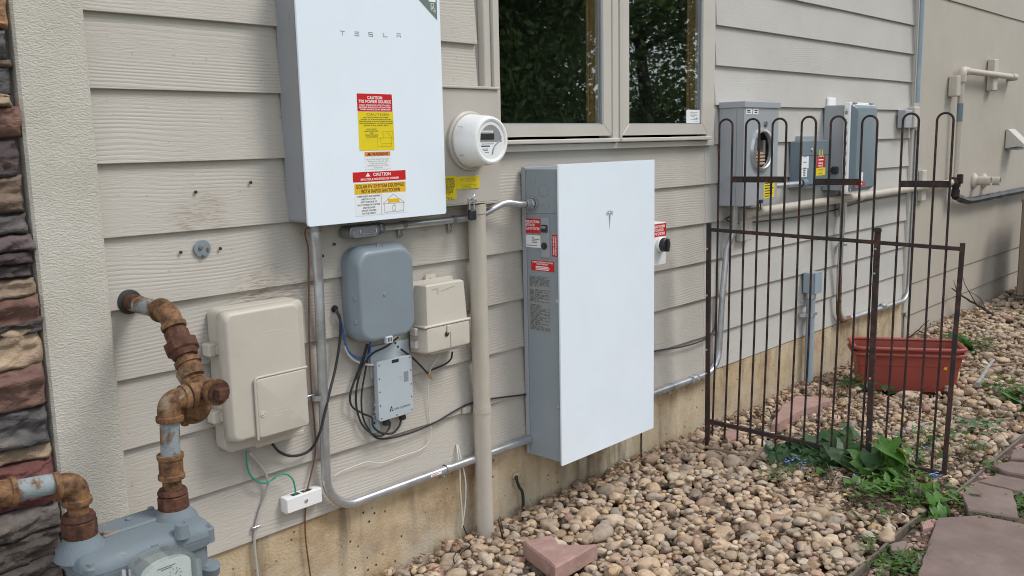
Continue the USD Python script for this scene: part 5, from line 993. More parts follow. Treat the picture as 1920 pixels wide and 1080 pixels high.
cable('cable', 'thin pale wire dropping from the beige interface box across the siding', [(2.0245, -0.03, 0.7141), (2.0058, -0.02, 0.6904), (1.9898, -0.012, 0.659), (1.9852, -0.006, 0.5996), (1.9841, -0.006, 0.5252), (1.9897, -0.007, 0.4582), (1.9832, -0.007, 0.4221), (1.9444, -0.006, 0.4), (1.8506, -0.006, 0.3993), (1.7719, -0.006, 0.3991), (1.7185, -0.006, 0.4176), (1.6656, -0.006, 0.4183), (1.6138, -0.006, 0.4155), (1.587, -0.006, 0.4076)], .0016, 'white_cable')
cable('cable', 'short black cable curling under the beige interface box', [(2.0788, -0.03, 0.7152), (2.0803, -0.022, 0.6913), (2.0621, -0.014, 0.6748), (2.0229, -0.008, 0.6666), (2.002, -0.004, 0.6627)], .0032, 'black_rubber')
cable('ground_wire', 'reddish bare ground wire beside the left conduit reaching the ground', [(1.5308, -0.05, 1.1886), (1.5206, -0.03, 1.1853), (1.5247, -0.014, 1.1655), (1.5367, -0.008, 1.117), (1.5319, -0.007, 1.0064), (1.5231, -0.007, 0.8469), (1.521, -0.007, 0.7001), (1.5247, -0.007, 0.583), (1.5212, -0.007, 0.4999), (1.5017, -0.007, 0.4378), (1.4843, -0.012, 0.4019), (1.476, -0.012, 0.3621), (1.4728, -0.006, 0.3106), (1.4715, -0.004, 0.242), (1.4764, -0.004, 0.1712), (1.4827, -0.004, 0.0904)], .0024, 'copper_wire')
cable('ground_wire', 'green earth wire from the telephone box to the white terminal', [(1.2775, -0.03, 0.5774), (1.2869, -0.014, 0.5302), (1.2963, -0.014, 0.4958), (1.324, -0.016, 0.4673), (1.3511, -0.02, 0.4635), (1.3773, -0.022, 0.4742), (1.4059, -0.022, 0.4708), (1.4265, -0.022, 0.45), (1.435, -0.02, 0.4204), (1.4363, -0.018, 0.3929)], .0026, 'green_cable')
cable('cable', 'soft grey cable hanging from the telephone box down the footing', [(1.2899, -0.028, 0.5704), (1.3229, -0.014, 0.5297), (1.344, -0.012, 0.4911), (1.3528, -0.008, 0.4568), (1.3442, -0.006, 0.4182), (1.3218, -0.006, 0.3763), (1.3046, -0.006, 0.3331), (1.2988, -0.004, 0.2855), (1.3009, -0.002, 0.2265), (1.3048, -0.002, 0.1587)], .0042, 'grey_cable', extra=[('staple', cat(cbox((1.3065, -0.006, 0.3357)[0] - .012, (1.3065, -0.006, 0.3357)[0] + .010, -.013, .0, (1.3065, -0.006, 0.3357)[2] - .004, (1.3065, -0.006, 0.3357)[2] + .004, .001)), 'galvanised_steel')])
cable('cable', 'thin grey wire loop beside the white terminal block', [(1.5105, -0.02, 0.3875), (1.4901, -0.012, 0.4018), (1.4747, -0.012, 0.3997), (1.46, -0.016, 0.3901)], .0014, 'grey_cable')
for k, (lab, pts) in enumerate((('left strand of the pale wire pair hanging before the footing', [(2.1148, 0.002, 0.3703), (2.1055, -0.012, 0.3426), (2.1059, -0.02, 0.2855), (2.1056, -0.02, 0.2166), (2.1176, -0.012, 0.1311), (2.1223, -0.01, 0.0688)]), ('right strand of the pale wire pair hanging before the footing', [(2.12, 0.002, 0.3689), (2.1158, -0.012, 0.3398), (2.1198, -0.022, 0.2918), (2.1304, -0.022, 0.2295), (2.1318, -0.014, 0.1372), (2.1167, -0.01, 0.0606)]))):
    cable('cable', lab, pts, .0024, 'white_cable')
cable('cable', 'dark loose wire trailing from the pale pair into the gravel', [(2.1199, -0.01, 0.0756), (2.14, -0.012, 0.0269), (2.1664, -0.03, -0.0157), (2.168, -0.06, -0.0439), (2.0648, -0.1, 0.0293), (1.9769, -0.14, 0.065), (1.9331, -0.16, 0.0567), (1.9512, -0.16, 0.0236), (1.9993, -0.16, -0.0174)], .0022, 'black_rubber')
cable('cable', 'dark thin cable sagging along the lap right of the battery', [(3.278, -0.006, 0.4881), (3.3825, -0.006, 0.4811), (3.555, -0.008, 0.4651), (3.7319, -0.008, 0.4646), (3.8285, -0.008, 0.4953), (3.8428, -0.01, 0.5723), (3.8465, -0.012, 0.6769)], .0035, 'black_rubber')
cable('cable', 'thin dark cable slung under the tan gas pipe', [(4.0286, -0.02, 1.0455), (3.9118, -0.02, 1.0333), (4.008, -0.012, 1.0048), (4.2331, -0.012, 0.9926), (4.7139, -0.01, 0.9843), (5.12, -0.01, 0.9885), (5.6148, -0.01, 1.017), (6.278, -0.01, 1.0266)], .0042, 'black_rubber')
root = thing('root_stub', 'black cable stub poking out of the concrete footing below the battery', 'cable', (2.4171, 0, 0.1644))
part(root, 'sheath', tube(spline([(2.4444, 0.02, 0.1516), (2.4042, -0.012, 0.1648), (2.4158, -0.014, 0.1279), (2.4309, -0.016, 0.1026), (2.438, -0.014, 0.0613), (2.436, -0.012, 0.0184), (2.4309, -0.01, -0.0237)], 6), np.interp(np.linspace(0, 1, 37), [0, .4, 1], [.0062, .0058, .0066]), 10), 'black_rubber')
part(root, 'mortar_patch', trimesh.creation.icosphere(2, 1).apply_transform(trimesh.transformations.translation_matrix(np.array((2.4244, 0.004, 0.1635))) @ np.diag([.024, .008, .014, 1])), 'concrete')

# ---------------------------------------------------------------- grey meter main with a round opening
MM = thing('meter_main', 'tall grey meter cabinet with a round opening behind the iron gate', 'meter box', (4.05, -.06, 1.1))
ax, bx, zt, zb, fy = 3.872, (4.2108, -0.126, 1.4081)[0], (3.8543, -0.126, 1.5769)[2], (3.8723, -0.126, 1.0983)[2], -.126
hc = np.array([(4.0435, -0.126, 1.3572)[0], fy, (4.0435, -0.126, 1.3572)[2]]); HR = .083
# the case is an open-fronted shell, its front plate has the round hole
part(MM, 'case', cat(box(ax, ax + .004, fy + .002, .003, zb, zt), box(bx - .004, bx, fy + .002, .003, zb, zt), box(ax + .004, bx - .004, fy + .002, .003, zb, zb + .004), box(ax + .004, bx - .004, fy + .002, .003, zt - .004, zt), box(ax + .004, bx - .004, -.004, .002, zb + .004, zt - .004)), 'pale_grey_metal_paint', smooth=False)
n_ = 40
front = sbox(ax, zb, bx, zt).difference(Polygon([(hc[0] + HR * math.cos(t), hc[2] + HR * math.sin(t)) for t in np.linspace(0, math.tau, n_, endpoint=False)]))
part(MM, 'front_plate', extrude_xz(front, fy + .0025, fy), 'pale_grey_metal_paint', smooth=False)
part(MM, 'fold', cbox(ax - .001, ax + .0, fy + .036, fy + .038, zb + .005, zt - .03, .0004), 'blue_grey_metal_paint')
part(MM, 'cap', cat(cbox(ax - .006, bx + .006, fy - .007, .004, zt + .0005, zt + .006, .002), cbox(ax - .006, bx + .006, fy - .007, fy - .004, zt - .022, zt + .003, .001), cbox(ax - .006, ax - .003, fy - .006, .004, zt - .022, zt + .003, .001)), 'pale_grey_metal_paint')
part(MM, 'opening_ring', ringl([(-.006, HR + .001), (.010, HR + .001), (.016, HR + .005), (.014, HR + .016), (.0, HR + .020)], hc, (0, -1, 0), 48), 'galvanised_steel')
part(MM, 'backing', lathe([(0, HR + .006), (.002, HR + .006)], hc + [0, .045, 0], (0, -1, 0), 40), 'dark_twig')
parts(MM, 'terminal', list([*[cbox(hc[0] - .05, hc[0] + .055, fy + .008, fy + .030, hc[2] - .070 + k * .016, hc[2] - .060 + k * .016, .001) for k in range(4)], cbox(hc[0] - .055, hc[0] + .06, fy + .024, fy + .043, hc[2] - .08, hc[2] - .006, .001)]), 'tan_ceramic')
parts(MM, 'jaw', list([*[cbox(hc[0] + x - .008, hc[0] + x + .008, fy + .006, fy + .043, hc[2] + z - .016, hc[2] + z + .016, .002) for x, z in ((-.035, .03), (-.035, -.002), (.045, .0), (.045, .03))]]), 'dull_steel')
lm = (4.0773, -0.126, 1.4803)
part(MM, 'latch', cat(lathe([(0, .016), (.004, .016), (.006, .012)], (lm[0], fy, lm[2]), (0, -1, 0), 18), cbox(lm[0] - .004, lm[0] + .004, fy - .012, fy - .004, lm[2] - .012, lm[2] + .012, .001)), 'dull_steel')
sticker(MM, (3.8902, -0.126, 1.5387)[0], (4.0066, -0.126, 1.5398)[0], (3.9459, -0.126, 1.5245)[2], (3.9449, -0.126, 1.5502)[2], fy - .0003, 'white_sticker', (), 'black_print', [((.002, -.012), (.004, .014)), ((-.05, .004), (-.02, .004)), ((-.05, -.004), (-.015, -.004)), ((.02, .004), (.05, .004)), ((.02, -.005), (.046, -.005))], label='small white notice', w=.005)
sticker(MM, (4.0754, -0.126, 1.1804)[0], (4.1843, -0.126, 1.175)[0], (4.1321, -0.126, 1.123)[2], (4.1282, -0.126, 1.2024)[2], fy - .0003, 'yellow_sticker', (), 'black_print', [((-.045, .033 - .0125 * k), ((.04, .03, .045, .02, .035, .0)[k], .033 - .0125 * k)) for k in range(6)], label='yellow notice near the bottom', w=.005)
parts(MM, 'knockout', [ringl([(-.001, r_k), (.0012, r_k), (.0012, r_k - .003), (-.001, r_k - .003)], (ax, -.05, zb + .10), (-1, 0, 0), 30) for r_k in (.042, .028)], 'pale_grey_metal_paint')
part(MM, 'hasp', cat(cbox((4.0417, -0.126, 1.1052)[0] - .012, (4.0417, -0.126, 1.1052)[0] + .012, fy - .012, fy, zb + .005, zb + .022, .002), tube(bend([((4.0159, -0.126, 1.094)[0], fy - .006, zb + .005), ((4.0159, -0.126, 1.094)[0], fy - .006, zb - .03), ((4.0159, -0.126, 1.094)[0] + .02, fy - .006, zb - .03), ((4.0159, -0.126, 1.094)[0] + .02, fy - .006, zb + .005)], .008), .003, 6)), 'dark_metal')
cr_ = thing('steel_conduit', 'bright steel nipple between the meter cabinet and the small disconnect', 'conduit', (4.3299, -0.06, 1.1747))
part(cr_, 'pipe', tube([(bx - .002, -.06, (4.4171, -0.06, 1.1705)[2]), ((4.5981, -0.06, 1.1759)[0] + .04, -.06, (4.4171, -0.06, 1.1705)[2])], .0150, 18), 'galvanised_steel')
part(cr_, 'locknut', ring((bx + .012, -.06, (4.4171, -0.06, 1.1705)[2]), (1, 0, 0), .021, .02), 'galvanised_steel')

# ---------------------------------------------------------------- small disconnect
DS = thing('disconnect_box', 'small blue-grey disconnect box with red and yellow stickers', 'electrical box', (4.8, -.04, 1.15))
fy = -.062
qx0, qx1, qzt, qzb = (4.5989, -0.062, 1.2935)[0], (4.9108, -0.062, 1.2846)[0], (4.7442, -0.062, 1.3888)[2], (4.7618, -0.062, 1.1395)[2]
part(DS, 'case', cbox(qx0, qx1, fy, .003, qzb, qzt, .003), 'blue_grey_metal_paint')
part(DS, 'cover', cbox(qx0 - .004, qx1 + .003, fy - .009, fy + .003, qzb + .02, qzt + .004, .003), 'blue_grey_metal_paint')
fy -= .009
part(DS, 'cover_seam', box(qx0, qx1, fy - .0008, fy + .001, (4.7324, -0.07, 1.3124)[2], (4.7324, -0.07, 1.3124)[2] + .003), 'dark_metal')
part(DS, 'top_flange', cbox(qx0 + .06, qx1 - .03, -.03, .003, qzt - .002, qzt + .03, .003), 'pale_grey_metal_paint')
part(DS, 'screw', screw((4.7024, -0.071, 1.3442), (0, -1, 0), .008, .006), 'galvanised_steel')
def st2(t, x0, x1, y0, y1, mat, segs=(), pm='black_print', lab=None, w=.006, fy=fy):
    X0, X1, Z1, Z0 = x0, x1, y0, y1
    return sticker(t, X0, X1, Z0, Z1, fy - .0004, mat, (), pm, segs, label=lab, w=w)
st2(DS, (4.5819, -0.071, 1.2661)[0], (4.6697, -0.071, 1.2632)[0], (4.6224, -0.071, 1.3123)[2], (4.6266, -0.071, 1.2478)[2], 'white_sticker', [((-.02, .03), (.02, .03)), ((-.02, .0), (.02, .0)), ((-.02, -.03), (.015, -.03))], 'grey_print', 'white data sticker')
st2(DS, (4.5846, -0.071, 1.2242)[0], (4.6535, -0.071, 1.2215)[0], (4.6205, -0.071, 1.2452)[2], (4.6233, -0.071, 1.203)[2], 'white_sticker', [((-.012, .022 - .009 * k), (.014, .022 - .009 * k)) for k in range(5)], 'black_print', 'white sticker with black bars', .005)
st2(DS, (4.7623, -0.071, 1.3173)[0], (4.8616, -0.071, 1.3149)[0], (4.8066, -0.071, 1.3392)[2], (4.8089, -0.071, 1.3076)[2], 'green_sticker', [((-.012, -.02), (-.012, .02)), ((.02, -.02), (.02, .02))], 'yellow_sticker', 'small dark sticker', .012)
st2(DS, (4.765, -0.071, 1.2801)[0], (4.8712, -0.071, 1.277)[0], (4.809, -0.071, 1.3061)[2], (4.8134, -0.071, 1.247)[2], 'red_sticker', [((-.03, .03), (.03, .03)), ((-.03, .012), (.03, .012)), ((-.03, -.006), (.01, -.006)), ((-.03, -.02), (.0, -.02)), ((.014, -.036), (.016, .0))], 'white_print', 'red warning sticker')
st2(DS, (4.7622, -0.071, 1.2287)[0], (4.8752, -0.071, 1.2245)[0], (4.8135, -0.071, 1.2456)[2], (4.8166, -0.071, 1.2036)[2], 'yellow_sticker', [((-.03, .01), (.03, .012)), ((-.03, -.01), (.02, -.01))], 'faded_print', 'yellow handwritten sticker')
part(DS, 'hub', cat(ring((qx0 + .03, -.06, (4.4171, -0.06, 1.1705)[2]), (1, 0, 0), .024, .05)), 'blue_grey_metal_paint')

# ---------------------------------------------------------------- large hinged enclosure
EN = thing('hinged_enclosure', 'large grey enclosure with a blue-grey door and toothed hinge strip', 'electrical box', (5.15, -.08, 1.12))
ex0 = 5.0; ezt, ezb = (4.9834, -0.08, 1.5829)[2], (5.0225, -0.08, 1.1117)[2]
ex1 = (5.3151, -0.165, 1.3337)[0] - .01
part(EN, 'case', cbox(ex0, ex1 - .01, -.118, .003, ezb, ezt, .004), 'pale_grey_metal_paint')
part(EN, 'hinge_flange', cbox(ex0 - .016, ex1, -.150, -.119, ezb - .012, ezt + .012, .003), 'white_plastic')
for k in range(17):
    z_ = ezb + (k + .5) * (ezt - ezb) / 17
    part(EN, 'hinge_knuckle', cbox(ex0 - .0215, ex0 - .0163, -.142, -.126, z_ - .009, z_ + .009, .002), 'dull_steel' if k % 2 else 'white_plastic')
part(EN, 'door', loft_xz([(-.150, rrect(ex0 + .004, ex1 - .002, ezb - .004, ezt + .002, .012)), (-.154, rrect(ex0 + .004, ex1 - .002, ezb - .004, ezt + .002, .012)), (-.176, rrect(ex0 + .020, ex1 - .008, ezb + .010, ezt - .014, .018)), (-.180, rrect(ex0 + .026, ex1 - .014, ezb + .016, ezt - .020, .014))]), 'blue_grey_metal_paint', smooth=40)
part(EN, 'door_edge', tube(bend([(ex0 + .012, -.158, ezb + .002), (ex0 + .012, -.158, ezt - .002), (ex1 - .006, -.158, ezt - .002)], .014), .004, 8), 'white_plastic')
parts(EN, 'latch', list([*[cbox(x_, x_ + .03, -.165, -.13, ezt + .003, ezt + .012, .002) for x_ in (ex0 + .02, ex1 - .06)]]), 'dull_steel')
part(EN, 'mount_lug', cbox(ex0 + .02, ex0 + .12, -.012, .002, ezt - .002, ezt + .045, .004), 'white_plastic')
kx = (5, -0.0734, 1.2258)
part(EN, 'knob', cat(cbox(4.978, 5.0, kx[1] - .022, kx[1] + .016, kx[2] - .020, kx[2] + .020, .006), lathe([(0, .018), (.012, .016)], (4.98, kx[1], kx[2]), (-1, 0, 0), 14)), 'black_rubber')
part(EN, 'side_sticker', cbox(4.9992, 5.0008, kx[1] + .03, kx[1] + .055, kx[2] - .016, kx[2] + .012, .0002), 'silver_sticker')
sticker(EN, (5.0666, -0.18, 1.1974)[0], (5.1255, -0.18, 1.195)[0], (5.0991, -0.18, 1.1634)[2], (5.0945, -0.18, 1.2111)[2], -.1804, 'white_sticker', [], label='white sticker on the door')
sticker(EN, (5.0131, -0.18, 1.1525)[0], (5.1601, -0.18, 1.1456)[0], (5.0872, -0.18, 1.1342)[2], (5.085, -0.18, 1.1581)[2], -.1804, 'red_sticker', [], 'white_print', [((-.04, .0), (.03, .0))], label='red sticker on the door', w=.006)

# ---------------------------------------------------------------- tan gas line along the wall
gy = -.045
gz = (5.0363, -0.045, 1.05)[2]
TG = thing('tan_gas_pipe', 'tan painted pipe along the siding that turns up and over the panel wall', 'gas pipe', (5.4, gy, gz))
gx1 = (7.1107, -0.05, 1.0442)[0]
part(TG, 'pipe', tube([((4.0207, -0.045, 1.0314)[0], gy, gz), (gx1, gy, gz + .012)], .0225, 18), 'pipe_paint')
part(TG, 'coupling', cat(ring(((5.4054, -0.045, 1.0624)[0], gy, gz + .003), (1, 0, 0), .0265, .07)), 'pipe_paint')
part(TG, 'end_cap', lathe([(-.01, .0265), (.05, .0265), (.05, .022)], ((4.0311, -0.045, 1.0306)[0], gy, gz), (1, 0, 0), 20), 'pipe_paint')
ux = gx1 + .012; uz = 1.858
part(TG, 'riser', tube([(ux, -.055, gz - .07), (ux, -.055, uz - .03)], .0205, 18), 'pipe_paint')
part(TG, 'valve', cat(ring((ux, -.055, gz + .012), (0, 0, 1), .032, .07), cyl((ux - .03, -.055, gz + .01), (ux - .075, -.06, gz + .012), .022, 14), cbox(ux - .02, ux + .02, -.10, -.06, gz + .0, gz + .07, .006)), 'gate_rust')
part(TG, 'drip_cap', cat(ring((ux, -.055, gz - .07), (0, 0, 1), .029, .05), ring((ux, -.055, gz - .02), (0, 0, 1), .024, .05)), 'gate_rust')
part(TG, 'elbow', tube(bend([(ux, -.055, uz - .08), (ux, -.055, uz), (ux + .11, -.055, uz)], .045), .030, 18), 'pipe_paint')
part(TG, 'overhead_pipe', tube([(ux + .06, -.055, uz), ((8.4295, -0.055, 1.8563)[0], -.055, uz)], .0225, 18), 'pipe_paint')
part(TG, 'end_elbow', tube(bend([((8.3393, -0.055, 1.8531)[0], -.055, uz), ((8.4446, -0.055, 1.8569)[0] + .03, -.055, uz), ((8.4446, -0.055, 1.8569)[0] + .03, .02, uz)], .03), .028, 16), 'pipe_paint')
part(TG, 'bracket', cat(cbox((7.8944, -0.02, 1.8598)[0], (8.0038, -0.02, 1.864)[0], -.05, .003, uz - .12, uz + .12, .006)), 'pipe_paint')
part(TG, 'regulator', cat(cbox((7.0168, -0.03, 1.7148)[0], (7.1313, -0.03, 1.7177)[0], -.06, .002, (7.0691, -0.03, 1.6748)[2], (7.0449, -0.03, 1.8199)[2], .006)), 'pipe_paint')
part(TG, 'label_band', lathe([(-.065, .0212), (.065, .0212)], (ux, -.055, (7.1242, -0.055, 1.5614)[2]), (0, 0, 1), 18), 'blue_grey_metal_paint', label='blue-grey band round the riser')
parts(TG, 'wall_clamp', [cbox((6.5511, -0.02, 1.0742)[0] - .04, (6.5511, -0.02, 1.0742)[0] + .04, -.03, .002, gz - .09, gz + .12, .004), cbox((5.2175, -0.02, 1.0289)[0] - .02, (5.2175, -0.02, 1.0289)[0] + .02, -.05, .002, gz - .10, gz + .03, .004)], 'trim_paint')
part(TG, 'under_bracket', cbox((4.0923, -0.02, 1.025)[0] - .05, (4.0923, -0.02, 1.025)[0] + .06, -.03, .001, gz - .14, gz - .02, .004), 'trim_paint')
IL = cable('insulated_line', 'dark wrapped refrigerant line rising slightly along the panel wall', [(gx1 + .03, -.05, .955), (7.4538, -0.045, 0.9066), (7.9151, -0.045, 0.9041), (8.4983, -0.045, 0.9061), (9.0666, -0.045, 0.9081), (9.6, -.045, .91)], np.full(51, .027) + np.random.default_rng(2).normal(0, .0022, 51), 'black_rubber', cat_='pipe', n=10)

# conduit falling from the big enclosure and rising along the corner
ec = [((5.1128, -0.06, 1.0914)[0], -.06, ezb + .02), (5.1941, -0.026, 0.9684), (5.2145, -0.026, 0.4605), (5.2271, -0.026, 0.3101), (6.3268, -0.026, 0.2973), (6.3768, -0.026, 0.4461), (6.3211, -0.026, 1.2444), (6.3204, -0.026, 1.5418)]
ec = [((5.1128, -0.06, 1.0914)[0], -.06, ezb + .02), ((5.1994, -0.026, 0.9057)[0], -.04, .95), ((5.2145, -0.026, 0.4605)[0], -.026, .6), ((5.2255, -0.026, 0.3298)[0], -.026, (5.2266, -0.026, 0.3167)[2]), (6.362, -.026, (6.2298, -0.026, 0.2964)[2]), (6.378, -.026, 1.2), (6.378, -.026, 1.5)]
EC = conduit('steel_conduit', 'steel conduit looping from the hinged enclosure low along the siding up the corner', ec, .0148, .12, extra=[
    ('strap', cat(ring((ec[2][0], -.026, .78), (0, 0, 1), .018, .02), cbox(ec[2][0] + .01, ec[2][0] + .045, -.02, -.002, .77, .79, .002), cyl((ec[2][0] + .035, -.02, .78), (ec[2][0] + .035, -.05, .78), .007, 8)), 'galvanised_steel'),
    ('coupling', ring(((5.9057, -0.026, 0.3003)[0], -.026, ec[3][2]), (1, 0, 0), .0185, .05), 'galvanised_steel'),
    ('rusty_elbow', tube(bend([np.array(ec[2]) + [0, -.0, .05], ec[3], np.array(ec[3]) + [.16, 0, .0]], .12, 12), .0157, 16), 'rust_fitting')])
JC = thing('corner_junction_box', 'small grey junction box on the corner trim with a conduit above', 'junction box', (6.36, -.03, 1.5))
part(JC, 'case', cbox((6.0748, -0.05, 1.5393)[0], (6.1863, -0.05, 1.54)[0], -.055, -.002, (6.1318, -0.05, 1.4549)[2], (6.117, -0.05, 1.5699)[2], .004), 'pale_grey_metal_paint')
part(JC, 'fitting', cat(cbox((6.2147, -0.05, 1.5402)[0], (6.3204, -0.05, 1.541)[0], -.06, -.012, (6.274, -0.05, 1.4544)[2], (6.2555, -0.05, 1.592)[2], .006), cyl(((6.2916, -0.04, 1.4615)[0], -.036, (6.2939, -0.04, 1.4441)[2]), ((6.2916, -0.04, 1.4615)[0], -.036, (6.2907, -0.04, 1.4684)[2]), .024, 14)), 'meter_box_paint')
part(JC, 'upper_conduit', tube([((6.3291, -0.035, 1.5762)[0], -.035, 1.62), ((6.3291, -0.035, 1.5762)[0], -.035, 3.4)], .0148, 16), 'light_blue_metal_paint')

# junction box on a square post
JB = thing('junction_box', 'small pale grey junction box on a light blue conduit stub beside the footing', 'junction box', (4.83, -.05, 0))
part(JB, 'case', cbox(4.79, (4.8766, -0.07, 0.6035)[0], -.069, -.002, (4.7926, -0.07, 0.5512)[2], (4.7845, -0.07, 0.6659)[2], .003), 'light_blue_metal_paint')
part(JB, 'cover', cbox(4.787, (4.8768, -0.073, 0.6037)[0], -.075, -.070, (4.7926, -0.07, 0.5512)[2] - .003, (4.7843, -0.07, 0.6689)[2] + .003, .002), 'light_blue_metal_paint')
jx = (4.8197, -0.035, 0.2721)[0]
part(JB, 'conduit', tube([(jx, -.038, -.06), (jx, -.038, (4.7926, -0.07, 0.5512)[2] + .01)], .024, 18), 'light_blue_metal_paint')
part(JB, 'connector', ring((jx, -.038, (4.7937, -0.07, 0.536)[2]), (0, 0, 1), .028, .03), 'galvanised_steel')
jz = (4.8523, -0.04, 0.4271)[2]
part(JB, 'strap', cat(ring((jx, -.038, jz), (0, 0, 1), .0265, .022), cbox(jx + .02, jx + .065, -.03, .0, jz - .011, jz + .011, .002), cbox(jx - .06, jx - .02, -.03, .0, jz - .011, jz + .011, .002), cyl((jx + .045, -.03, jz), (jx + .045, -.055, jz), .008, 10)), 'galvanised_steel')

# ---------------------------------------------------------------- vents on the panel wall
for k, (px, lab) in enumerate((('a', 'nearer of two tan round vent stubs on the panel wall'), ('b', 'farther of two tan round vent stubs on the panel wall'))):
    p = ((7.7204, 0, 1.0433), (7.9644, 0, 1.0323))[k]
    v = thing('round_vent', lab, 'vent', p, 'tan round vents on the panel wall')
    cpt = np.array(p)
    part(v, 'pipe', lathe([(0, .034), (.13, .034), (.13, .028), (.02, .028), (.02, .001)], cpt + [0, .005, 0], (0, -1, 0), 24), 'pipe_paint')
    part(v, 'flange', lathe([(0, .058), (.012, .058), (.018, .050), (.03, .036)], cpt + [0, .003, 0], (0, -1, 0), 24), 'pipe_paint')
hv = np.array((8.4925, 0, 1.2802))
HV = thing('hood_vent', 'tan triangular hood vent on the panel wall', 'vent', hv)
hz0, hz1 = hv[2], (8.4426, 0, 1.4393)[2]
part(HV, 'hood', hull([(hv[0] - .0, -.002, hz0), (hv[0] + .20, -.002, hz0), (hv[0], -.002, hz1), (hv[0] + .20, -.002, hz1), (hv[0], -.016, hz1), (hv[0] + .20, -.016, hz1), (hv[0], -.14, hz0 + .035), (hv[0] + .20, -.14, hz0 + .035), (hv[0], -.14, hz0 + .02), (hv[0] + .20, -.14, hz0 + .02)]), 'trim_paint')
part(HV, 'damper', cbox(hv[0] + .02, hv[0] + .18, -.10, -.004, hz0 - .014, hz0 + .006, .004), 'dark_grey_plastic')

# ---------------------------------------------------------------- air conditioner at the right edge
AC = thing('air_conditioner', 'brown outdoor air conditioner cabinet at the right edge of the picture', 'air conditioner', (8.7, -.6, 0))
part(AC, 'base', cbox(8.28, 9.06, -.98, -.20, .005, .07, .01), 'edging_plastic')
part(AC, 'cabinet', cbox(8.31, 9.03, -.95, -.22, .07, .84, .02), 'ac_paint')
part(AC, 'corner_post', cbox(8.296, 8.35, -.262, -.206, .07, .86, .01), 'ac_paint')
part(AC, 'corner_post', cbox(8.296, 8.35, -.966, -.91, .07, .86, .01), 'ac_paint')
part(AC, 'top', cbox(8.29, 9.05, -.97, -.20, .84, .88, .012), 'ac_paint')
parts(AC, 'grille_slot', list([*[box(8.275, 8.281, y, y + .010, .012, .06) for y in np.arange(-.96, -.21, .022)]]), 'dark_metal')
for k in range(24):
    part(AC, 'louvre', cbox(8.300, 8.312, -.908, -.264, .10 + k * .030, .118 + k * .030, .002), 'ac_paint')

# ---------------------------------------------------------------- iron gate
g0, g1 = np.array([3.562, -.130, 0.]), np.array([3.767, -1.117, 0.])
gd = (g1 - g0) / np.linalg.norm(g1 - g0); gn = np.array([gd[1], -gd[0], 0])
def gp(s, z, o=0.): return g0 + gd * s + np.array([0, 0, z]) + gn * o
def gbox(s0, s1, z0, z1, t0, t1, tilt=0.0, c=.0015):
    return hull([gp(s, z, t) for s in (s0, s1) for z in (z0, z1) for t in (t0, t1)])
GA = thing('iron_gate', 'rusty wrought-iron gate panel with hooped bars standing out from the wall', 'gate', g0 + gd * .5)
def rail(z0, z1, w, h): return hull([gp(s, z + dz, o) for s, z in ((-.002, z0), (1.016, z1)) for dz in (-h / 2, h / 2) for o in (-w / 2, w / 2)])
part(GA, 'post', hull([gp(.010 + a, z, b) for a in (-.009, .009) for b in (-.009, .009) for z in (-.06,)] + [gp(.004 + a, z, b) for a in (-.009, .009) for b in (-.009, .009) for z in (1.045,)]), 'gate_rust')
part(GA, 'post', hull([gp(.713 + a, z, b) for a in (-.011, .011) for b in (-.011, .011) for z in (-.06, 1.03)]), 'gate_rust')
part(GA, 'post_cap', hull([gp(.713 + a, 1.0305, b) for a in (-.015, .015) for b in (-.015, .015)] + [gp(.713 + a, 1.045, b) for a in (-.011, .011) for b in (-.011, .011)]), 'gate_rust')
part(GA, 'post', hull([gp(1.003 + a, z, b) for a in (-.009, .009) for b in (-.009, .009) for z in (-.06,)] + [gp(1.026 + a, z, b) for a in (-.009, .009) for b in (-.009, .009) for z in (.995,)]), 'gate_rust')
part(GA, 'top_rail', rail(1.016, .972, .016, .015), 'gate_rust')
part(GA, 'bottom_rail', rail(.133, .050, .016, .018), 'gate_rust')
hoops = [.072, .189, .303, .424, .541, .663, .815, .938]
for k, s in enumerate(hoops):
    hw = .0290; zt_ = 1.497 - .002 * (k % 3); sh = .012 - .02 * s
    zb0, zb1 = (.07 - .07 * s, .06 - .07 * s)
    P = [gp(s - hw - .010, zb0), gp(s - hw, .55), gp(s - hw + .002, 1.1)] + [gp(s - hw * math.cos(t) + .003, zt_ - hw + hw * math.sin(t)) for t in np.linspace(0, math.pi, 13)] + [gp(s + hw + .002, 1.1), gp(s + hw, .55), gp(s + hw - .010, zb1)]
    part(GA, 'hooped_bar', tube(P, .0047, 10), 'gate_rust')
for a, b, z in ((.101, .332, 1.238), (.453, .634, 1.229), (.786, .967, 1.222)):
    part(GA, 'name_plate', hull([gp(s, zz_, o) for s in (a, b) for zz_ in (z - .013, z + .013) for o in (-.008, -.004)]), 'gate_rust')
for z, s in ((.93, .005), (.72, .007), (.47, .009), (.36, .0095), (.96, .713), (.86, .713), (.42, .713), (.2, .713)):
    part(GA, 'screw', lathe([(0, .005), (.004, .004)], gp(s, z, .0) - gn * .014 if False else gp(s + .0, z, 0) + np.array([-.014, 0, 0]), (-1, 0, 0), 8), 'galvanised_steel')

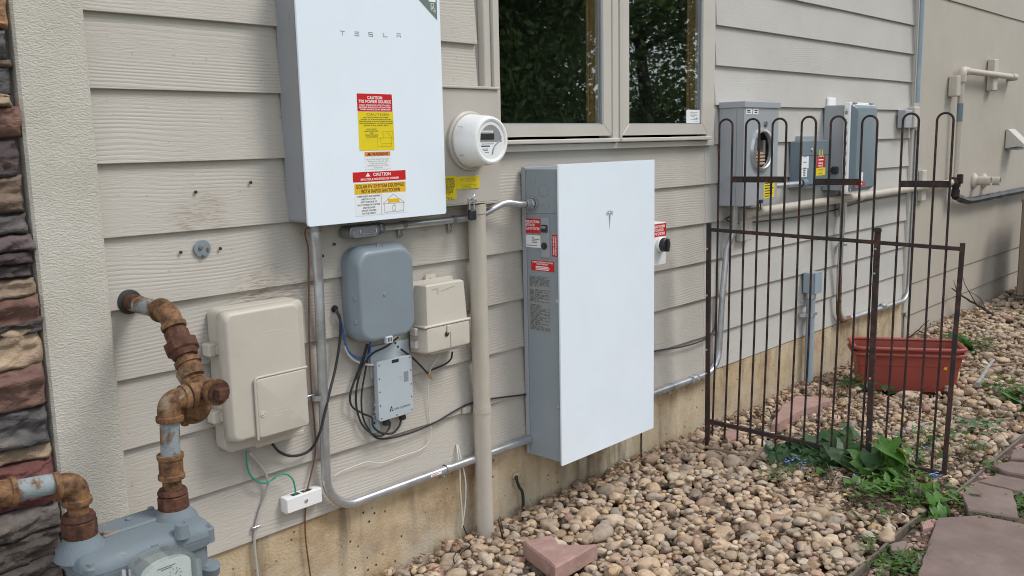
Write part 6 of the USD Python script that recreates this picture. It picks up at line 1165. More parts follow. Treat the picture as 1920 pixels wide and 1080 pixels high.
# ---------------------------------------------------------------- two nested planters
pa, pb = np.array([.51, -.86, 0]), np.array([.86, .51, 0]); pa /= np.linalg.norm(pa); pb = np.array([-pa[1], pa[0], 0])
PO = np.array((4.9849, -0.2673, 0))
def trough(z0, H, name, lab, grp_scale):
    T = thing(name, lab, 'planter', PO + pa * .25 + pb * .1 + [0, 0, z0], 'nested terracotta troughs')
    L, Wd = .50, .185
    def rr(l0, l1, w0, w1, r, z, n=5): return [PO + pa * a + pb * b + np.array([0, 0, z]) for a, b in rrect(l0, l1, w0, w1, r, n)]
    def skin(rings, flip=False):
        n = len(rings[0]); V = np.vstack(rings); F = []
        for k in range(len(rings) - 1):
            for i in range(n):
                j = (i + 1) % n; a, b, c, d = k * n + i, k * n + j, (k + 1) * n + j, (k + 1) * n + i
                F += [(a, b, c), (a, c, d)]
        for k in (0, len(rings) - 1):
            c = len(V); V = np.vstack([V, np.mean(rings[k], 0)])
            for i in range(n): F.append((c, k * n + (i + 1) % n, k * n + i) if k == 0 else (c, k * n + i, k * n + (i + 1) % n))
        return trimesh.Trimesh(V, F, process=False)
    t = .03
    rings = [rr(0, L, 0, Wd, .025, z0), rr(-.018, L + .018, -.018, Wd + .018, .03, z0 + H * .68), rr(-.022, L + .022, -.022, Wd + .022, .03, z0 + H * .69), rr(-.028, L + .028, -.028, Wd + .028, .034, z0 + H - .012), rr(-.022, L + .022, -.022, Wd + .022, .03, z0 + H - .006), rr(-.015, L + .015, -.015, Wd + .015, .025, z0 + H * .6), rr(.004, L - .004, .004, Wd - .004, .02, z0 + .008)]
    part(T, 'body', skin(rings), 'terracotta_plastic', smooth=40)
    e = .040
    pts = rr(-e, L + e, -e, Wd + e, .045, z0 + H, 8); pts.append(pts[0]); pts.append(pts[1])
    part(T, 'rim', tube(pts, .0105, 10), 'terracotta_plastic', smooth=60)
    r1 = rr(-e + .004, L + e - .004, -e + .004, Wd + e - .004, .042, z0 + H - .006, 6); r2 = rr(-.024, L + .024, -.024, Wd + .024, .03, z0 + H - .006, 6)
    n = len(r1); V = np.vstack([r1, r2, np.array(r1) + [0, 0, .008], np.array(r2) + [0, 0, .008]]); F = []
    for i in range(n):
        j = (i + 1) % n
        F += [(i, j, n + j), (i, n + j, n + i), (2 * n + i, 3 * n + j, 2 * n + j), (2 * n + i, 3 * n + i, 3 * n + j)]
    part(T, 'rim_flange', trimesh.Trimesh(V, F, process=False), 'terracotta_plastic', smooth=40)
    return T
TP = trough(-.005, .215, 'planter', 'outer terracotta plastic trough resting on the gravel, lower rim', 0)
stp = PO + pa * .44 - pb * .0215 + np.array([0, 0, .150])
tq = [stp + pa * a + np.array([0, 0, b]) + pb * o for a, b in ((-.012, -.018), (.004, -.022), (.014, .016), (-.002, .020)) for o in (-.0006, .004)]
part(TP, 'sticker', hull(tq), 'amber_sticker', label='small faded orange price sticker')
TP2 = trough(.028, .215, 'planter', 'inner terracotta plastic trough nested inside the other, upper rim', 0)

# ---------------------------------------------------------------- river gravel
def unit_stone(seed, sub):
    m = trimesh.creation.icosphere(sub, 1.0); v = m.vertices
    v = np.sign(v) * np.abs(v) ** (.82 + .1 * (seed % 4)); 
    n1 = meshkit.noise(v * 1.1 + seed * 3.7, seed)[:, None] - .5; n2 = meshkit.noise(v * 2.4 + seed * 1.3, seed + 50)[:, None] - .5
    v = v * (1 + .55 * n1 + .20 * n2)
    rr_ = np.random.default_rng(seed)
    for _ in range(3 if seed % 2 else 1):                                    # a few worn flats
        d = rr_.normal(size=3); d /= np.linalg.norm(d); h = v @ d; lim = .72
        v = v - np.clip(h - lim, 0, None)[:, None] * d * .75
    return v, m.faces
ST = {s: [unit_stone(k, s) for k in range(28)] for s in (0, 1, 2)}
PAL = np.array([(.43, .315, .205), (.36, .265, .18), (.28, .205, .145), (.32, .265, .21), (.26, .225, .19), (.46, .375, .275), (.40, .285, .19), (.36, .235, .165), (.42, .32, .22), (.34, .225, .12), (.30, .225, .155), (.35, .29, .23), (.24, .19, .145), (.49, .43, .34), (.40, .265, .12), (.27, .15, .115), (.17, .14, .12)]) * .86
PAL = (PAL * .82 + np.array([.42, .315, .23]) * .36) * 1.02
PW = np.array([10, 10, 9, 8, 5, 7, 8, 6, 9, 4, 8, 7, 5, 3, 2.0, 2, 2]); PW /= PW.sum()
CELL = .0065; GX0, GX1, GY0, GY1 = .5, 9.35, -1.15, .0
NX, NY = int((GX1 - GX0) / CELL), int((GY1 - GY0) / CELL)
gx_ = GX0 + np.arange(NX) * CELL; gy_ = GY0 + np.arange(NY) * CELL
hm = -.055 + .014 * (meshkit.fbm(np.stack(np.broadcast_arrays(gx_[:, None] * 2.2, gy_[None] * 2.2, 0.0), -1), 3, 4) - .5) + np.zeros((NX, NY))
CAPZ = .012 + .030 * (meshkit.fbm(np.stack(np.broadcast_arrays(gx_[:, None] * 1.6, gy_[None] * 1.6, 0.0), -1), 3, 9) - .5) + np.zeros((NX, NY))
stones = []
def rot3(yaw, a, b):
    cy_, sy_, ca, sa, cb, sb = math.cos(yaw), math.sin(yaw), math.cos(a), math.sin(a), math.cos(b), math.sin(b)
    return np.array([[cy_, -sy_, 0], [sy_, cy_, 0], [0, 0, 1]]) @ np.array([[1, 0, 0], [0, ca, -sa], [0, sa, ca]]) @ np.array([[cb, 0, sb], [0, 1, 0], [-sb, 0, cb]])
def drop(x, y, a, b, c, yaw, lim=None, force=False):
    ext = max(a, b)
    i0, i1 = max(0, int((x - ext - GX0) / CELL)), min(NX, int((x + ext - GX0) / CELL) + 2)
    j0, j1 = max(0, int((y - ext - GY0) / CELL)), min(NY, int((y + ext - GY0) / CELL) + 2)
    if i1 - i0 < 2 or j1 - j0 < 2: return None
    X, Y = gx_[i0:i1, None] - x, gy_[None, j0:j1] - y
    cu, su = math.cos(yaw), math.sin(yaw)
    q = ((X * cu + Y * su) / a) ** 2 + ((-X * su + Y * cu) / b) ** 2
    ok = q < .95
    if not ok.any(): return None
    cap = c * np.sqrt(np.clip(1 - q, 0, 1)); H = hm[i0:i1, j0:j1]
    z = np.partition((H + cap * .9)[ok], int(ok.sum() * .90) if ok.sum() > 4 else -1)[int(ok.sum() * .90) if ok.sum() > 4 else -1]
    if not force and z + c * .55 > CAPZ[i0:i1, j0:j1][ok].mean() + .028: return None
    H[ok] = np.maximum(H, z + cap)[ok]
    return z
blocked = []          # (centre x, y, radius) kept free for slabs
def try_stone(x, y, long_, rs_):
    a = long_ / 2; b = a * rs_.uniform(.62, .95); c = a * rs_.uniform(.42, .72)
    if y > -b * .8: return
    for bx_, by_, br_ in blocked:
        if (x - bx_) ** 2 + (y - by_) ** 2 < br_ * br_: return
    yaw = rs_.uniform(0, math.pi)
    z = drop(x, y, a, b, c, yaw)
    if z is None: return
    stones.append((x, y, z, a, b, c, yaw, rs_.normal(0, .16), rs_.normal(0, .16), int(rs_.integers(28)), int(rs_.choice(len(PAL), p=PW)), rs_.uniform(.74, 1.16)))
blocked += [(2.13, -.40, .07), (2.18, -.46, .05), (4.25, -.22, .09), (4.42, -.24, .08), (5.05, -.42, .12), (5.12, -.55, .12), (5.0, -.3, .12), (8.7, -.6, .35), (2.195, -.04, .03)]
r_ = np.random.default_rng(21)
def sizes(n, x):
    s = np.exp(r_.normal(math.log(.037), .42, n)); return np.clip(s, .014, .10)
for N, x0, x1 in ((2600, .6, 1.7), (12500, 1.5, 4.6), (8000, 4.4, 9.3)):
    xs, ys = r_.uniform(x0, x1, N), r_.uniform(GY0 + .01, -.005, N); ss = sizes(N, xs)
    order = np.argsort(-ss + r_.normal(0, .028, N))
    for k in order: try_stone(xs[k], ys[k], ss[k] * (1.12 if x0 > 4 else 1.0), r_)
# how large each stone shows from the camera, nearest first
def seen(s):
    d = np.array(s[:3]) - CAM; z = d @ fw
    if z < .3: return 0
    px, py = 960 + 1712.5 * (d @ rt) / z, 540 - 1712.5 * (d @ up) / z
    return s[3] / z if (-20 < px < 1940 and -20 < py < 1100) else 0
vis = np.array([seen(s) * (1.0 if s[2] > -.03 else .35) for s in stones])
order = np.argsort(-vis)
BED = thing('gravel_bed', None, None, (3, -.55, 0), kind='structure')
part(BED, 'gravel_base', uneven(.4, 10.5, -1.16, .02, -.045, .012, 220, 30, 7), 'soil', smooth=True)
def stone_mesh(s, sub):
    v, f = ST[sub][s[9]]
    R = rot3(s[6], s[7], s[8])
    return (v * np.array([s[3], s[4], s[5]])) @ R.T + np.array(s[:3]), f, np.clip(PAL[s[10]] * s[11], 0, .75)
rg = np.random.default_rng(77)
grit = []                                                        # grit and chips that fill the gaps between the stones
for _ in range(26000):
    x, y = rg.uniform(1.4, 6.2), rg.uniform(-1.13, -.006)
    i, j = int((x - GX0) / CELL), int((y - GY0) / CELL)
    if hm[i, j] > CAPZ[i, j] - .006: continue
    a = rg.uniform(.005, .0115); hm_ = hm[i, j]; grit.append((x, y, hm_ + a * .3, a, a * rg.uniform(.6, .9), a * rg.uniform(.45, .7), rg.uniform(0, 3.14), 0., 0., int(rg.integers(28)), int(rg.choice(len(PAL), p=PW)), rg.uniform(.7, 1.1)))
    hm[i, j] += a * .7
    if len(grit) > 9000: break
few = []
for rank, k in enumerate(order):
    s = stones[k]
    if rank < 300:
        v, f, c = stone_mesh(s, 2)
        part(BED, 'stone', (v, f), 'river_stone', smooth=True, tone=np.repeat(c[None], len(v), 0))
    else:
        few.append((s, 2 if rank < 1700 else 1))
few += [(s, 0) for s in grit]
V, F, T_, n_ = [], [], [], 0
for s, sub in few:
    v, f, c = stone_mesh(s, sub); V.append(v); F.append(f + n_); T_.append(np.repeat(c[None], len(v), 0)); n_ += len(v)
part(BED, 'small_stones', (np.vstack(V), np.vstack(F)), 'river_stone', smooth=True, kind='stuff', tone=np.vstack(T_))
def top_at(x, y):
    i, j = int(np.clip((x - GX0) / CELL, 0, NX - 1)), int(np.clip((y - GY0) / CELL, 0, NY - 1))
    return float(hm[max(0, i - 3):i + 4, max(0, j - 3):j + 4].max()) if GX0 < x < GX1 and GY0 < y < GY1 else -.01

# dry leaves and crumbs between the stones, more of them under the plants and along the wall
V, F, n_ = [], [], 0
def flake(x, y, L, rs_):
    w = L * rs_.uniform(.3, .6); pts = np.array([(-L, 0, 0), (-L * .3, w, .15 * L), (L * .5, w * .7, .1 * L), (L, 0, .05 * L), (L * .4, -w * .8, .18 * L), (-L * .4, -w, .12 * L), (0, 0, -.05 * L)])
    R = rot3(rs_.uniform(0, 6.28), rs_.normal(0, .5), rs_.normal(0, .5))
    return pts @ R.T + [x, y, top_at(x, y) + rs_.uniform(-.006, .004)], np.array([(6, 0, 1), (6, 1, 2), (6, 2, 3), (6, 3, 4), (6, 4, 5), (6, 5, 0)])
rf = np.random.default_rng(8)
spots = [(x, y) for x, y in zip(rf.uniform(1.6, 9, 900), rf.uniform(-1.14, -.01, 900))] + [(x, -abs(rf.normal(0, .05)) - .01) for x in rf.uniform(1.6, 8, 800)] + [(3.7 + rf.normal(0, .25), -.8 + rf.normal(0, .2)) for _ in range(700)] + [(x, -1.2 - abs(rf.normal(0, .05))) for x in rf.uniform(2.4, 5, 700)] + [(rf.uniform(4.0, 4.9), rf.uniform(-.5, -.1)) for _ in range(500)]
for x, y in spots:
    v, f = flake(x, y, rf.uniform(.004, .017), rf); V.append(v); F.append(f + n_); n_ += len(v)
single('leaf_litter', (np.vstack(V), np.vstack(F)), 'dry_leaf', 'brown dry leaf scraps scattered over gravel and soil', 'leaf litter', (3, -.6, 0), smooth=False, kind='stuff')
V, F, n_ = [], [], 0
for cx_, cy_, n0, s0, s1 in ((3.62, -.86, 900, .13, .10), (3.45, -1.02, 500, .12, .07), (3.85, -.62, 400, .12, .12), (3.75, -1.12, 300, .2, .04)):
    for _ in range(n0):
        v, f = flake(cx_ + rf.normal(0, s0), min(-.02, cy_ + rf.normal(0, s1)), rf.uniform(.005, .018), rf); V.append(v); F.append(f + n_); n_ += len(v)
single('plant_litter', (np.vstack(V), np.vstack(F)), 'dark_litter', 'dark crumbled leaf mould around the plants at the gate', 'leaf litter', (3.6, -.9, 0), smooth=False, kind='stuff')

# ---------------------------------------------------------------- slabs, path and edging
def slab(name, label, poly, z0, z1, mat, group=None, tilt=(0, 0), seed=1, cat_='paving stone'):
    P = np.array(poly, float); c = P.mean(0)
    # broken, slightly wandering outline
    Q = []
    for a, b in zip(P, np.roll(P, -1, 0)):
        L = np.linalg.norm(b - a); n = max(2, int(L / .018))
        for k in range(n):
            q = a + (b - a) * k / n; nn = np.array([b[1] - a[1], a[0] - b[0]]) / L
            Q.append(q + nn * (meshkit.fbm(np.array([q[0] * 22, q[1] * 22, seed * 1.0]), 3, seed) - .5) * .012 * (0 if k == 0 else 1))
    Q = np.array(Q); n = len(Q)
    rings = [(1.0, z0), (1.0, z1 - .006), (1 - .004 / max(.05, np.abs(P - c).mean()), z1)]
    V = []
    for s, z in rings:
        w = c + (Q - c) * s; V.append(np.column_stack([w, z + (w - c) @ np.array(tilt)]))
    V = np.vstack(V); F = []
    for k in range(2):
        for i in range(n):
            j = (i + 1) % n; a, b, c2, d = k * n + i, k * n + j, (k + 1) * n + j, (k + 1) * n + i
            F += [(a, b, c2), (a, c2, d)]
    pg = Polygon(V[2 * n:, :2])
    import mapbox_earcut as me
    tri = np.asarray(me.triangulate_float64(V[2 * n:, :2], np.array([n], np.uint32))).reshape(-1, 3) + 2 * n
    F = np.vstack([F, tri, tri[:, ::-1] - 2 * n])
    m = trimesh.Trimesh(V, F, process=False); trimesh.repair.fix_normals(m)
    return single(name, m, mat, label, cat_, (c[0], c[1], z0), smooth=25, group=group or {'flagstone': 'flagstones of the garden path', 'sandstone_slab': 'pink sandstone slabs on the gravel'}.get(name))
XY = lambda *p: [(q[0], q[1]) for q in p]
slab('sandstone_slab', 'broken pink sandstone slab lying on the gravel at the bottom centre', XY((2.1432, -0.2807, 0.085), (2.2376, -0.326, 0.085), (2.1995, -0.3916, 0.085), (2.2256, -0.4349, 0.085), (2.2839, -0.4907, 0.085), (2.0651, -0.4918, 0.085)), .03, .085, 'red_sandstone', seed=3)
slab('sandstone_slab', 'long pink sandstone slab lying along the footing behind the gate', XY((3.8589, -0.3061, 0.07), (4.1385, -0.2077, 0.07), (4.4409, -0.1456, 0.07), (4.5071, -0.2773, 0.07), (4.4629, -0.3347, 0.07), (4.1505, -0.3097, 0.07), (3.899, -0.3291, 0.07)), .02, .07, 'red_sandstone', tilt=(-.03, -.03), seed=5)
slab('sandstone_slab', 'small pink stone half hidden by gravel at the foot of the gate', XY((3.6709, -0.1571, 0.05), (3.796, -0.1563, 0.05), (3.7078, -0.2394, 0.05), (3.5913, -0.2309, 0.05)), -.02, .05, 'red_sandstone', seed=6)
slab('flagstone', 'largest brown flagstone of the path in the lower right corner', XY((3.3789, -1.218, 0.02), (3.5034, -1.3276, 0.02), (3.522, -1.4964, 0.02), (3.08, -2.15), (2.62, -1.95), (2.8701, -1.3249, 0.02)), -.03, .022, 'flagstone', seed=11)
slab('flagstone', 'second brown flagstone, five-sided, just past the largest one', XY((3.6649, -1.2148, 0.02), (3.8299, -1.2186, 0.02), (3.8254, -1.3546, 0.02), (3.564, -1.4442, 0.02), (3.5173, -1.2828, 0.02)), -.03, .026, 'flagstone', seed=12)
slab('flagstone', 'thin brown flagstone sliver between larger path stones', XY((3.8599, -1.2178, 0.02), (4.0006, -1.2547, 0.02), (3.9961, -1.3806, 0.02), (3.8611, -1.4229, 0.02), (3.8472, -1.3547, 0.02)), -.03, .02, 'flagstone', seed=13)
slab('flagstone', 'brown flagstone reaching the right picture edge above the sliver', XY((4.0771, -1.2089, 0.02), (4.179, -1.2498, 0.02), (4.2313, -1.3537, 0.02), (4.0549, -1.3955, 0.02), (4.033, -1.2743, 0.02)), -.03, .024, 'flagstone', seed=14)
slab('flagstone', 'farthest brown flagstone of the path at the right edge', XY((4.2088, -1.2441, 0.02), (4.3318, -1.2203, 0.02), (4.5, -1.3113, 0.02), (4.2882, -1.3606, 0.02)), -.03, .028, 'flagstone', seed=15)
for k, (p, lab) in enumerate(((((2.9093, -1.193), (2.9459, -1.2178), (2.873, -1.2385), (2.8544, -1.211)), 'reddish stone chip in the weeds by the edging'), (((3.0707, -1.1632), (3.1385, -1.1967), (3.0607, -1.216), (3.0215, -1.1892)), 'round brownish stone between edging and large flagstone'), (((3.3189, -1.1791), (3.3678, -1.2001), (3.3095, -1.2328), (3.2549, -1.2107)), 'pinkish flat chip beside the large flagstone corner'), (((6.047, -0.3426), (6.1993, -0.3919), (5.9962, -0.4654), (5.8374, -0.4435)), ''))):
    if not lab: continue
    pp = list(p)
    slab('stone_chip', lab, pp, -.03, .006 + .004 * k, 'red_sandstone' if k != 1 else 'flagstone', seed=20 + k, cat_='stone')
def strip(pts, h, w):
    P = spline(pts, 6); out = []
    t = np.gradient(P, axis=0); t /= np.linalg.norm(t, axis=1, keepdims=True); nn = np.column_stack([-t[:, 1], t[:, 0], 0 * t[:, 0]])
    V = np.vstack([np.hstack([P[:, None] + nn[:, None] * w / 2 + [0, 0, h], ]).reshape(-1, 3), P - nn * w / 2 + [0, 0, h], P - nn * w / 2 - [0, 0, .06], P + nn * w / 2 - [0, 0, .06]])
    n = len(P); F = []
    for k in range(n - 1):
        for a in range(4):
            b = (a + 1) % 4; F += [(a * n + k, b * n + k, b * n + k + 1), (a * n + k, b * n + k + 1, a * n + k + 1)]
    return trimesh.Trimesh(V, F, process=False)
ed = [(.5, -1.15, .0), (2.0, -1.165, .004), (2.956, -1.157, .006), (3.324, -1.150, .004), (3.689, -1.178, .0), (4.15, -1.185, .005), (4.618, -1.196, .01), (6.0, -1.20, .005), (9.0, -1.22, 0)]
single('garden_edging', strip(ed, .007, .010), 'edging_plastic', 'dark garden edging strip dividing the gravel from the flagstone path', 'edging', (3.3, -1.15, 0), smooth=40)
single('path_gravel', (lambda L: (np.vstack([a for a, _ in L]), np.vstack([b + k * len(L[0][0]) for k, (_, b) in enumerate(L)])))([((ST[1][int(q[0])][0] * q[1] * np.array([1, .8, .55])) @ rot3(q[2], 0, 0).T + [q[3], q[4], -.006], ST[1][int(q[0])][1]) for q in np.column_stack([rf.integers(0, 28, 900), rf.uniform(.004, .014, 900), rf.uniform(0, 6, 900), rf.uniform(2.2, 6.5, 900), -1.18 - np.abs(rf.normal(0, .07, 900))])]), 'red_sandstone', 'small reddish chips strewn beside the edging strip', 'stone chips', (3.3, -1.22, 0), smooth=True, kind='stuff')

# ---------------------------------------------------------------- plants
def heart_leaf(L, W_, fold, droop, nu=9, nv=7):
    V, F = [], []
    for i in range(nu):
        u = i / (nu - 1)
        half = W_ * (math.sin(math.pi * min(1, u * .93 + .16)) ** .8) * (1 - u) ** .40 * 1.05 if u < .999 else .0005
        back = -.20 * L * (1 - u) ** 3
        for j in range(nv):
            v = j / (nv - 1) * 2 - 1
            x = u * L + back * abs(v) ** 1.3 * 1.4
            z = -droop * L * u * u + fold * abs(v) * half - .10 * half * math.sin(v * 7 + u * 9) * .35
            V.append((x, v * half, z))
    for i in range(nu - 1):
        for j in range(nv - 1):
            a, b, c, d = i * nv + j, i * nv + j + 1, (i + 1) * nv + j + 1, (i + 1) * nv + j
            F += [(a, d, c), (a, c, b)]
    return np.array(V), np.array(F)
def place(v, p, yaw, pitch, roll=0):
    R = rot3(yaw, 0, 0) @ rot3(0, roll, 0) @ rot3(0, 0, -pitch)
    return v @ R.T + np.asarray(p)
rp = np.random.default_rng(31)
def stalk(p, q, r=.0022):
    p, q = np.asarray(p, float), np.asarray(q, float); m = (p + q) / 2 + np.array([rp.normal(0, .012), rp.normal(0, .012), .02])
    return tube(spline([p, m, q], 4), r, 5, caps=False)
def flower(c, r):
    out = []
    for k in range(5):
        a = k * math.tau / 5 + rp.uniform(0, 1)
        d = np.array([math.cos(a), math.sin(a), .25]); s = np.array([-math.sin(a), math.cos(a), 0])
        out.append(([c, c + d * r * .6 + s * r * .42, c + d * r, c + d * r * .6 - s * r * .42], [(0, 1, 2), (0, 2, 3)]))
    return out
def brunnera(label, root_px, leaves, flowers, mats, small):
    root_ = np.array(tuple(root_px) + (0.02,))
    t = thing('flowering_plant' if flowers else 'leafy_plant', label, 'plant', root_)
    st_ = []
    for (tx, ty, tz_, L, yaw, pitch, m) in leaves:
        tip = np.array((tx, ty, tz_)); L *= 1.3; yaw = -2.25 + .5 * ((yaw + 2.25 + math.pi) % math.tau - math.pi); pitch = -.5 + .4 * pitch; v, f = heart_leaf(L * .92, L * .54, rp.uniform(.04, .2), rp.uniform(.1, .35))
        v = place(v, tip - np.array([math.cos(yaw), math.sin(yaw), 0]) * L * .45, yaw, pitch, rp.normal(0, .2))
        part(t, 'leaf', (v, f), m, smooth=True)
        st_.append(stalk(root_ + [rp.normal(0, .03), rp.normal(0, .03), -.01], tip - np.array([math.cos(yaw), math.sin(yaw), 0]) * L * .42))
    V, F, n = [], [], 0
    for k in range(small):
        L = rp.uniform(.022, .05); v, f = heart_leaf(L, L * .42, .2, .3, 5, 5)
        p = root_ + [rp.normal(0, .085), rp.normal(0, .085), 0]; p[2] = top_at(p[0], p[1]) + rp.uniform(-.005, .06)
        V.append(place(v, p, rp.uniform(0, 6.28), rp.uniform(-.3, .9), rp.normal(0, .3))); F.append(f + n); n += len(v)
    if small: part(t, 'small_leaves', (np.vstack(V), np.vstack(F)), mats, smooth=True, kind='stuff')
    fl = []
    for (tx, ty, tz_, cnt) in flowers:
        c = np.array((tx, ty, tz_)); st_.append(stalk(root_, c, .0014))
        for k in range(cnt): fl += flower(c + rp.normal(0, .010, 3) * [1, 1, .6], rp.uniform(.005, .0075))
    if fl:
        V, F, n = [], [], 0
        for a, b in fl: V.append(np.array(a)); F.append(np.array(b) + n); n += len(a)
        part(t, 'flowers', (np.vstack(V), np.vstack(F)), 'blue_petal', smooth=False, kind='stuff')
    part(t, 'stems', cat(*st_), 'stem_green', smooth=True)
    return t
brunnera('broad-leaved plant with bright blue flowers at the bottom rail, left of the middle post', (3.697, -0.605), [(3.6766, -0.6373, 0.11, 0.105, -2.3, 0.15, 'dark_leaf'), (3.7254, -0.6613, 0.1, 0.07, 2.5, 0.4, 'dark_leaf'), (3.6528, -0.7795, 0.1, 0.125, -1.2, -0.15, 'dark_leaf'), (3.6501, -0.7244, 0.06, 0.1, -2.0, -0.3, 'dark_leaf'), (3.5394, -0.551, 0.07, 0.09, 2.8, 0.0, 'dark_leaf'), (3.511, -0.5339, 0.05, 0.08, 3.4, -0.2, 'dark_leaf'), (3.5247, -0.6121, 0.05, 0.085, -2.6, -0.4, 'dark_leaf'), (3.6037, -0.4413, 0.05, 0.06, 2.6, 0.3, 'dark_leaf'), (3.5276, -0.6707, 0.03, 0.075, -2.0, -0.4, 'dark_leaf'), (3.552, -0.7294, 0.03, 0.08, -1.6, -0.5, 'dark_leaf'), (3.6284, -0.7646, 0.04, 0.09, -1.5, -0.5, 'dark_leaf'), (3.6555, -0.8098, 0.05, 0.08, -0.8, -0.3, 'dark_leaf'), (3.7725, -0.64, 0.11, 0.07, 0.8, 0.2, 'dark_leaf'), (3.6045, -0.617, 0.06, 0.07, 3.0, 0.1, 'dark_leaf'), (3.4899, -0.6056, 0.03, 0.06, -2.8, -0.3, 'dark_leaf'), (3.5993, -0.6837, 0.06, 0.08, -2.2, -0.1, 'dark_leaf'), (3.624, -0.5923, 0.09, 0.075, 2.9, 0.1, 'dark_leaf'), (3.6774, -0.7289, 0.12, 0.09, 1.2, 0.2, 'dark_leaf'), (3.6306, -0.8521, 0.09, 0.09, 0.2, 0.1, 'bright_leaf'), (3.6316, -0.5102, 0.07, 0.065, 2.4, 0.1, 'dark_leaf'), (3.4731, -0.7306, 0.03, 0.07, -1.8, -0.2, 'bright_leaf'), (3.5076, -0.7941, 0.04, 0.075, -1.2, -0.2, 'dark_leaf')], [(3.5165, -0.5725, 0.055, 8), (3.5518, -0.5745, 0.06, 8), (3.5026, -0.565, 0.05, 5), (3.6489, -0.3943, 0.06, 7), (3.5933, -0.462, 0.05, 3), (3.5382, -0.6079, 0.05, 4), (3.4834, -0.6373, 0.03, 2), (3.5639, -0.8367, 0.05, 6)], 'dark_leaf', 90)
brunnera('bright green broad-leaved plant climbing round the middle gate post', (3.703, -0.883), [(3.6683, -0.9652, 0.16, 0.125, -0.6, 0.35, 'bright_leaf'), (3.6619, -0.9042, 0.13, 0.075, 2.6, -0.2, 'bright_leaf'), (3.6668, -0.983, 0.11, 0.075, -1.4, -0.9, 'bright_leaf'), (3.7102, -0.9871, 0.14, 0.06, 0.3, -0.3, 'bright_leaf'), (3.8352, -0.72, 0.14, 0.085, 0.2, 0.5, 'dark_leaf'), (3.753, -0.6768, 0.13, 0.09, 2.9, 0.2, 'dark_leaf'), (3.6241, -0.8378, 0.07, 0.06, 2.2, -0.1, 'bright_leaf'), (3.5802, -0.8978, 0.06, 0.065, -1.7, -0.8, 'bright_leaf'), (3.4563, -0.8838, 0.05, 0.06, -1.9, -0.9, 'bright_leaf'), (3.6017, -1.0305, 0.05, 0.095, -1.0, -0.15, 'bright_leaf'), (3.6018, -1.0886, 0.04, 0.07, -0.6, -0.3, 'bright_leaf'), (3.6681, -0.9266, 0.06, 0.06, 0.4, 0.1, 'dark_leaf'), (3.472, -0.9249, 0.04, 0.06, -2.0, -0.4, 'dark_leaf'), (3.6473, -0.9233, 0.17, 0.08, 2.4, 0.2, 'bright_leaf'), (3.547, -0.9876, 0.06, 0.085, -1.8, -0.3, 'bright_leaf'), (3.4528, -0.9679, 0.05, 0.075, -2.4, -0.3, 'bright_leaf'), (3.6058, -1.0026, 0.08, 0.08, -0.4, 0.0, 'bright_leaf'), (3.6144, -0.8799, 0.11, 0.075, 3.0, 0.1, 'dark_leaf')], [(3.5621, -1.0505, 0.06, 4), (3.6778, -1.1122, 0.07, 9), (3.6804, -1.097, 0.07, 5), (3.5965, -0.8565, 0.05, 5), (3.613, -0.9801, 0.05, 3)], 'bright_leaf', 60)
brunnera('sprawling weedy plant with pale blue flowers just behind the right gate post', (4.13, -0.931), [(3.916, -1.0012, 0.05, 0.055, 0.4, 0.1, 'weed_leaf'), (3.9783, -1.024, 0.05, 0.05, 1.2, 0.2, 'weed_leaf'), (3.9367, -0.9614, 0.04, 0.05, 2.4, 0.1, 'weed_leaf')], [(4.3284, -0.8309, 0.06, 6), (4.2111, -0.8144, 0.06, 4), (4.1299, -0.9552, 0.06, 6), (4.0518, -0.9503, 0.05, 5), (4.3151, -0.8404, 0.06, 4)], 'weed_leaf', 30)
brunnera('green broad-leaved sprig at the foot of the right gate post', (3.586, -1.186), [(3.5911, -1.221, 0.04, 0.06, -0.2, 0.2, 'bright_leaf'), (3.4779, -1.2042, 0.06, 0.075, -1.5, -0.7, 'bright_leaf'), (3.436, -1.2232, 0.03, 0.06, -1.7, -0.7, 'bright_leaf'), (3.5004, -1.2214, 0.03, 0.05, -1.0, -0.3, 'weed_leaf')], [], 'bright_leaf', 40)
brunnera('crumpled pale green fallen leaves on gravel before the gate', (3.237, -1.045), [(3.2515, -1.0685, 0.012, 0.125, -0.5, -0.02, 'pale_leaf'), (3.2415, -1.0271, 0.01, 0.07, 2.7, 0.05, 'pale_leaf'), (3.322, -0.9182, 0.012, 0.05, 1.0, 0.05, 'weed_leaf'), (3.2261, -1.1266, 0.01, 0.05, -0.3, 0, 'pale_leaf')], [], 'weed_leaf', 12)
brunnera('leafy green clump growing behind the right end of the planters', (6.34, -0.398), [(6.2269, -0.378, 0.1, 0.09, 1.9, 0.3, 'dark_leaf'), (6.2313, -0.4684, 0.09, 0.11, 0.4, 0.0, 'dark_leaf'), (6.2421, -0.4996, 0.05, 0.1, 0.2, -0.2, 'dark_leaf')], [], 'weed_leaf', 110)
brunnera('broad-leaved green plant at the right picture edge beside the gravel', (5.333, -0.978), [(5.1255, -0.9994, 0.03, 0.12, -2.0, -0.3, 'bright_leaf'), (5.1913, -1.0236, 0.06, 0.11, -0.4, 0.2, 'bright_leaf'), (5.2667, -1.042, 0.07, 0.1, 0.3, 0.3, 'bright_leaf'), (5.131, -1.0533, 0.03, 0.09, -1.2, -0.1, 'dark_leaf')], [], 'weed_leaf', 60)
brunnera('low dark weed under the left end of the planters', (4.944, -0.323), [(4.9031, -0.2724, 0.04, 0.07, 2.5, 0.3, 'dark_leaf'), (4.9139, -0.3929, 0.04, 0.05, 0.5, 0.4, 'dark_leaf')], [], 'dark_leaf', 60)
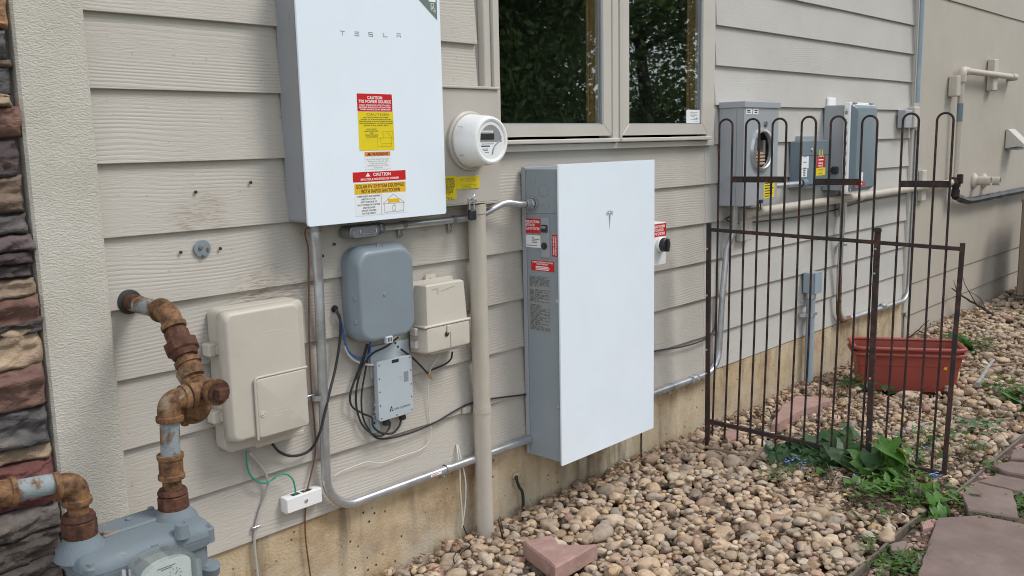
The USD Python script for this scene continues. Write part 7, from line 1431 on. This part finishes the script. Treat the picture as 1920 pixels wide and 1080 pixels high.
def weeds(label, px, py, n, spread, mat='weed_leaf', lo=.010, hi=.026, hmax=.03):
    c = np.array((px, py, 0.0)); V, F, k = [], [], 0
    for _ in range(n):
        L = rp.uniform(lo, hi); v, f = heart_leaf(L, L * .36, .2, .2, 4, 3); p = c + [rp.normal(0, spread), rp.normal(0, spread * .6), 0]; p[2] = top_at(p[0], p[1]) + rp.uniform(0, hmax)
        V.append(place(v, p, rp.uniform(0, 6.28), rp.uniform(-.1, .9))); F.append(f + k); k += len(v)
    return single('weed', (np.vstack(V), np.vstack(F)), mat, label, 'weed', tuple(c), smooth=True, kind='stuff')
weeds('low weeds along the edging at the bottom edge of the picture', 2.955, -1.246, 260, .06)
weeds('weeds filling the joint between the two nearest flagstones', 3.551, -1.357, 170, .06, lo=.010, hi=.022)
weeds('weeds at the right edge beside the second flagstone', 3.771, -1.406, 160, .05)
weeds('weeds between the far flagstones', 4.106, -1.219, 70, .04)
weeds('green ground weeds before the middle gate post', 3.502, -1.003, 120, .085, 'bright_leaf', .018, .042, .05)
weeds('weeds just inside the gate foot by the edging', 3.436, -1.128, 160, .06)
weeds('flattened green leaves near the edging behind the gate', 4.520, -1.028, 55, .11, 'pale_leaf', .02, .05, .012)
weeds('weeds by the edging right of the gate post', 4.183, -1.105, 60, .07)
weeds('tiny seedlings on the gravel left of the blue flowers', 3.372, -0.582, 40, .07, hmax=.012)
weeds('small weed tuft beside the bottom end of the edging', 2.956, -1.157, 60, .04)

# ---------------------------------------------------------------- twigs and dry sticks
def twig(label, pts, r0_, r1_, mat, branches=(), name='twig'):
    P = spline(pts, 6); P = P + rp.normal(0, r0_ * .18, P.shape)
    t = thing(name, label, 'twig', pts[0])
    part(t, 'stem', tube(P, np.linspace(r0_, r1_, len(P)), 8), mat)
    for b in branches: Q = spline(b, 5); part(t, 'branch', tube(Q, np.linspace(r1_ * 1.1, r1_ * .4, len(Q)), 6), mat)
    return t
twig('dark bare branch leaning at the right end of the panel wall', [np.array((7.5543, -0.2426, 0.03)), np.array((7.5542, -0.1166, 0.1)), np.array((7.3364, -0.0617, 0.2)), np.array((7.2354, -0.0329, 0.26))], .012, .004, 'dark_twig', [[np.array((7.5542, -0.1166, 0.1)), np.array((7.3816, -0.1241, 0.2)), np.array((7.1596, -0.1398, 0.32)), np.array((7.1442, -0.1207, 0.42))], [np.array((7.5305, -0.2028, 0.05)), np.array((7.5836, -0.1366, 0.14)), np.array((7.3002, -0.1276, 0.24))], [np.array((7.2784, -0.0596, 0.22)), np.array((7.2477, -0.0373, 0.32))]])
twig('thin dark twigs rising behind the planters', [np.array((6.1709, -0.0603, 0.02)), np.array((6.0964, -0.1854, 0.14)), np.array((6.0948, -0.2561, 0.22))], .005, .002, 'dark_twig', [[np.array((6.0964, -0.1854, 0.14)), np.array((6.0431, -0.2544, 0.14)), np.array((6.2481, -0.2465, 0.05))], [np.array((6.145, -0.1194, 0.08)), np.array((6.1945, -0.2454, 0.16)), np.array((6.2888, -0.2889, 0.15))]])
twig('grey flat stick lying on the gravel right of the planters', [np.array((5.2745, -0.7966, 0.05)), np.array((5.5635, -0.7488, 0.05)), np.array((5.9318, -0.694, 0.05))], .014, .009, 'grey_stick', name='stick')
twig('long thin stick across the gravel at the right', [np.array((5.7711, -0.7044, 0.04)), np.array((5.8611, -0.7667, 0.045)), np.array((5.9767, -0.8383, 0.04))], .006, .004, 'dead_twig', name='stick')
twig('curved brown stem running over the gravel to the right edge', [np.array((6.3644, -0.3975, 0.05)), np.array((6.2727, -0.5604, 0.06)), np.array((6.1892, -0.6778, 0.05)), np.array((6.1405, -0.8263, 0.04))], .006, .003, 'dead_twig', [[np.array((6.2727, -0.5604, 0.06)), np.array((6.3426, -0.6653, 0.09)), np.array((6.4211, -0.7374, 0.1))]], name='stick')
twig('pale wooden stake leaning in the gravel below the blue flowers', [np.array((3.3377, -0.4305, 0.02)), np.array((3.3951, -0.4458, 0.05)), np.array((3.4904, -0.4515, 0.085))], .014, .010, 'dead_twig', name='stick')
twig('thin stick lying at the foot of the left gate post', [np.array((3.4487, -0.1974, 0.05)), np.array((3.4558, -0.2956, 0.05)), np.array((3.4721, -0.391, 0.045)), np.array((3.4908, -0.4448, 0.04))], .006, .004, 'dead_twig', name='stick')
twig('dry stalks against the footing beside the sandstone slab', [np.array((4.0295, -0.2358, 0.03)), np.array((4.0077, -0.2287, 0.08)), np.array((3.9663, -0.2323, 0.12))], .008, .002, 'dead_twig', [[np.array((4.042, -0.2237, 0.03)), np.array((4.0165, -0.2494, 0.09)), np.array((4.0928, -0.2527, 0.1))], [np.array((4.0199, -0.2289, 0.05)), np.array((3.9676, -0.2213, 0.08)), np.array((3.9494, -0.2191, 0.1))], [np.array((4.0436, -0.2257, 0.03)), np.array((3.9944, -0.2464, 0.1)), np.array((3.9945, -0.2343, 0.13))]], name='dry_stalks')
twig('dry stalks against the footing left of the gate post', [np.array((3.3081, -0.1371, 0.02)), np.array((3.2916, -0.142, 0.06)), np.array((3.2674, -0.1602, 0.09))], .004, .002, 'dead_twig', [[np.array((3.3218, -0.1752, 0.02)), np.array((3.3173, -0.1722, 0.05)), np.array((3.2821, -0.178, 0.09))], [np.array((3.341, -0.1767, 0.02)), np.array((3.3071, -0.2057, 0.07)), np.array((3.2982, -0.1975, 0.09))], [np.array((3.2954, -0.1646, 0.02)), np.array((3.3129, -0.1668, 0.05)), np.array((3.3266, -0.1853, 0.07))]], name='dry_stalks')
twig('two short dark stubs in the gravel right of the riser', [np.array((2.221, -0.1119, 0.01)), np.array((2.1904, -0.1299, 0.07)), np.array((2.156, -0.1541, 0.12))], .004, .003, 'dark_twig', [[np.array((2.2312, -0.1102, 0.01)), np.array((2.2115, -0.1198, 0.06)), np.array((2.1628, -0.1556, 0.13))]], name='stub')
twig('tangled dry stems in the gravel left of the riser', [np.array((1.8953, -0.16, 0.02)), np.array((1.9435, -0.179, 0.04)), np.array((1.9951, -0.1714, 0.03))], .004, .002, 'dead_twig', [[np.array((1.9003, -0.1679, 0.03)), np.array((1.9619, -0.1556, 0.06)), np.array((1.9987, -0.1646, 0.08))], [np.array((1.8626, -0.1045, 0.02)), np.array((1.9013, -0.1415, 0.04)), np.array((1.9383, -0.1533, 0.03))], [np.array((1.8364, -0.0816, 0.03)), np.array((1.866, -0.1022, 0.05)), np.array((1.9064, -0.089, 0.05))]], name='dry_stalks')
twig('curled dark leaf stem on the soil before the blue flowers', [np.array((3.4717, -0.7814, 0.02)), np.array((3.4753, -0.7966, 0.05)), np.array((3.4854, -0.8366, 0.05)), np.array((3.5374, -0.8599, 0.02))], .003, .002, 'grey_cable')

# ---------------------------------------------------------------- trees behind the photographer, seen mirrored in the window
def tree(label, x, y, h, rad, seed, nleaf):
    rt_ = np.random.default_rng(seed); t = thing('tree', label, 'tree', (x, y, 0), 'trees across the lawn')
    tops = []; limbs = []
    P = spline([(x, y, -.1), (x + .1, y + .05, h * .3), (x - .1, y, h * .6), (x + .05, y, h * .92)], 6)
    part(t, 'trunk', tube(P, np.linspace(.17, .03, len(P)), 10), 'bark')
    for k in range(14):
        a = k * 2.4 + rt_.uniform(-.3, .3); z = h * rt_.uniform(.15, .8); b = np.array([x, y, z]); e = b + np.array([math.cos(a), math.sin(a), .35]) * rad * rt_.uniform(.6, 1)
        limbs.append(tube(spline([b, (b + e) / 2 + [0, 0, .1], e], 4), np.linspace(.06, .012, 9), 6)); tops += [e, (b + e) / 2]
    part(t, 'limbs', cat(*limbs), 'bark')
    cl = np.array(tops + [np.array([x, y, h * .95])] + [np.array([x + rt_.normal(0, rad * .45), y + rt_.normal(0, rad * .45), rt_.uniform(.1, 1) * h]) for _ in range(26)])
    c = cl[rt_.integers(0, len(cl), nleaf)] + rt_.normal(0, rad * .24, (nleaf, 3)) * [1, 1, .8]
    u = rt_.normal(size=(nleaf, 3)); u /= np.linalg.norm(u, axis=1, keepdims=True); w = np.cross(u, rt_.normal(size=(nleaf, 3))); w /= np.linalg.norm(w, axis=1, keepdims=True)
    L = rt_.uniform(.03, .075, (nleaf, 1))
    V = np.stack([c - u * L, c + w * L * .5, c + u * L, c - w * L * .5], 1).reshape(-1, 3); i = np.arange(nleaf) * 4
    part(t, 'crown', (V, np.vstack([np.column_stack([i, i + 1, i + 2]), np.column_stack([i, i + 2, i + 3])])), 'tree_leaf', smooth=False, kind='stuff')
tree('dark leafy tree across the lawn, mirrored in the left window pane', 9.3, -6.6, 5.2, 1.7, 1, 30000)
tree('dense green tree across the lawn, mirrored in the right window pane', 12.9, -6.8, 5.6, 2.1, 2, 34000)
tree('tree between the two mirrored ones, a little farther off', 11.2, -9.5, 6.2, 2.2, 3, 26000)
tree('tree at the left of the mirrored row, farther off', 7.4, -10.0, 6.0, 2.2, 4, 22000)
